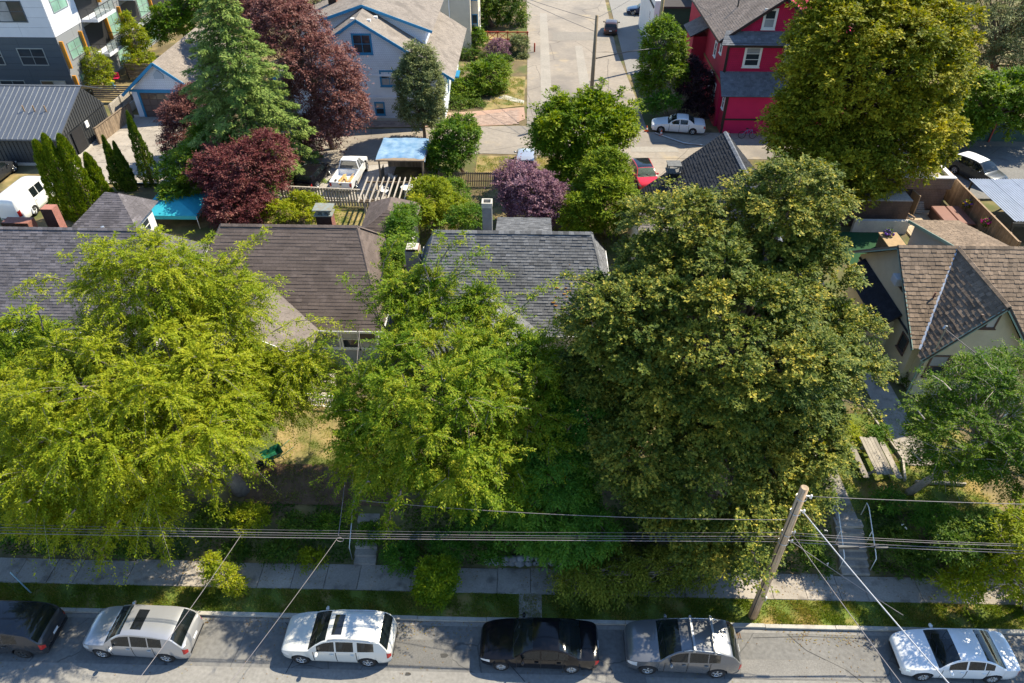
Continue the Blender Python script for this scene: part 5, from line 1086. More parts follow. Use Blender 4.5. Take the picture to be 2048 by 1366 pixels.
for (y0b, y1b, z) in ((76.2,80.2,4.55), (76.2,80.2,8.0), (84.6,88.4,4.55), (84.6,88.4,8.0), (76.2,80.2,11.4)):
    MB().box(ax1+.031,ax1+.06,y0b,y1b,z,z+2.7).build('recess_shade', MT['black'], ap)  # flat black sheet stands in for the shade inside the balcony
    bl = MB().box(ax1+.061,ax1+1.75,y0b,y1b,z-.28,z).build('balcony', AW, ap)
    r = MB()
    for (p, q) in (((ax1+1.72,y0b+.03,z+1.0),(ax1+1.72,y1b-.03,z+1.0)), ((ax1+.08,y0b+.03,z+1.0),(ax1+1.72,y0b+.03,z+1.0)), ((ax1+.08,y1b-.03,z+1.0),(ax1+1.72,y1b-.03,z+1.0))): r.bar(p, q, .05)
    for k in range(5): yy = y0b+.03+(y1b-y0b-.06)*k/4; r.bar((ax1+1.72,yy,z),(ax1+1.72,yy,z+1.0),.04)
    for k in range(2): r.bar((ax1+.1+k*.85,y0b+.03,z),(ax1+.1+k*.85,y0b+.03,z+1.0),.04)
    r.build('railing', rl, bl)
    for k in range(4):
        ya, yb = y0b+.06+(y1b-y0b-.12)*k/4, y0b+.06+(y1b-y0b-.12)*(k+1)/4; MB().box(ax1+1.70,ax1+1.715,ya,yb-.03,z+.1,z+.95).build('glass_panel', GR, bl)
# ================================================================ VEHICLES
def pch(ctrl, x):
    """monotone cubic through control points"""
    xs_ = np.array([c[0] for c in ctrl], float); ys_ = np.array([c[1] for c in ctrl], float); h = np.diff(xs_); d = np.diff(ys_)/h; m = np.zeros_like(xs_)
    m[1:-1] = np.where(d[:-1]*d[1:] > 0, 2*d[:-1]*d[1:]/np.where(abs(d[:-1]+d[1:]) < 1e-9, 1, d[:-1]+d[1:]), 0); m[0], m[-1] = d[0], d[-1]
    i = np.clip(np.searchsorted(xs_, x)-1, 0, len(h)-1); t = (x-xs_[i])/h[i]
    return ys_[i]*(2*t**3-3*t**2+1)+h[i]*m[i]*(t**3-2*t**2+t)+ys_[i+1]*(-2*t**3+3*t**2)+h[i]*m[i+1]*(t**3-t**2)
def paint(name, col, metal=.0, rough=.25): return M(name, col, rough, .03, 2, metal=metal, spec=.4 if max(col) > .1 else .25, coat=.8 if max(col) > .1 else .2)
MT['tyre'] = M('tyre', (.018,.018,.02), .8, .2, 20); MT['alloy'] = M('alloy', (.55,.56,.58), .25, .08, 8, metal=.85); MT['car_glass'] = M('car_glass', (.012,.018,.02), .03, .4, 1.5, spec=.9)
MT['car_black'] = M('car_trim', (.015,.015,.017), .5, .1); MT['tail_red'] = M('tail_lamp', (.42,.012,.012), .15, .1, spec=.7); MT['lamp_clear'] = M('head_lamp', (.62,.66,.70), .08, .1, 9, metal=.3, spec=.8); MT['plate'] = M('number_plate', (.7,.72,.75), .4, .05)
MT['grey_clad'] = M('grey_cladding', (.36,.36,.35), .5, .06); MT['amber'] = M('amber_lamp', (.6,.2,.02), .2, .1); MT['clear_glass'] = M('greenish_glass', (.16,.21,.15), .04, .3, 2, spec=.9)
for _n, _a in (('car_glass', .62), ('clear_glass', .55)): MT[_n].node_tree.nodes['Principled BSDF'].inputs['Alpha'].default_value = _a
MT['roof_glass'] = M('roof_glass', (.012,.014,.018), .05, .3, spec=.8)
PROF = {
 'suv': dict(top=[(0,.66),(.015,.80),(.06,.92),(.15,1.0),(.245,1.07),(.33,1.36),(.42,1.60),(.55,1.665),(.70,1.65),(.82,1.60),(.885,1.53),(.93,1.33),(.97,1.08),(.99,.98),(1,.80)],
             belt=[(0,.62),(.03,.74),(.12,.86),(.25,.97),(.6,1.02),(.85,1.09),(.95,1.02),(1,.78)], ws=(.25,.425), rw=(.885,.965), win=[(.335,.50),(.515,.665),(.675,.80)], tum=.30, doors=(.30,.51,.705), axles=(.19,.79), R=.35),
 'sedan': dict(top=[(0,.55),(.012,.66),(.05,.76),(.14,.86),(.275,.96),(.36,1.22),(.44,1.39),(.53,1.445),(.63,1.43),(.72,1.33),(.80,1.14),(.865,1.03),(.93,1.01),(.985,.96),(1,.76)],
             belt=[(0,.52),(.03,.63),(.12,.76),(.27,.89),(.6,.93),(.85,.97),(.96,.92),(1,.72)], ws=(.28,.445), rw=(.665,.845), win=[(.36,.505),(.52,.655),(.662,.74)], tum=.36, doors=(.315,.515,.70), axles=(.185,.775), R=.325),
 'old_sedan': dict(top=[(0,.55),(.012,.64),(.05,.73),(.16,.84),(.30,.92),(.38,1.18),(.45,1.34),(.53,1.40),(.64,1.39),(.70,1.30),(.77,1.08),(.81,1.01),(.93,.99),(.985,.93),(1,.70)],
             belt=[(0,.52),(.03,.62),(.12,.72),(.27,.85),(.6,.89),(.85,.93),(.96,.90),(1,.66)], ws=(.30,.455), rw=(.675,.785), win=[(.37,.51),(.525,.665)], tum=.34, doors=(.33,.517,.69), axles=(.185,.775), R=.31),
 'van': dict(top=[(0,.70),(.012,.95),(.05,1.08),(.13,1.18),(.185,1.27),(.24,1.65),(.29,1.98),(.36,2.07),(.5,2.09),(.8,2.09),(.95,2.05),(.985,1.9),(1,1.2)],
             belt=[(0,.65),(.02,.9),(.12,1.05),(.2,1.14),(.5,1.16),(.95,1.16),(1,1.05)], ws=(.19,.295), rw=None, win=[(.235,.36),(.41,.53),(.54,.66)], tum=.16, doors=(.20,.385,.66), axles=(.16,.74), R=.37),
}
PROF['suv_box'] = dict(PROF['suv'], top=[(0,.62),(.015,.78),(.06,.91),(.15,1.0),(.265,1.07),(.345,1.34),(.43,1.57),(.55,1.65),(.72,1.665),(.85,1.63),(.905,1.57),(.945,1.33),(.975,1.06),(.99,.96),(1,.78)], ws=(.27,.435), rw=(.91,.972), win=[(.35,.51),(.525,.68),(.715,.86)], doors=(.315,.518,.70))
PROF['suv_low'] = dict(PROF['suv'], top=[(0,.62),(.015,.76),(.06,.89),(.16,.99),(.27,1.05),(.36,1.34),(.45,1.56),(.57,1.62),(.70,1.60),(.82,1.53),(.885,1.45),(.94,1.22),(.975,1.02),(.99,.93),(1,.76)], ws=(.275,.455), rw=(.89,.965), win=[(.365,.515),(.53,.685),(.693,.79)], doors=(.325,.522,.715))
PROF['wagon'] = dict(PROF['suv'], top=[(0,.60),(.015,.74),(.06,.86),(.15,.94),(.26,1.02),(.34,1.30),(.42,1.50),(.55,1.57),(.75,1.56),(.86,1.50),(.90,1.44),(.945,1.22),(.98,.98),(1,.75)], rw=(.895,.965))
def wheel(root, c, R, w, side, spokes=5, alloy='alloy'):
    """tyre lathe plus a spoked rim; side = outward direction along Y"""
    y = c[1]; t = MB().lathe([(R*.62,-w/2),(R*.93,-w/2),(R,-w*.32),(R,w*.32),(R*.93,w/2),(R*.62,w/2)], c, 20, 'y').build('tyre', MT['tyre'], root, True, False)
    t.name = 'wheel'
    rim = MB(); o = side*w*.5
    rim.lathe([(R*.66,o*.98),(R*.60,o*1.04),(R*.56,o*.9),(R*.56,o*.3)], c, 20, 'y'); rim.lathe([(0,o*1.02),(R*.15,o*1.0),(R*.17,o*.6)], c, 12, 'y')
    for k in range(spokes):
        a = 2*PI*k/spokes+.3; d = Vector((math.cos(a), 0, math.sin(a))); p = Vector((-math.sin(a), 0, math.cos(a))); rim.obox(Vector(c)+d*R*.36+Vector((0,o*.9,0)), d*R*.23, p*R*.075, Vector((0,.012,0)))
    rim.build('rim', MT[alloy], t, True, False)
    MB().lathe([(0,o*.35),(R*.57,o*.35)], c, 16, 'y').build('brake_disc', MT['dark_metal'], t, False, False)
def car(name, label, kind, L, Wd, Hh, pmat, loc, rz, group=None, sunroof=None, roof_mat=None, bars=None, cat='car', spokes=5, trunk_only=False, tint_glass='car_glass', rails=None, plate=True, alloy='alloy', lower=None, seats=(.05,.05,.052)):
    """front points to local -X; root at the middle of the wheelbase on the ground"""
    P = PROF[kind]; root = thing(name, label, cat, loc, rz, group); hs = Hh/max(z for _, z in P['top']); w0 = Wd/2; R = P['R']; clr = .19
    keys = set(np.round(np.linspace(0, 1, 42), 4)); e = .0035*4.6/L
    for q in (P['ws'] or ())+(P['rw'] or ())+P['doors']: keys.add(q)
    for d in P['doors']: keys |= {d-e, d+e}
    for a, b in P['win']: keys |= {a, b}
    for a in P['axles']:
        for k in range(13): keys.add(a+(R+.07)/L*math.cos(PI*k/12))
        keys |= {a-(R+.0701)/L, a+(R+.0701)/L}
    keys |= {.012, .03, .09, .965, .985}
    if sunroof: keys |= set(sunroof)
    S = np.array(sorted(k for k in keys if 0 <= k <= 1)); S = S[np.concatenate([[True], np.diff(S) > 1e-5])]
    zt = pch(P['top'], S)*hs; zb = np.minimum(pch(P['belt'], S)*hs, zt-.02)
    plan = pch([(0,.66),(.015,.80),(.05,.90),(.12,.97),(.25,1),(.75,1),(.92,.965),(.975,.89),(1,.76)], S)
    rows = ['under','sill','lower','upper','trim','side','rail','edge','crown','crown','crown']
    rings = []
    for i, s in enumerate(S):
        x = s*L; zbot = clr+(.12 if s < .02 or s > .985 else 0)
        for a in P['axles']:
            dx = x-a*L
            if abs(dx) < R+.07: zbot = max(zbot, R*.98+math.sqrt(max(0, (R+.07)**2-dx*dx)))
        h = max(zt[i]-zb[i], .02); wb = w0*plan[i]*.955; gh = max(0, h-.10); wt = wb-P['tum']*gh*1.25; hs_ = h*.90 if h > .15 else h*.5
        def mx(z): return max(z, zbot)
        pts = [(0, zbot), (w0*plan[i]*.92, zbot), (w0*plan[i]*.985, mx(.36)), (w0*plan[i], mx(min(.62, zb[i]-.05))), (wb, mx(zb[i])),
               (wb-(wb-wt)*.07, zb[i]+hs_*.07), (wb-(wb-wt)*.90, zb[i]+hs_*.88), (wt, zb[i]+hs_), (wt*.93, zb[i]+hs_+(h-hs_)*.36), (wt*.66, zb[i]+hs_+(h-hs_)*.76), (wt*.33, zt[i]-.004), (0, zt[i])]
        lean = .05*(s < .02)
        rings.append([(x-L/2+lean*(abs(z-.55)), y, z) for y, z in pts])
    parts = {}
    def put(key, quad): parts.setdefault(key, []).append(quad)
    for i in range(len(S)-1):
        sm = (S[i]+S[i+1])/2
        for j, rn in enumerate(rows):
            for sd_ in (-1, 1):
                key = 'body'
                if rn == 'under': key = 'underbody'
                elif rn == 'sill' and lower: key = 'sill_trim'
                elif rn in ('lower','upper','sill'):
                    if any(abs(sm-d) < e for d in P['doors']): key = 'door_gap'
                    elif P['doors'][0] < sm < P['doors'][1] and rn != 'sill': key = ('door', sd_, 0)
                    elif P['doors'][1] < sm < P['doors'][2] and rn != 'sill' and len(P['win']) > 1: key = ('door', sd_, 1)
                    if rn == 'upper' and .012 < sm < .09: key = ('headlight', sd_)
                    if rn == 'upper' and sm > .965: key = ('tail_light', sd_)
                elif rn == 'side' :
                    for k, (a, b) in enumerate(P['win']):
                        if a < sm < b: key = ('side_window', sd_, k)
                elif rn == 'crown':
                    if P['ws'] and P['ws'][0]+.004 < sm < P['ws'][1]: key = 'windshield'
                    elif P['rw'] and P['rw'][0] < sm < P['rw'][1]: key = 'rear_window'
                    elif sunroof and sunroof[0] < sm < sunroof[1] and j > 8: key = 'sunroof'
                    elif roof_mat and P['ws'][1]+.01 < sm < (P['rw'][0] if P['rw'] else .95): key = 'roof_panel'
                q = [rings[i][j], rings[i+1][j], rings[i+1][j+1], rings[i][j+1]]; put(key, [(p[0], p[1]*sd_, p[2]) for p in q])
    for i in (0, len(S)-1):
        for j in range(len(rows)):
            a, b = rings[i][j], rings[i][j+1]
            put('grille' if (i == 0 and 1 <= j <= 2) else 'body', [(a[0],a[1],a[2]),(b[0],b[1],b[2]),(b[0],-b[1],b[2]),(a[0],-a[1],a[2])])
    body = None; mats = dict(body=pmat, door=pmat, underbody=MT['car_black'], sill_trim=MT[lower] if lower else pmat, door_gap=MT['car_black'], headlight=MT['lamp_clear'], tail_light=MT['tail_red'], side_window=MT[tint_glass], windshield=MT[tint_glass], rear_window=MT[tint_glass], sunroof=MT['roof_glass'], roof_panel=roof_mat, grille=MT['car_black'])
    doors = {}
    for key in sorted(parts, key=lambda k: (k != 'body', str(k))):
        nm = key if isinstance(key, str) else key[0]; qs = parts[key]; V = np.array(qs).reshape(-1, 3); 
        me_ = bpy.data.meshes.new(nm); me_.from_pydata([tuple(v) for v in V], [], [tuple(range(4*k, 4*k+4)) for k in range(len(qs))]); bm = bmesh.new(); bm.from_mesh(me_)
        bmesh.ops.remove_doubles(bm, verts=bm.verts, dist=.0006); bmesh.ops.recalc_face_normals(bm, faces=bm.faces)
        cen = sum((f.calc_center_median()*f.calc_area() for f in bm.faces), Vector())/max(1e-6, sum(f.calc_area() for f in bm.faces)); out = sum(f.normal.dot((f.calc_center_median()-Vector((0,0,.7))).normalized())*f.calc_area() for f in bm.faces)
        if out < 0: bmesh.ops.reverse_faces(bm, faces=bm.faces)
        bm.to_mesh(me_); bm.free(); me_.materials.append(mats[nm]); me_.polygons.foreach_set('use_smooth', [True]*len(me_.polygons))
        try: me_.set_sharp_from_angle(angle=math.radians(38))
        except Exception: pass
        o = bpy.data.objects.new(nm, me_); COL.objects.link(o); o.parent = root
        if nm == 'door': doors[key] = o
    for (nm, sd_, k), o in doors.items():
        xh = (P['doors'][k+1]-.035)*L-L/2; zz = (.80 if 'sedan' in kind else .90)*hs if kind != 'van' else 1.0
        hb_ = MB(); hb_.obox((xh, sd_*(w0*.985+.012), zz), (.085,0,0), (0,.018,0), (0,0,.016)); hb_.build('handle', pmat, o, True, False)
    for a in P['axles']:
        for sd_ in (-1, 1): wheel(root, (a*L-L/2, sd_*(w0-.115), R), R, .225, sd_, spokes, alloy)
    xm_ = (P['win'][0][0]-.005)*L-L/2; zm = (pch(P['belt'], np.array([P['win'][0][0]]))[0]+.06)*hs
    for sd_ in (-1, 1):
        m = MB(); m.blob((xm_+.05, sd_*(w0+.10), zm), (.075,.12,.085), 10, 6); m.bar((xm_+.04, sd_*(w0*.93), zm-.05), (xm_+.05, sd_*(w0+.06), zm-.03), .05, .035); m.build('wing_mirror', pmat, root, True, False)
    if P['ws']:
        for y in (-.35, .25):
            x0 = P['ws'][0]*L-L/2; z0 = zt[np.searchsorted(S, P['ws'][0])]; x1 = x0+.22; z1 = float(pch(P['top'], np.array([(x1+L/2)/L]))[0]*hs)
            MB().bar((x0+.03,y,z0+.035), (x1,y+.42,z1+.005), .022, .012).build('wiper', MT['car_black'], root, False, False)
    SM = M('seat_cloth', seats, .8, .15, 8); x0c = (P['ws'][0]+.20)*L-L/2
    for (xx, yy, ww) in ((x0c,-.38,.25), (x0c,.38,.25), (x0c+.92,0,.62)):
        if kind == 'van' and xx > x0c: continue
        sb = MB(); sb.obox((xx+.05,yy,.52*hs), (.24,0,0), (0,ww,0), (0,0,.08)); sb.obox((xx+.32,yy,.80*hs), (.07,0,.02), (0,ww,0), (.06,0,.27)); sb.obox((xx+.37,yy,1.10*hs), (.045,0,0), (0,min(ww,.5)*.5,0), (0,0,.07)); sb.build('seat', SM, root, True, False)
    MB().obox((x0c-.42,0,.80*hs), (.16,0,0), (0,w0*.78,0), (0,0,.07)).build('dashboard', MT['car_black'], root, False, False)
    MB().tube([(x0c-.22+.05*math.sin(a),.38+.18*math.cos(a),.86*hs+.17*math.sin(a)) for a in np.linspace(0,2*PI,13)], .016, 5).build('steering_wheel', MT['car_black'], root, True, False)
    if rails:
        for sd_ in (-1, 1):
            xs0, xs1 = (P['ws'][1]+.02)*L-L/2, (P['win'][-1][1]+.03)*L-L/2; pts = []
            for k in range(7):
                x = xs0+(xs1-xs0)*k/6; s = (x+L/2)/L; i = min(len(S)-1, np.searchsorted(S, s)); rr = rings[i][7]; pts.append((x, sd_*(rr[1]-.03), rr[2]+.06-(.05 if k in (0, 6) else 0)))
            MB().tube(pts, .022, 6).build('roof_rail', MT[rails], root, True, False)
    if bars:
        for s in bars:
            i = np.searchsorted(S, s); rr = rings[i][7]; x = s*L-L/2; b = MB(); b.box(x-.04, x+.04, -rr[1]-.03, rr[1]+.03, rr[2]+.16, rr[2]+.195)
            for sd_ in (-1, 1): b.box(x-.05, x+.05, sd_*(rr[1]-.02)-.035, sd_*(rr[1]-.02)+.035, rr[2]-.03, rr[2]+.165)
            b.build('roof_bar', MT['galv'], root, False, False)
    if plate:
        MB().box(L/2-.005, L/2+.012, -.16, .16, .62*hs, .74*hs).build('number_plate', MT['plate'], root, False, False)
        MB().box(L/2-.03, L/2+.02, -w0*.7, w0*.7, .38, .46).build('bumper_trim', MT['car_black'], root, False, False)
    for sd_ in (-1, 1): MB().blob((-L/2+.16, sd_*w0*.80, .56*hs), (.05,.05,.03), 8, 4).build('indicator', MT['amber'], root, True, False)
    return root

STG = 'cars parked along the kerb'
def at(px, py): return G(px, py, 0.0)
# photo-left ends and right ends of the wheel line give X; the kerb gives Y
silver = paint('silver_paint', (.46,.46,.47), .55, .28); pearl = paint('pearl_paint', (.66,.655,.62), .1, .28); black = paint('black_paint', (.006,.006,.008), .0, .12); grey = paint('grey_paint', (.17,.175,.185), .5, .25); white = paint('white_paint', (.76,.77,.78), 0, .25); darkcar = paint('graphite_paint', (.05,.053,.06), .4, .2)
def park(cx, y=14.83): return (cx, y, .004)
xw = lambda px: PY(px, 1300, 14.0)
car('parked_car', 'silver hatch-tailed SUV with dark sunroof parked under the thin slanting cable', 'suv', 4.55, 1.84, 1.68, silver, park(G(275,1290,.6).x, 14.80), math.radians(-2.5), STG, sunroof=(.50,.60), spokes=5)
car('parked_car', 'white SUV with sunroof and grey roof rails parked third from the left', 'suv_box', 4.60, 1.82, 1.68, pearl, park(G(676,1290,.6).x, 14.78), math.radians(-1), STG, sunroof=(.48,.57), rails='galv', roof_mat=None, lower='grey_clad', seats=(.42,.38,.30))
car('parked_car', 'black sedan standing in tree shade in the middle of the street', 'sedan', 4.86, 1.85, 1.47, black, park(G(1078,1290,.6).x, 14.72), math.radians(-1), STG, spokes=10, roof_mat=None)
car('parked_car', 'dark grey SUV with two silver roof bars parked next to the leaning pole', 'suv_low', 4.64, 1.90, 1.66, grey, park(G(1363,1298,.6).x, 14.72), math.radians(-1.5), STG, bars=(.56,.74), rails='galv')
car('parked_car', 'white sedan dappled with leaf shadows at the right end of the street', 'sedan', 4.64, 1.80, 1.43, white, park(G(1907,1310,.6).x, 14.70), math.radians(-.5), STG, spokes=10)
car('parked_car', 'dark glass-roofed SUV cut off by the left picture edge', 'suv', 4.75, 1.92, 1.62, darkcar, park(G(-12,1280,.6).x, 14.85), math.radians(-1.5), STG, roof_mat=MT['roof_glass'], alloy='dark_metal')
# --- vehicles behind the houses
def rear(px, py, h=1.6): p = G(px, py, h+.5); return (p.x, p.y, h-.01)
car('parked_car', 'white old sedan with a missing bumper beside the crimson house', 'old_sedan', 4.95, 1.82, 1.42, white, rear(1356,250), math.radians(-8), alloy='alloy', spokes=6)
car('parked_car', 'red hatchback with black roof panel facing the camera in the rear parking', 'wagon', 4.1, 1.75, 1.48, paint('red_paint', (.50,.012,.02), 0, .25), rear(1287,352,1.555), math.radians(97), roof_mat=MT['roof_glass'], tint_glass='clear_glass')
car('parked_car', 'small brown car parked at the edge of the side street', 'wagon', 4.0, 1.72, 1.5, paint('brown_paint', (.075,.045,.04), .3, .25), rear(1222,55,1.575), math.radians(-97))
car('parked_car', 'dark blue sedan in the shaded lot at the top', 'old_sedan', 4.6, 1.78, 1.42, paint('navy_paint', (.012,.022,.06), .3, .2), rear(1287,20,1.58), math.radians(-4))
car('parked_car', 'black car parked beside the white pickup behind the slatted fence', 'wagon', 4.4, 1.78, 1.5, black, rear(626,352,1.555), math.radians(-98))
car('parked_car', 'dark SUV with a pale roof on the paved lot behind the corrugated roof', 'suv', 4.6, 1.85, 1.7, paint('dark_suv_paint', (.045,.05,.055), .4, .25), rear(1953,345,1.585), math.radians(118), roof_mat=MT['plate'])
car('parked_car', 'pale car mostly hidden behind the purple plum tree', 'wagon', 4.3, 1.76, 1.5, silver, rear(1052,322,1.575), math.radians(-92))
car('parked_van', 'long white cargo van parked beside the tall clipped cedars', 'van', 5.7, 2.02, 2.09, white, (-38.95,49.2,1.47), math.radians(-92), cat='van', spokes=8)
car('parked_car', 'dark car nose showing behind the white van at the left edge', 'wagon', 4.3, 1.76, 1.5, darkcar, (-44.6,53.6,1.5), math.radians(-92))

# white pickup with an open load bed
pk = thing('pickup_truck', 'white pickup truck with scrap wood in its open bed', 'pickup', rear(701,348,1.555), math.radians(-95))
def loft_cab(root, pm):
    L, w0 = 2.95, .92; st = [(0,.62,.55,.70),(.06,.92,.60,.86),(.5,1.02,.60,.92),(1.2,1.12,.60,.93),(1.3,1.16,.62,.93)]
    b = MB()
    for i in range(len(st)-1):
        (x0,z0,_,p0), (x1,z1,_,p1) = st[i], st[i+1]
        b.add([(x0-2.65,-w0*p0,.45),(x0-2.65,w0*p0,.45),(x0-2.65,w0*p0*.96,z0),(x0-2.65,-w0*p0*.96,z0),(x1-2.65,-w0*p1,.45),(x1-2.65,w0*p1,.45),(x1-2.65,w0*p1*.96,z1),(x1-2.65,-w0*p1*.96,z1)], [(0,3,2,1),(3,7,6,2),(0,4,7,3),(1,2,6,5),(0,1,5,4),(4,5,6,7)])
    b.build('bonnet', pm, root, True, False)
    c = MB(); c.box(-1.35,.2,-w0,w0,.45,1.08); c.build('cab', pm, root, False, False)
    r = MB(); zt = 1.76
    r.add([(-.75,-w0*.74,zt-.04),(-.75,w0*.74,zt-.04),(.05,w0*.74,zt-.02),(.05,-w0*.74,zt-.02),(-.7,0,zt+.03),(.0,0,zt+.03),(-.72,-w0*.70,zt-.12),(-.72,w0*.70,zt-.12),(.02,w0*.7,zt-.12),(.02,-w0*.7,zt-.12)], [(0,4,5,3),(4,1,2,5),(0,1,4),(3,5,2),(0,3,9,6),(1,7,8,2),(0,6,7,1),(3,2,8,9)])
    for sx in (-1, 1):
        r.bar((-1.3,sx*w0*.93,1.07), (-.72,sx*w0*.72,zt-.08), .07); r.bar((.17,sx*w0*.93,1.07), (.04,sx*w0*.72,zt-.06), .09); r.bar((-.45,sx*w0*.95,1.07), (-.42,sx*w0*.73,zt-.08), .07)
    r.build('roof', pm, root, False, False)
    MB().poly([(-1.28,-w0*.9,1.08),(-1.28,w0*.9,1.08),(-.74,w0*.70,zt-.06),(-.74,-w0*.70,zt-.06)]).build('windshield', MT['car_glass'], root, False, False)
    MB().poly([(.185,-w0*.88,1.1),(.185,w0*.88,1.1),(.06,w0*.70,zt-.07),(.06,-w0*.70,zt-.07)]).build('rear_window', MT['car_glass'], root, False, False)
    for sx in (-1, 1):
        MB().poly([(-1.22,sx*w0*.935,1.09),(.13,sx*w0*.935,1.09),(.03,sx*w0*.735,zt-.09),(-.70,sx*w0*.735,zt-.09)]).build('side_window', MT['car_glass'], root, False, False)
        m = MB(); m.blob((-1.1,sx*(w0+.14),1.18), (.06,.11,.12), 8, 5); m.bar((-1.1,sx*w0*.95,1.1), (-1.1,sx*(w0+.1),1.15), .04); m.build('wing_mirror', MT['car_black'], root, True, False)
        MB().box(-2.66,-2.5,sx*w0*.62-.15,sx*w0*.62+.15,.68,.86).build('headlight', MT['lamp_clear'], root, False, False)
        MB().box(2.62,2.66,sx*w0*.88-.07,sx*w0*.88+.07,.72,1.0).build('tail_light', MT['tail_red'], root, False, False)
        for x in (-1.75, 1.55): wheel(root, (x, sx*(w0-.1), .37), .37, .24, sx, 5)
    bed = MB(); bed.box(.26,2.6,-w0,w0,.5,.62); bed.box(.26,2.6,-w0,-w0+.09,.62,1.08); bed.box(.26,2.6,w0-.09,w0,.62,1.08); bed.box(.26,.33,-w0+.09,w0-.09,.62,1.08); bed.build('load_bed', pm, root, False, False)
    MB().box(2.55,2.63,-w0+.1,w0-.1,.5,1.06).build('tailgate', pm, root, False, False); MB().box(2.60,2.74,-w0*.95,w0*.95,.38,.55).build('bumper', MT['galv'], root, False, False)
    MB().box(2.63,2.645,-.1,.1,.86,.93).build('tailgate_handle', MT['car_black'], root, False, False); MB().box(2.74,2.752,-.16,.16,.42,.53).build('number_plate', MT['plate'], root, False, False)
loft_cab(pk, white)
rgp = random.Random(3); wd_ = M('scrap_wood', (.52,.33,.13), .8, .3, 8)
pc_ = G(701,348,2.2)
for k in range(16):
    a = rgp.uniform(-.5,.5)+math.radians(-95); c = Vector((pc_.x+rgp.uniform(-.55,.5), pc_.y-1.45+rgp.uniform(-.6,.6), 2.25+k*.018)); d = Vector((math.cos(a), math.sin(a), rgp.uniform(-.08,.08)))
    o = MB().obox(c, d*rgp.uniform(.35,.65), Vector((-d.y,d.x,0))*rgp.uniform(.03,.07), Vector((0,0,.012))).build('scrap_plank', wd_)
    tag(o, 'loose plank of scrap wood lying in the white pickup bed', 'plank', 'scrap planks in the pickup bed')
# ================================================================ POLES AND WIRES
def _grain(nt, geo, out, col, sc, lo, hi):
    n = nt.nodes; mp = n.new('ShaderNodeMapping'); mp.inputs['Scale'].default_value = sc; _sock(nt, geo.outputs['Position'], mp.inputs['Vector']); no = n.new('ShaderNodeTexNoise'); no.inputs['Scale'].default_value = 1; no.inputs['Detail'].default_value = 5
    _sock(nt, mp.outputs[0], no.inputs['Vector']); mr = n.new('ShaderNodeMapRange'); mr.inputs[1].default_value = lo; mr.inputs[2].default_value = hi; _sock(nt, no.outputs['Fac'], mr.inputs[0])
    mx = n.new('ShaderNodeMix'); mx.data_type = 'RGBA'; mx.inputs[7].default_value = (*col, 1); _sock(nt, mr.outputs[0], mx.inputs[0]); _sock(nt, out, mx.inputs[6]); return mx.outputs[2]
PW = M('pole_wood', (.56,.40,.26), .85, .2, 3, .5, 20, fine=.12, extra=lambda nt, g, o: _grain(nt, g, _grain(nt, g, o, (.38,.25,.15), (16,16,.7), .45, .7), (.07,.05,.035), (30,30,.35), .62, .68))
up_ = thing('utility_pole', 'weathered wooden utility pole on the verge carrying the bundled wires', 'pole', (10.05, 16.42, .1))
MB().tube([(10.05,16.42,.05),(10.05,16.42,3),(10.04,16.42,6),(10.03,16.42,8.85)], [.20,.18,.165,.145], 18).build('shaft', PW, up_, True)
MB().lathe([(0,8.85),(.12,8.87),(.146,8.83)], (10.03,16.42,0), 18).build('pole_cap', M('end_grain', (.36,.27,.18), .9, .2, 12), up_)
hw = MT['galv']
for k, (z, dx) in enumerate(((8.45,.30), (7.6,.26), (6.3,.24), (5.75,.28))):
    m = MB().bar((10.05,16.42,z), (10.05+dx,16.36,z), .045); m.lathe([(.0,-.09),(.05,-.08),(.035,-.02),(.055,.03),(.03,.09),(0,.1)], (10.05+dx,16.36,z), 10); m.build('insulator', MT['white_trim'] if k < 2 else hw, up_, True)
    MB().tube([(10.05+.19*math.cos(a), 16.42+.19*math.sin(a), z-.12) for a in np.linspace(0, 2*PI, 13)], .012, 5).build('band', hw, up_)
MB().tube([(9.9,16.3,.3),(9.9,16.29,8.2)], .018, 6).build('ground_wire', MT['dark_metal'], up_)
MB().box(10.18,10.22,16.2,16.27,1.7,1.95).build('pole_tag', MT['galv'], up_)
WM = M('cable', (.20,.18,.185), .55, .15, 2); WD = M('dark_cable', (.10,.095,.10), .6, .15, 2)
def wire(p, q, sag, r, label, grp='overhead wires at the pole', mat=None, n=16, name='overhead_wire'):
    o = MB().tube(curve_wire(p, q, sag, n), r, 6).build(name, mat or WM, None, True); tag(o, label, 'wire', grp); return o
lw = [(5.62,5.16,'lowest thick telephone bundle running left from the pole'), (5.72,5.26,'second bundled cable running left from the pole'), (5.82,5.34,'third bundled cable running left from the pole'), (6.0,5.42,'upper bundled cable running left from the pole')]
for k, (z0, z1, lb) in enumerate(lw): wire((10.25,16.42+.05*k,z0), (-24,16.36+.09*k,z1), .12+.04*k, .014-.0015*k, lb, mat=WD if k % 2 else WM)
rw = [(5.62,5.1,'lowest thick telephone bundle running right from the pole'), (5.74,5.22,'second bundled cable running right from the pole'), (5.95,5.45,'third bundled cable running right from the pole'), (6.05,5.5,'upper bundled cable running right from the pole')]
for k, (z0, z1, lb) in enumerate(rw): wire((10.3,16.4+.04*k,z0), (24,16.42+.07*k,z1), .1+.03*k, .014-.0015*k, lb, mat=WM)
wire((10.4,16.36,8.45), (24,16.5,8.1), .1, .012, 'single top wire running right from the pole head')
wire((10.2,16.42,7.0), (-7.0,18.2,5.35), .35, .013, 'thin wire crossing to the left through the cherry leaves', mat=WM)
wire((10.3,16.36,7.55), (14.6,8.0,6.6), .12, .024, 'thick pale twisted service drop slanting to the bottom right', mat=M('pale_cable', (.42,.43,.46), .5, .1))
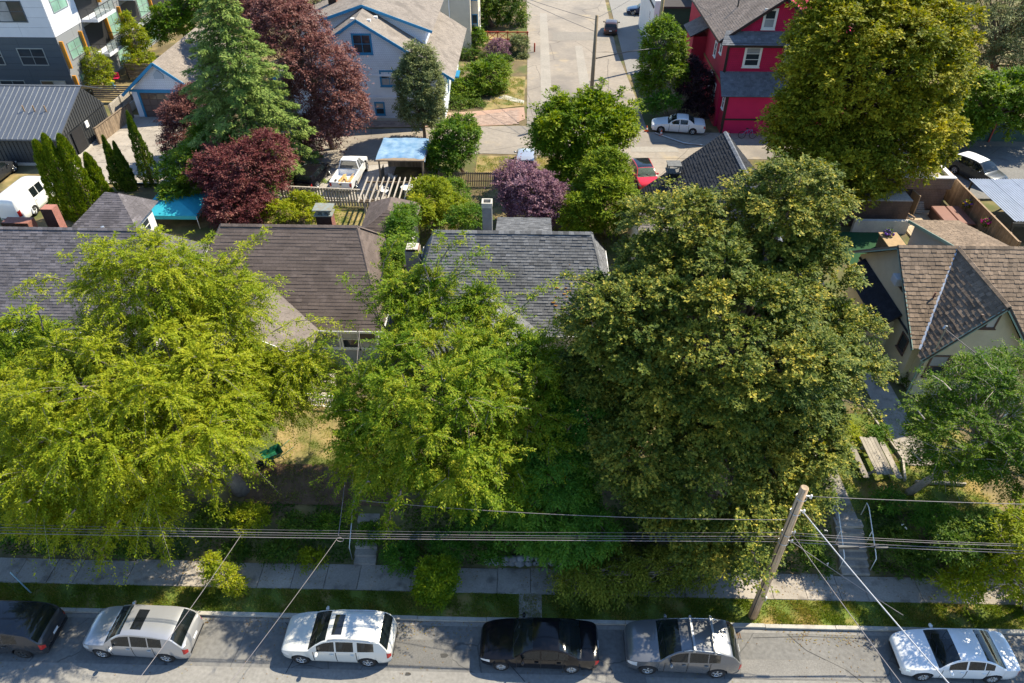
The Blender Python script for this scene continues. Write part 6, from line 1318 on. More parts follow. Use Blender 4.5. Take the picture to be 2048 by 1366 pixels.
wire((10.3,16.36,6.1), (13.6,8.0,5.6), .1, .016, 'thin service drop slanting down beside the thick pale one')
wire((10.3,16.36,5.75), (15.2,15.2,2.6), .05, .014, 'guy wire from the pole towards the verge')
wire((-11.1,16.45,5.25), (-13.9,6.0,5.9), .25, .011, 'service drop slanting over the silver parked SUV', mat=WM)
wire((-7.25,16.45,5.25), (-11.5,6.0,5.7), .2, .010, 'service drop slanting towards the white parked SUV', mat=WM)
wire((-7.25,16.5,5.25), (-8.9,29.5,5.2), .3, .014, 'drop wire climbing from the bundle to the brown roofed house', mat=WM)
wire((21.35,28.86,6.45), (24.5,25.5,5.2), .1, .02, 'pale service wire leaving the mast of the cream house', mat=WM)
bx_ = MB().box(12.2,13.0,16.34,16.44,5.3,5.42); bx_.box(13.6,14.1,16.36,16.44,5.36,5.46); o = bx_.build('splice_box', MT['dark_metal']); 
tag(o, 'dark splice boxes hanging in the cable bundle right of the pole', 'splice box')
lp = MB().tube([(12.1+.12*i, 16.45, 5.5-.22*math.sin(PI*i/14)) for i in range(15)], .014, 6).build('cable_loop', WM); tag(lp, 'slack cable loop hanging under the bundle right of the pole', 'cable')
lp = MB().tube([(-7.2+.14*math.cos(a), 16.45, 5.1+.14*math.sin(a)) for a in np.linspace(0,2*PI,13)], .014, 6).build('cable_loop', WM); tag(lp, 'small coiled cable loop where the drop wires leave the bundle', 'cable')
# back poles
bp_ = thing('utility_pole', 'bare wooden pole with street lamp arm standing in the lane behind the yellow-green tree', 'pole', (5.95, 67.68, 1.57))
MB().tube([(5.95,67.68,1.4),(5.95,67.68,6),(5.95,67.68,11.0)], [.2,.18,.14], 14).build('shaft', M('old_pole', (.22,.17,.11), .9, .2, 3, .4, 20), bp_, True)
MB().tube([(5.95,67.68,7.2),(9,67.9,7.8),(12.2,68.2,8.1)], .05, 8).build('guy_arm', MT['dark_metal'], bp_, True)
p3 = thing('utility_pole', 'yellowish wooden pole cut by the top edge beside the dark blue sedan', 'pole', (14.2, 82.5, 1.57))
MB().tube([(14.2,82.5,1.4),(14.2,82.5,12.0)], [.2,.16], 14).build('shaft', M('yellow_pole', (.36,.29,.15), .9, .2, 3, .4, 20), p3, True)
MB().box(13.6,14.8,82.42,82.58,10.8,10.95).build('crossarm', MT['old_wood'], p3)
for k, (a, b, lb) in enumerate([((5.95,67.68,10.8),(14.2,82.5,11.2),'thin lane wire between the bare pole and the top edge pole'), ((5.95,67.68,10.6),(-8,86,10.6),'lane wire running to the cream walled building'), ((5.95,67.68,9.6),(-6.2,90,9.4),'lower lane wire to the bay window building'), ((14.2,82.5,10.9),(18.5,70,9.6),'wire from the top pole to the crimson house')]):
    wire(a, b, .3, .02, lb, 'wires over the lane', WD)

# ================================================================ STREET FURNITURE AND FRONT GARDENS
dr = thing('storm_drain', 'slotted storm drain grate in the gutter behind the grey SUV', 'drain', tuple(G(1468,1266,.0)))
dl = G(1468,1266,.0); MB().box(dl.x-.3,dl.x+.3,15.42,15.74,.004,.012).build('frame', MT['dark_metal'], dr)
gb = MB().box(-.018,.018,-.13,.13,0,.022).mesh('slot_bar', M('rust_iron', (.16,.10,.07), .8, .2, 8))
for i in range(7): piece('slot_bar', gb, dr, (dl.x-.24+i*.08, 15.58, .012))
sp = MB().tube([(-21.9,16.75,.1),(-22.3,16.9,1.5)], .03, 8).build('marker_post', M('blue_white', (.35,.50,.55), .5, .1)); tag(sp, 'leaning pale blue marker post on the verge at the left edge', 'post')
# steps with white handrails
st = thing('garden_steps', 'concrete garden steps with two white handrails climbing from the pavement', 'steps', (15.2, 19.5, .13))
for i in range(7): MB().box(14.58,15.84,18.52+i*.30,18.86+i*.30+(1.2 if i == 6 else 0),.0,.30+i*.18).build('step', MT['slab'], st)
for sx in (14.50, 15.92):
    hr = MB(); hr.tube([(sx,18.75,.25),(sx,18.75,1.15),(sx,18.95,1.28),(sx,20.7,2.3),(sx,20.95,2.3),(sx,20.95,1.4)], .024, 8); hr.tube([(sx,19.8,.9),(sx,19.8,1.77)], .02, 8); hr.build('handrail', MT['white_trim'], st, True)
s2 = thing('garden_steps', 'narrow shaded concrete steps with a pipe rail near the coiled cable', 'steps', (-7.2, 19.3, .13))
for i in range(6): MB().box(-7.75,-6.75,18.5+i*.32,18.86+i*.32+(1.0 if i == 5 else 0),.0,.30+i*.2).build('step', MT['slab'], s2)
MB().tube([(-7.85,18.7,.3),(-7.85,18.7,1.2),(-7.85,20.5,2.35),(-7.85,20.5,1.4)], .025, 8).build('handrail', MT['galv'], s2, True)
# stone retaining edge right of the narrow steps
rw_ = thing('stone_wall', 'low wall of rounded grey stones in deep shade behind the pavement', 'wall', (0, 18.8, .1)); rgs = random.Random(8)
STN = M('field_stone', (.26,.25,.24), .9, .25, 5, .4, 25, rnd=.25)
x = -1.6
while x < 5.5:
    for z in (.18, .42):
        r = rgs.uniform(.14, .24); MB().blob((x+rgs.uniform(-.05,.05), 18.72+z*.3+rgs.uniform(-.04,.04), z+rgs.uniform(-.04,.04)), (r*1.2, r*.9, r*.8), 8, 5, .12, int(x*100)).build('stone', STN, rw_, True)
    x += rgs.uniform(.34, .46)
# picnic table
pt = thing('picnic_table', 'weathered wooden picnic table on the sunny lawn by the steps', 'picnic table', (17.5, 24.0, 1.44)); PTW = M('silvered_wood', (.27,.24,.20), .85, .2, 5, .4, 25, rnd=.2)
for i in range(5): MB().box(17.08+i*.165,17.08+i*.165+.15,22.75+.03*(i%2),25.2-.04*(i%3),2.18,2.225).build('plank', PTW, pt)
for sx in (16.55, 18.15): MB().box(sx,sx+.28,22.8,25.15,1.86,1.905).build('seat', PTW, pt)
for y in (23.2, 24.75):
    for s in (-1, 1): MB().bar((17.5+s*.62,y,1.44), (17.5+s*.22,y,2.17), .09, .05).build('leg', PTW, pt)
    MB().box(16.5,18.5,y-.045,y-.005,1.80,1.86).build('seat_beam', PTW, pt)
# low timber edging
for k, (a, b, lb) in enumerate([((19.15,24.3),(18.65,27.9),'long weathered edging board beside the side path'), ((18.75,23.0),(19.12,24.25),'short edging board at the lawn corner near the picnic table'), ((19.2,22.9),(21.6,22.8),'edging board running right under the wiry tree')]):
    o = MB().bar((a[0],a[1],1.52), (b[0],b[1],1.52), .09, .2).build('edging_board', MT['grey_wood']); tag(o, lb, 'board', 'garden edging boards')
# wheelbarrow
wb = thing('wheelbarrow', 'green wheelbarrow standing on the dry lawn between the two cherry trees', 'wheelbarrow', (-12.6, 23.6, 1.44), math.radians(35)); GRN = M('green_enamel', (.012,.11,.055), .4, .15, 4, coat=.3)
t_ = MB(); top = [(-.55,-.32,.62),(.45,-.36,.66),(.45,.36,.66),(-.55,.32,.62)]; bot = [(-.35,-.2,.34),(.25,-.22,.34),(.25,.22,.34),(-.35,.2,.34)]
t_.add(top+bot, [(0,1,5,4),(1,2,6,5),(2,3,7,6),(3,0,4,7),(4,5,6,7)]); t_.add([(p[0]*.94,p[1]*.92,p[2]-.002) for p in top]+[(p[0],p[1],p[2]+.02) for p in bot], [(0,4,5,1),(1,5,6,2),(2,6,7,3),(3,7,4,0),(4,7,6,5)]); t_.build('tray', GRN, wb, False, False)
for s in (-1, 1):
    MB().tube([(-.72,s*.05,.2),(-.3,s*.2,.32),(.4,s*.26,.36),(1.0,s*.3,.62)], .02, 7).build('handle', GRN, wb, True, False); MB().tube([(.3,s*.24,.34),(.42,s*.28,0)], .018, 7).build('leg', GRN, wb, True, False)
MB().lathe([(.1,-.04),(.19,-.045),(.2,0),(.19,.045),(.1,.04)], (-.72,0,.2), 16, 'y').build('wheel', MT['tyre'], wb, True, False)
# flower heads
fl = random.Random(4)
def flower(p, r, mat, label, n=7, name='hydrangea'):
    m = MB()
    for k in range(n): m.blob(p+Vector((fl.uniform(-r,r), fl.uniform(-r,r), fl.uniform(-r*.5,r*.5))), r*.5, 6, 4, .2, k)
    o = m.build(name, mat, None, True); tag(o, label, 'flower', 'white flower heads on the banks'); return o
WF = M('white_flower', (.8,.78,.74), .7, .1)
for k, (px, py, lb) in enumerate([(2000,1068,'largest white hydrangea head at the right edge'), (2012,1080,'white hydrangea head below the largest one'), (2006,1052,'white hydrangea head above the largest one'), (1995,1088,'lowest white hydrangea head of the right cluster'), (1875,1068,'single white flower in the shaded shrub'), (1805,1048,'white blossom beside the top of the handrail'), (1812,1056,'second white blossom beside the handrail'), (1856,1118,'lone white flower low on the right bank'), (1652,1062,'white flower left of the steps, upper'), (1655,1128,'white flower left of the steps, lower')]):
    p = G(px, py, 2.0 if py < 1100 else 1.2); flower(p, .12 if k < 4 else .05, WF, lb, 7 if k < 4 else 4)

# ================================================================ BACK GARDENS
# slatted fence behind the pickup
def board_fence(label, a, b, h, bw, gap, mat, z0=1.45, rails=(.35, .9), cap=True, tall=.0, name='fence', th=.025, cap_over=0):
    a, b = Vector((*a, z0)), Vector((*b, z0)); L = (b-a).length; d = (b-a).normalized(); n_ = Vector((-d.y, d.x, 0)); ang = math.atan2(d.y, d.x)
    f = thing(name, label, 'fence', tuple(a)); me_ = MB().box(0,bw,-th/2,th/2,0,1).mesh('board', mat); k = int(L/(bw+gap))
    for i in range(k): piece('board', me_, f, a+d*(i*(bw+gap)), (random.uniform(-.01,.01), 0, ang), (1, 1, h*random.uniform(.985, 1.01)))
    for r in rails: MB().bar(a+Vector((0,0,h*r))+n_*.05, b+Vector((0,0,h*r))+n_*.05, .04, .09).build('rail', mat, f)
    if cap: MB().bar(a+Vector((0,0,h+.03)), b+Vector((0,0,h+.03)), .14, .045).build('cap_rail', mat, f)
    for i in range(int(L/2.3)+2):
        p = a+d*min(L, i*2.3)+n_*.07; MB().box(p.x-.05,p.x+.05,p.y-.05,p.y+.05,z0-.1,z0+h+.06).build('post', mat, f)
    return f
board_fence('slatted wooden fence with gaps between white pickup and back garden', (-19.4,50.2), (-11.5,49.6), 1.45, .13, .10, MT['grey_wood'])
board_fence('dark picket fence behind the purple plum tree', (-7.3,53.3), (-1.4,53.5), 1.25, .08, .07, MT['old_wood'], cap=False)
board_fence('tall brown board fence with hanging flower baskets at the right', (33.35,52.6), (33.35,42.2), 2.0, .14, .006, MT['fence_wood'], z0=1.5)
board_fence('brown board fence closing the hot tub terrace', (32.3,52.7), (33.3,52.7), 1.9, .14, .006, MT['fence_wood'], z0=1.5)
board_fence('brown gate fence between metal clad building and garage forecourt', (-39.0,60.4), (-38.6,66.6), 1.5, .14, .006, MT['old_wood'], z0=1.58)
# long horizontal board fence on a concrete wall in front of the apartments
af = thing('fence', 'long pale board fence with metal posts on a concrete wall below the apartments', 'fence', (-39.8, 64.5, 1.58)); a_, b_ = Vector((-39.75,64.8,0)), Vector((-39.4,82,0))
MB().box(-39.95,-39.55,64.6,82,1.5,2.3).build('base_wall', MT['concrete'], af)
for j in range(6): MB().bar((-39.7,64.8,2.42+j*.2), (-39.7,82,2.42+j*.2), .03, .185).build('board', MT['grey_wood'], af)
for i in range(9): MB().bar((-39.62,64.9+i*2.1,2.3), (-39.62,64.9+i*2.1,3.65), .05).build('post', MT['dark_metal'], af)
for k, (x0, x1, y, lb) in enumerate([(-44.3,-40.1,70.6,'dark slatted screen below the nearest apartment tree'), (-43.8,-40.1,77.2,'dark slatted screen between the apartment terraces')]):
    sc_ = thing('slat_screen', lb, 'screen', (x0,y,1.58))
    for j in range(8): MB().box(x0,x1,y-.02,y+.02,1.7+j*.2,1.83+j*.2).build('slat', MT['old_wood'], sc_)
    for x in (x0, x1): MB().box(x-.05,x+.05,y-.06,y+.04,1.5,3.4).build('post', MT['dark_metal'], sc_)
# terrace clutter by the apartments
TC = [M('red_toy',(.5,.02,.08),.5,.1), M('yellow_toy',(.6,.5,.03),.5,.1), M('white_toy',(.75,.75,.75),.5,.1), M('blue_toy',(.03,.25,.5),.5,.1)]
for k, (px, py, lb) in enumerate([(232,155,'red cushion chair on the apartment terrace'), (222,162,'yellow patio chair on the apartment terrace'), (210,160,'white patio chair on the apartment terrace'), (225,172,'blue patio chair on the apartment terrace')]):
    p = G(px,py,2.1); c_ = thing('patio_chair', lb, 'chair', (p.x,p.y,1.6), k*1.1)
    MB().box(-.25,.25,-.25,.25,.4,.48).build('seat', TC[k], c_, False, False); MB().box(-.25,.25,.2,.26,.48,.95).build('backrest', TC[k], c_, False, False)
    for a in (-.2,.2):
        for b in (-.2,.2): MB().box(a-.02,a+.02,b-.02,b+.02,0,.4).build('leg', MT['dark_metal'], c_, False, False)
# tarp shed
ts = thing('shed', 'open garden shed with a blue tarpaulin over its roof', 'shed', (-10.3, 54.6, 1.5))
for x in (-12.0,-8.5):
    for y in (52.9,56.6): MB().box(x-.06,x+.06,y-.06,y+.06,1.4,3.9).build('post', MT['old_wood'], ts)
MB().box(-12.2,-8.3,52.7,56.8,3.88,3.98).build('roof', MT['old_wood'], ts)
tg = MB(); nx_, ny_ = 26, 20; rt = random.Random(2); vs = []
for j in range(ny_+1):
    for i in range(nx_+1):
        u, v = i/nx_, j/ny_; sag = .05*math.sin(u*9+v*3)*math.sin(v*7)+.02*math.sin(u*31)+rt.uniform(-.006,.006); edge = max(0,u-.96)*6+max(0,.03-v)*5; vs.append((-12.22+3.95*u, 53.15+3.7*v-.35*(u-.5)**2*4*(v<.02), 4.06+sag*.6-edge*.6))
tg.add(vs, [(j*(nx_+1)+i, j*(nx_+1)+i+1, (j+1)*(nx_+1)+i+1, (j+1)*(nx_+1)+i) for j in range(ny_) for i in range(nx_)])
tg.build('tarpaulin', M('blue_tarp', (.07,.18,.33), .5, .25, 1.2, .4, 14, col2=(.30,.42,.54)), ts, True)
me_ = MB().box(-.065,.065,-.012,.012,0,2.4).mesh('wall_board', MT['old_wood'])
for i in range(26): piece('wall_board', me_, ts, (-11.9+i*.135,56.62,1.5))
for i in range(20): piece('wall_board', me_, ts, (-8.48,53.0+i*.18,1.5), (0,0,PI/2))
hm = MB().box(-.012,.012,-.09,.09,0,1.1).mesh('side_board', MT['grey_wood'])
for i in range(20): piece('side_board', hm, ts, (-12.1,51.2+i*.19,1.5))
# white plastic garden furniture
PL = M('white_plastic', (.72,.72,.70), .4, .06)
def plastic_chair(label, loc, rz):
    c_ = thing('garden_chair', label, 'chair', loc, rz, 'white plastic garden furniture')
    MB().box(-.24,.24,-.23,.24,.40,.44).build('seat', PL, c_, False, False); b = MB(); b.add([(-.25,.22,.44),(.25,.22,.44),(.21,.32,.86),(-.21,.32,.86),(-.25,.25,.44),(.25,.25,.44),(.21,.35,.86),(-.21,.35,.86)], [(0,1,2,3),(7,6,5,4),(3,2,6,7),(0,3,7,4),(1,5,6,2),(0,4,5,1)]); b.build('backrest', PL, c_, False, False)
    for s in (-1, 1):
        MB().tube([(s*.27,-.22,0),(s*.26,-.2,.62),(s*.26,.24,.64),(s*.27,.28,0)], .022, 7).build('armrest', PL, c_, True, False)
plastic_chair('white plastic chair standing upright under the tarpaulin shed', (-11.2,53.9,1.5), 2.6); plastic_chair('white plastic chair beside the garden table left of the pergola slats', (-11.5,51.5,1.5), 1.2)
plastic_chair('white plastic chair under the right part of the pergola', (-9.2,49.4,1.5), -2.4)
tb_ = thing('garden_table', 'white plastic table between shed and pergola', 'table', (-9.6,51.6,1.5)); MB().lathe([(0,.74),(.62,.74),(.64,.71),(.60,.69),(0,.69)], (0,0,0), 8).build('tabletop', PL, tb_, False, False)
for a in range(4): MB().tube([(.42*math.cos(a*PI/2+.8),.42*math.sin(a*PI/2+.8),0),(.38*math.cos(a*PI/2+.8),.38*math.sin(a*PI/2+.8),.7)], .025, 7).build('leg', PL, tb_, True, False)
# pergola
pg = thing('pergola', 'weathered pergola with slanting slats over the dirt path', 'pergola', (-10.4, 48.4, 1.48))
for x in (-12.1,-8.7):
    for y in (46.9,49.9): MB().box(x-.07,x+.07,y-.07,y+.07,1.4,3.45).build('post', MT['grey_wood'], pg)
for y in (46.75,46.98,49.9): MB().box(-12.6,-8.1,y-.025,y+.025,3.4,3.56).build('beam', MT['old_wood'], pg)
for i in range(11): x = -12.45+i*.42; MB().box(x-.035,x+.035,46.4,50.4,3.565,3.70).build('slat', MT['grey_wood'], pg)
# long pipes, planter and debris behind the brown roof
for k, (y, z, r, x0, x1, mt, lb) in enumerate([(45.4,1.62,.11,-15.6,-10.4,'galv','long silver pipe lying behind the brown roof'), (44.9,1.6,.16,-14.4,-12.4,'galv','short wide pipe section beside the long silver pipe'), (46.3,1.6,.06,-15.2,-12.2,'dark_metal','thin dark pipe lying along the slatted fence')]):
    o = MB().tube([(x0,y,z),(x1,y+.12,z)], r, 12).build('pipe', MT[mt], None, True); tag(o, lb, 'pipe', 'pipes lying in the back garden')
sk = thing('firewood_sack', 'torn white sack of debris on the dry lawn behind the brown roof', 'sack', (-12.3,43.3,1.46)); MB().blob((0,0,.25), (.55,.4,.3), 12, 7, .18, 5).build('sack_body', M('sack', (.55,.50,.42), .9, .3, 4), sk, True, False); MB().blob((.1,.05,.5), (.3,.25,.12), 10, 5, .3, 8).build('contents', MT['old_wood'], sk, True, False)
# turquoise canopy tent between the little hip roof and the red plum
tc = thing('canopy_tent', 'turquoise canopy tent behind the small hip roof', 'canopy', (-27.4,49.2,1.46)); TQ = M('turquoise_cloth', (.03,.36,.46), .6, .1, 2, .2, 8)
cs = [(-28.9,46.0),(-24.6,46.0),(-24.8,49.6),(-28.9,49.8)]; pk_ = (-26.8,47.8,3.25)
m = MB(); m.add([(x,y,2.55) for x, y in cs]+[pk_]+[(x,y,2.25) for x, y in cs], [(0,1,4),(1,2,4),(2,3,4),(3,0,4),(0,5,6,1),(1,6,7,2),(2,7,8,3),(3,8,5,0)]); m.build('canopy', TQ, tc)
for x, y in cs: MB().tube([(x,y,1.45),(x,y,2.53)], .03, 8).build('pole', MT['white_trim'], tc, True)
# brick retaining block beside the van
bw_ = thing('brick_planter', 'red brick planter wall beside the white van', 'planter', (-37.6,45.8,1.46)); brick_stack(bw_, -38.6, -36.6, 44.7, 45.6, 1.4, 2.5, MT['red_brick'], 'brick_wall')

# ---- right hand terrace
fg = thing('garage', 'flat roofed shake clad garage behind the hot tub terrace', 'garage', (28.5,50.5,1.5)); SHW = siding('dark_shake_wall', (.085,.055,.04), .2, shingle=True, var=.3); SHW2 = siding('shake_wall', (.17,.115,.08), .2, shingle=True, var=.3)
wall_box(fg, 24.4, 32.2, 50.3, 54.6, 1.5, 3.9, SHW2); wall_box(fg, 23.6, 28.4, 47.6, 50.3, 1.5, 3.6, SHW, 'front_wall')
MB().box(24.6,32.0,50.5,54.4,3.9,3.95).build('flat_roof', MT['gravel'], fg); MB().box(23.6,28.4,47.6,50.28,3.6,3.66).build('flat_roof', MT['gravel'], fg)
pr = MB(); pr.box(24.2,32.4,50.15,50.4,3.3,4.2); pr.build('parapet', SHW2, fg); MB().box(24.1,32.5,50.1,50.45,4.2,4.27).build('parapet_cap', MT['white_trim'], fg); MB().box(32.1,32.45,50.46,54.6,3.3,4.25).build('parapet', MT['white_trim'], fg)
MB().box(28.42,29.6,50.24,50.3,1.5,3.2).build('doorway_shade', MT['black'], fg); MB().prism([(29.6,50.2,1.5),(29.75,49.2,1.5),(29.75,49.2,3.2),(29.6,50.2,3.2)], (.06,0,0)).build('door', M('tan_door', (.42,.30,.18), .6, .1), fg)  # black sheet stands in for the dark of the open door
structure('terrace', MB().box(28.4,33.2,44.2,50.1,1.3,1.53), M('terrace_paving', (.42,.33,.22), .9, .12, 1.2, .2, 40))
me_ = MB().box(.006,.444,.006,.444,0,.012).mesh('tile', M('terrace_tile', (.45,.36,.25), .85, .12, 2, rnd=.12)); tr_ = bpy.data.objects['terrace']
for i in range(5):
    for j in range(11): piece('tile', me_, tr_, (28.6+i*.45, 44.7+j*.45, 1.532))
ht = thing('hot_tub', 'hot tub with brown folding cover on the terrace', 'hot tub', (31.9,47.9,1.53)); HC = M('tub_cover', (.20,.085,.06), .6, .1, 2)
MB().box(30.9,33.0,46.7,49.2,1.53,2.25).build('tub_shell', M('tub_side', (.10,.06,.05), .7, .1), ht)
def soft_box(mb, x0, x1, y0, y1, z0, z1, b=.06):
    mb.add([(x0,y0,z0),(x1,y0,z0),(x1,y1,z0),(x0,y1,z0),(x0,y0,z1-b),(x1,y0,z1-b),(x1,y1,z1-b),(x0,y1,z1-b),(x0+b,y0+b,z1),(x1-b,y0+b,z1),(x1-b,y1-b,z1),(x0+b,y1-b,z1)], [(0,3,2,1),(0,1,5,4),(1,2,6,5),(2,3,7,6),(3,0,4,7),(4,5,9,8),(5,6,10,9),(6,7,11,10),(7,4,8,11),(8,9,10,11)])
for (a, b) in ((30.85,31.93), (31.95,33.05)): m = MB(); soft_box(m, a, b, 46.62, 49.28, 2.25, 2.38); m.build('cover_half', HC, ht)
ad = thing('adirondack_chair', 'brown slatted garden chair by the shake garage door', 'chair', (28.7,48.2,1.53), math.radians(20))
for i in range(5): MB().bar((-.24+i*.12,.1,.35), (-.3+i*.15,.42,1.15), .1, .02).build('back_slat', MT['fence_wood'], ad, False, False)
for i in range(5): MB().box(-.28,.28,-.5+i*.12,-.4+i*.12,.40-.02*i,.42-.02*i).build('seat_slat', MT['fence_wood'], ad, False, False)
for s in (-1, 1): MB().box(s*.34-.06,s*.34+.06,-.5,.3,.58,.61).build('armrest', MT['fence_wood'], ad, False, False); MB().box(s*.3-.03,s*.3+.03,-.5,-.42,0,.58).build('leg', MT['fence_wood'], ad, False, False); MB().box(s*.3-.03,s*.3+.03,.1,.18,0,.36).build('leg', MT['fence_wood'], ad, False, False)
stp2 = thing('wooden_steps', 'small wooden steps leading onto the hot tub terrace', 'steps', (30.2,49.5,1.53))
for j in range(6): MB().box(29.95,30.65,49.3+j*.13,49.3+j*.13+.11,1.75+j*.1,1.79+j*.1).build('tread', MT['grey_wood'], stp2)
tw_ = MB().box(24.2,28.2,46.6,46.9,1.4,2.5); o = tw_.build('garden_wall', MT['concrete']); tag(o, 'pale concrete garden wall above the artificial lawn', 'wall')
structure('artificial_lawn', MB().box(22.6,27.6,41.0,46.6,1.2,1.54), M('artificial_turf', (.008,.055,.016), .9, .2, 6, .4, 60))  # turf green darkened to carry the shade over this lawn
ot = thing('outdoor_table', 'tan shingled box beside the artificial lawn', 'box', (26.2,43.2,1.54)); MB().box(25.2,26.3,42.2,44.6,1.54,2.6).build('box_wall', SHW2, ot); MB().box(25.1,26.4,42.1,44.7,2.6,2.68).build('box_top', M('tan_top', (.36,.25,.14), .9, .15, 3), ot)
FC = [M('pink_flower',(.62,.03,.22),.6,.2,20), M('yellow_flower',(.7,.42,.02),.6,.2,20), M('violet_flower',(.16,.06,.40),.6,.2,20)]
def basket(label, p, cols, seed):
    b = thing('flower_basket', label, 'flower basket', tuple(p)); rg = random.Random(seed)
    MB().lathe([(0,-.28),(.16,-.2),(.24,0),(.2,0)], (0,0,0), 12).build('basket', MT['old_wood'], b, True, False)
    MB().tube([(.0,0,.0),(.15,0,.45),(.32,0,.5)], .012, 6).build('hook', MT['dark_metal'], b, True, False)
    for c in cols:
        m = MB()
        for k in range(22): a = rg.uniform(0,2*PI); r = rg.uniform(0,.36); m.blob((r*math.cos(a), r*math.sin(a), .08+.2*rg.random()-r*.5), rg.uniform(.05,.09), 6, 4, .3, k)
        m.build('blossoms', FC[c], b, True, False, kind='stuff')
    rg2 = np.random.default_rng(seed); n = 220; d = unit(rg2.normal(size=(n,3))); c0 = d*rg2.uniform(.2,.38,(n,1))
    v, t = leaf_quads(c0, unit(rg2.normal(size=(n,3))), d, np.full(n,.11), np.full(n,.06), rg2.random(n)); v += np.array(p); np_mesh('foliage', v, np.arange(len(v)).reshape(-1,4), t, LM['green'], b, kind='stuff')
basket('hanging basket of yellow and violet flowers on the tall brown fence', (33.1,48.6,2.95), (1,2), 1); basket('hanging basket of pink flowers on the tall brown fence', (33.1,45.8,3.0), (0,), 2); basket('small violet flower pot on the tan shingled box', (25.6,44.3,2.85), (2,), 3)
shrub('terrace_plant', 'green plants in the bed along the tall brown fence', [(32.6,45.0,1.95,.5,1.2,.5)], LM['green'], 301, lr=.3); shrub('terrace_plant', 'yellow flowering plant at the foot of the tall brown fence', [(32.7,43.2,1.9,.4,.5,.4)], LM['yellow'], 302, lr=.25)
# corrugated carport
cpt = thing('carport', 'carport with pale corrugated metal roof at the right edge', 'carport', (37.5,48,1.5)); CM = M('corrugated_metal', (.50,.52,.55), .35, .12, 1.5, metal=.65)
for k in range(5):
    m = MB(); x0 = 34.2+k*1.6; vs = []; nn_ = 33
    for j, y in enumerate((44.6, 51.3)):
        for i in range(nn_): vs.append((x0+1.6*i/(nn_-1), y, 3.75+.012*k+.045*math.sin(2*PI*i/(nn_-1)*8)-.12*j))
    m.add(vs, [(i,i+1,nn_+i+1,nn_+i) for i in range(nn_-1)]); m.build('roof_sheet', CM, cpt, True)
for x in (34.4, 38, 41.5):
    for y in (44.8, 51.1): MB().box(x-.06,x+.06,y-.06,y+.06,1.4,3.62).build('post', MT['dark_metal'], cpt)
MB().box(34.1,42,44.5,44.62,3.4,3.66).build('fascia', MT['dark_metal'], cpt)
# far fence and slatted roof beyond the lot
board_fence('dark green board fence with red posts beyond the paved lot', (37.5,63.1), (58,63.1), 2.0, .2, .01, M('dark_green_board', (.03,.07,.06), .7, .15, 2, rnd=.15), z0=1.55, cap=False)
RP = M('red_post', (.30,.05,.035), .7, .15)
for k in range(4): o = MB().box(42.2+k*4-.06,42.2+k*4+.06,62.9,63.0,1.5,3.9).build('red_post', RP); tag(o, ['red post nearest the vivid green tree','second red post of the dark green fence','third red post of the dark green fence','last red post at the right edge'][k], 'post', 'red posts of the dark green fence')
pv = thing('slat_canopy', 'pale slatted canopy roof above the dark green fence', 'canopy', (50,66,1.58))
for i in range(26): MB().box(44.5+i*.4,44.5+i*.4+.2,64.0,68.5,4.3,4.36).build('slat', MT['galv'], pv)
for y in (64.1,68.4): MB().box(44.3,55,y-.06,y+.06,4.1,4.29).build('beam', MT['galv'], pv)
for x in (44.6,49.6,54.6): MB().box(x-.06,x+.06,64.05,64.17,1.5,4.1).build('post', MT['galv'], pv)
# ---- lane details
def cone(label, px, py, h=.55):
    p = G(px,py,1.6); c_ = thing('traffic_cone', label, 'cone', (p.x,p.y,1.575), 0, 'orange cones by the white sedan'); ORG = MT.setdefault('cone_orange', M('cone_orange', (.65,.09,.02), .5, .08))
    MB().box(-.18,.18,-.18,.18,0,.04).build('base', ORG, c_, False, False); MB().lathe([(.14,.04),(.10,.2),(.065,.36),(.03,h),(0,h)], (0,0,0), 14).build('cone_body', ORG, c_, True, False); MB().lathe([(.105,.2),(.068,.35)], (0,0,.002), 14).build('band', MT['white_trim'], c_, True, False)
cone('orange cone in front of the white old sedan', 1293, 262); cone('orange cone beside the front wheel of the white old sedan', 1322, 270); cone('orange cone at the corner of the crimson house', 1456, 272)
dv = MB().tube([G(1310,266,1.65),G(1368,286,1.65),G(1405,290,1.65)], .06, 8).build('pale_pole', MT['galv'], None, True); tag(dv, 'pale pole lying on the lane beside the white old sedan', 'pole')
bk = thing('bicycle', 'blue bicycle wheel and frame leaning by the crimson house wall', 'bicycle', (20.2,63.2,1.575)); BB = M('blue_frame', (.05,.28,.5), .4, .1)
for x in (-.5,.5): MB().tube([(x+.33*math.cos(a),.02*math.sin(a),.34+.33*math.sin(a)) for a in np.linspace(0,2*PI,21)], .022, 6).build('wheel', MT['tyre'], bk, True, False)
MB().tube([(-.5,0,.34),(-.1,0,.8),(.35,0,.82),(.5,0,.34)], .025, 7).build('frame', BB, bk, True, False); MB().tube([(-.1,0,.8),(.05,0,.34),(.35,0,.82)], .025, 7).build('seat_tube', BB, bk, True, False); MB().box(-.25,-.02,-.06,.06,.92,.97).build('saddle', MT['black'], bk, False, False); MB().tube([(.3,-.25,1.0),(.36,0,.95),(.3,.25,1.0)], .018, 6).build('handlebar', MT['dark_metal'], bk, True, False)
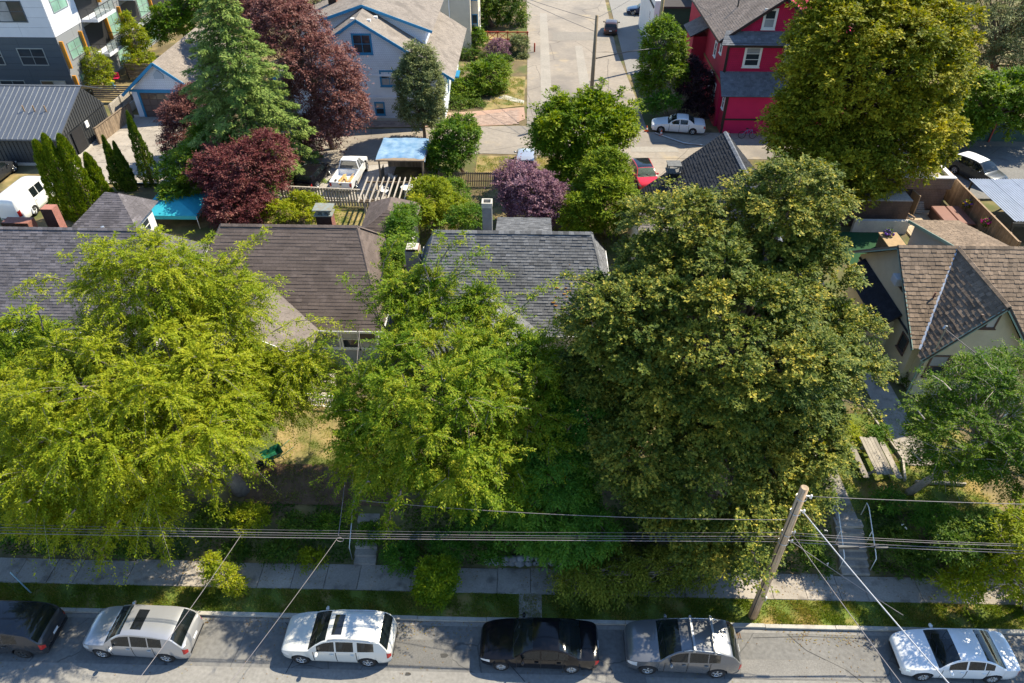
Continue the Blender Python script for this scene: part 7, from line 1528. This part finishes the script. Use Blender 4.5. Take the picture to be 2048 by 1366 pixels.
lf = thing('lattice_fence', 'low red lattice fence behind the weeping purple maple', 'fence', (-5,90.5,1.58)); RL_ = M('red_wood', (.38,.06,.03), .7, .15)
for j in (2.0, 2.9): MB().box(-6.5,-.2,90.45,90.55,j,j+.1).build('rail', RL_, lf)
for i in range(6): x = -6.4+i*1.22; MB().box(x-.06,x+.06,90.42,90.58,1.5,3.05).build('post', RL_, lf)
for i in range(5): x = -6.4+i*1.22; MB().bar((x,90.5,2.1), (x+1.2,90.5,2.9), .06).build('brace', RL_, lf); MB().bar((x,90.5,2.9), (x+1.2,90.5,2.1), .055).build('brace', RL_, lf)
bo = MB().lathe([(0,0),(.09,0),(.09,1.0),(.0,1.05)], (.55,87.5,1.57), 10).build('bollard', RL_, None, True); tag(bo, 'orange bollard at the street edge beside the lattice fence', 'bollard')

# fallen leaves along the gutter, on the pavement and the road edge
def litter(label, n, x0, x1, y0, y1, z, seed):
    rg = np.random.default_rng(seed); x = rg.uniform(x0, x1, n); y = y0+(y1-y0)*rg.random(n)**1.6; k = (np.sin(x*1.1)+np.sin(x*2.7+1)*.6+rg.normal(0, .6, n)) > 0; x, y = x[k], y[k]; m = len(x)
    v, t = leaf_quads(np.stack([x, y, np.full(m, z)+rg.uniform(.004, .02, m)], 1), unit(rg.normal(size=(m, 3))*np.array([1, 1, .1])), unit(np.array([0, 0, 1.])+rg.normal(0, .2, (m, 3))), rg.uniform(.04, .09, m), rg.uniform(.02, .05, m), rg.random(m), True)
    o = np_mesh('leaf_litter', v, np.arange(len(v)).reshape(-1, 3), t, LM['dead_leaf']); o['label'] = label; o['category'] = 'leaf litter'; o['kind'] = 'stuff'
LM['dead_leaf'] = leafmat('dead_leaf', (.16,.09,.03), (.26,.16,.05), (.30,.26,.06), .2, .7, .15)
litter('fallen leaves lying along the gutter', 2600, -24, 24, 15.9, 15.2, .008, 1); litter('fallen leaves at the back edge of the pavement', 2400, -24, 24, 18.5, 17.4, .155, 2); litter('a few leaves scattered on the street', 900, -24, 24, 15.6, 13.2, .012, 3)
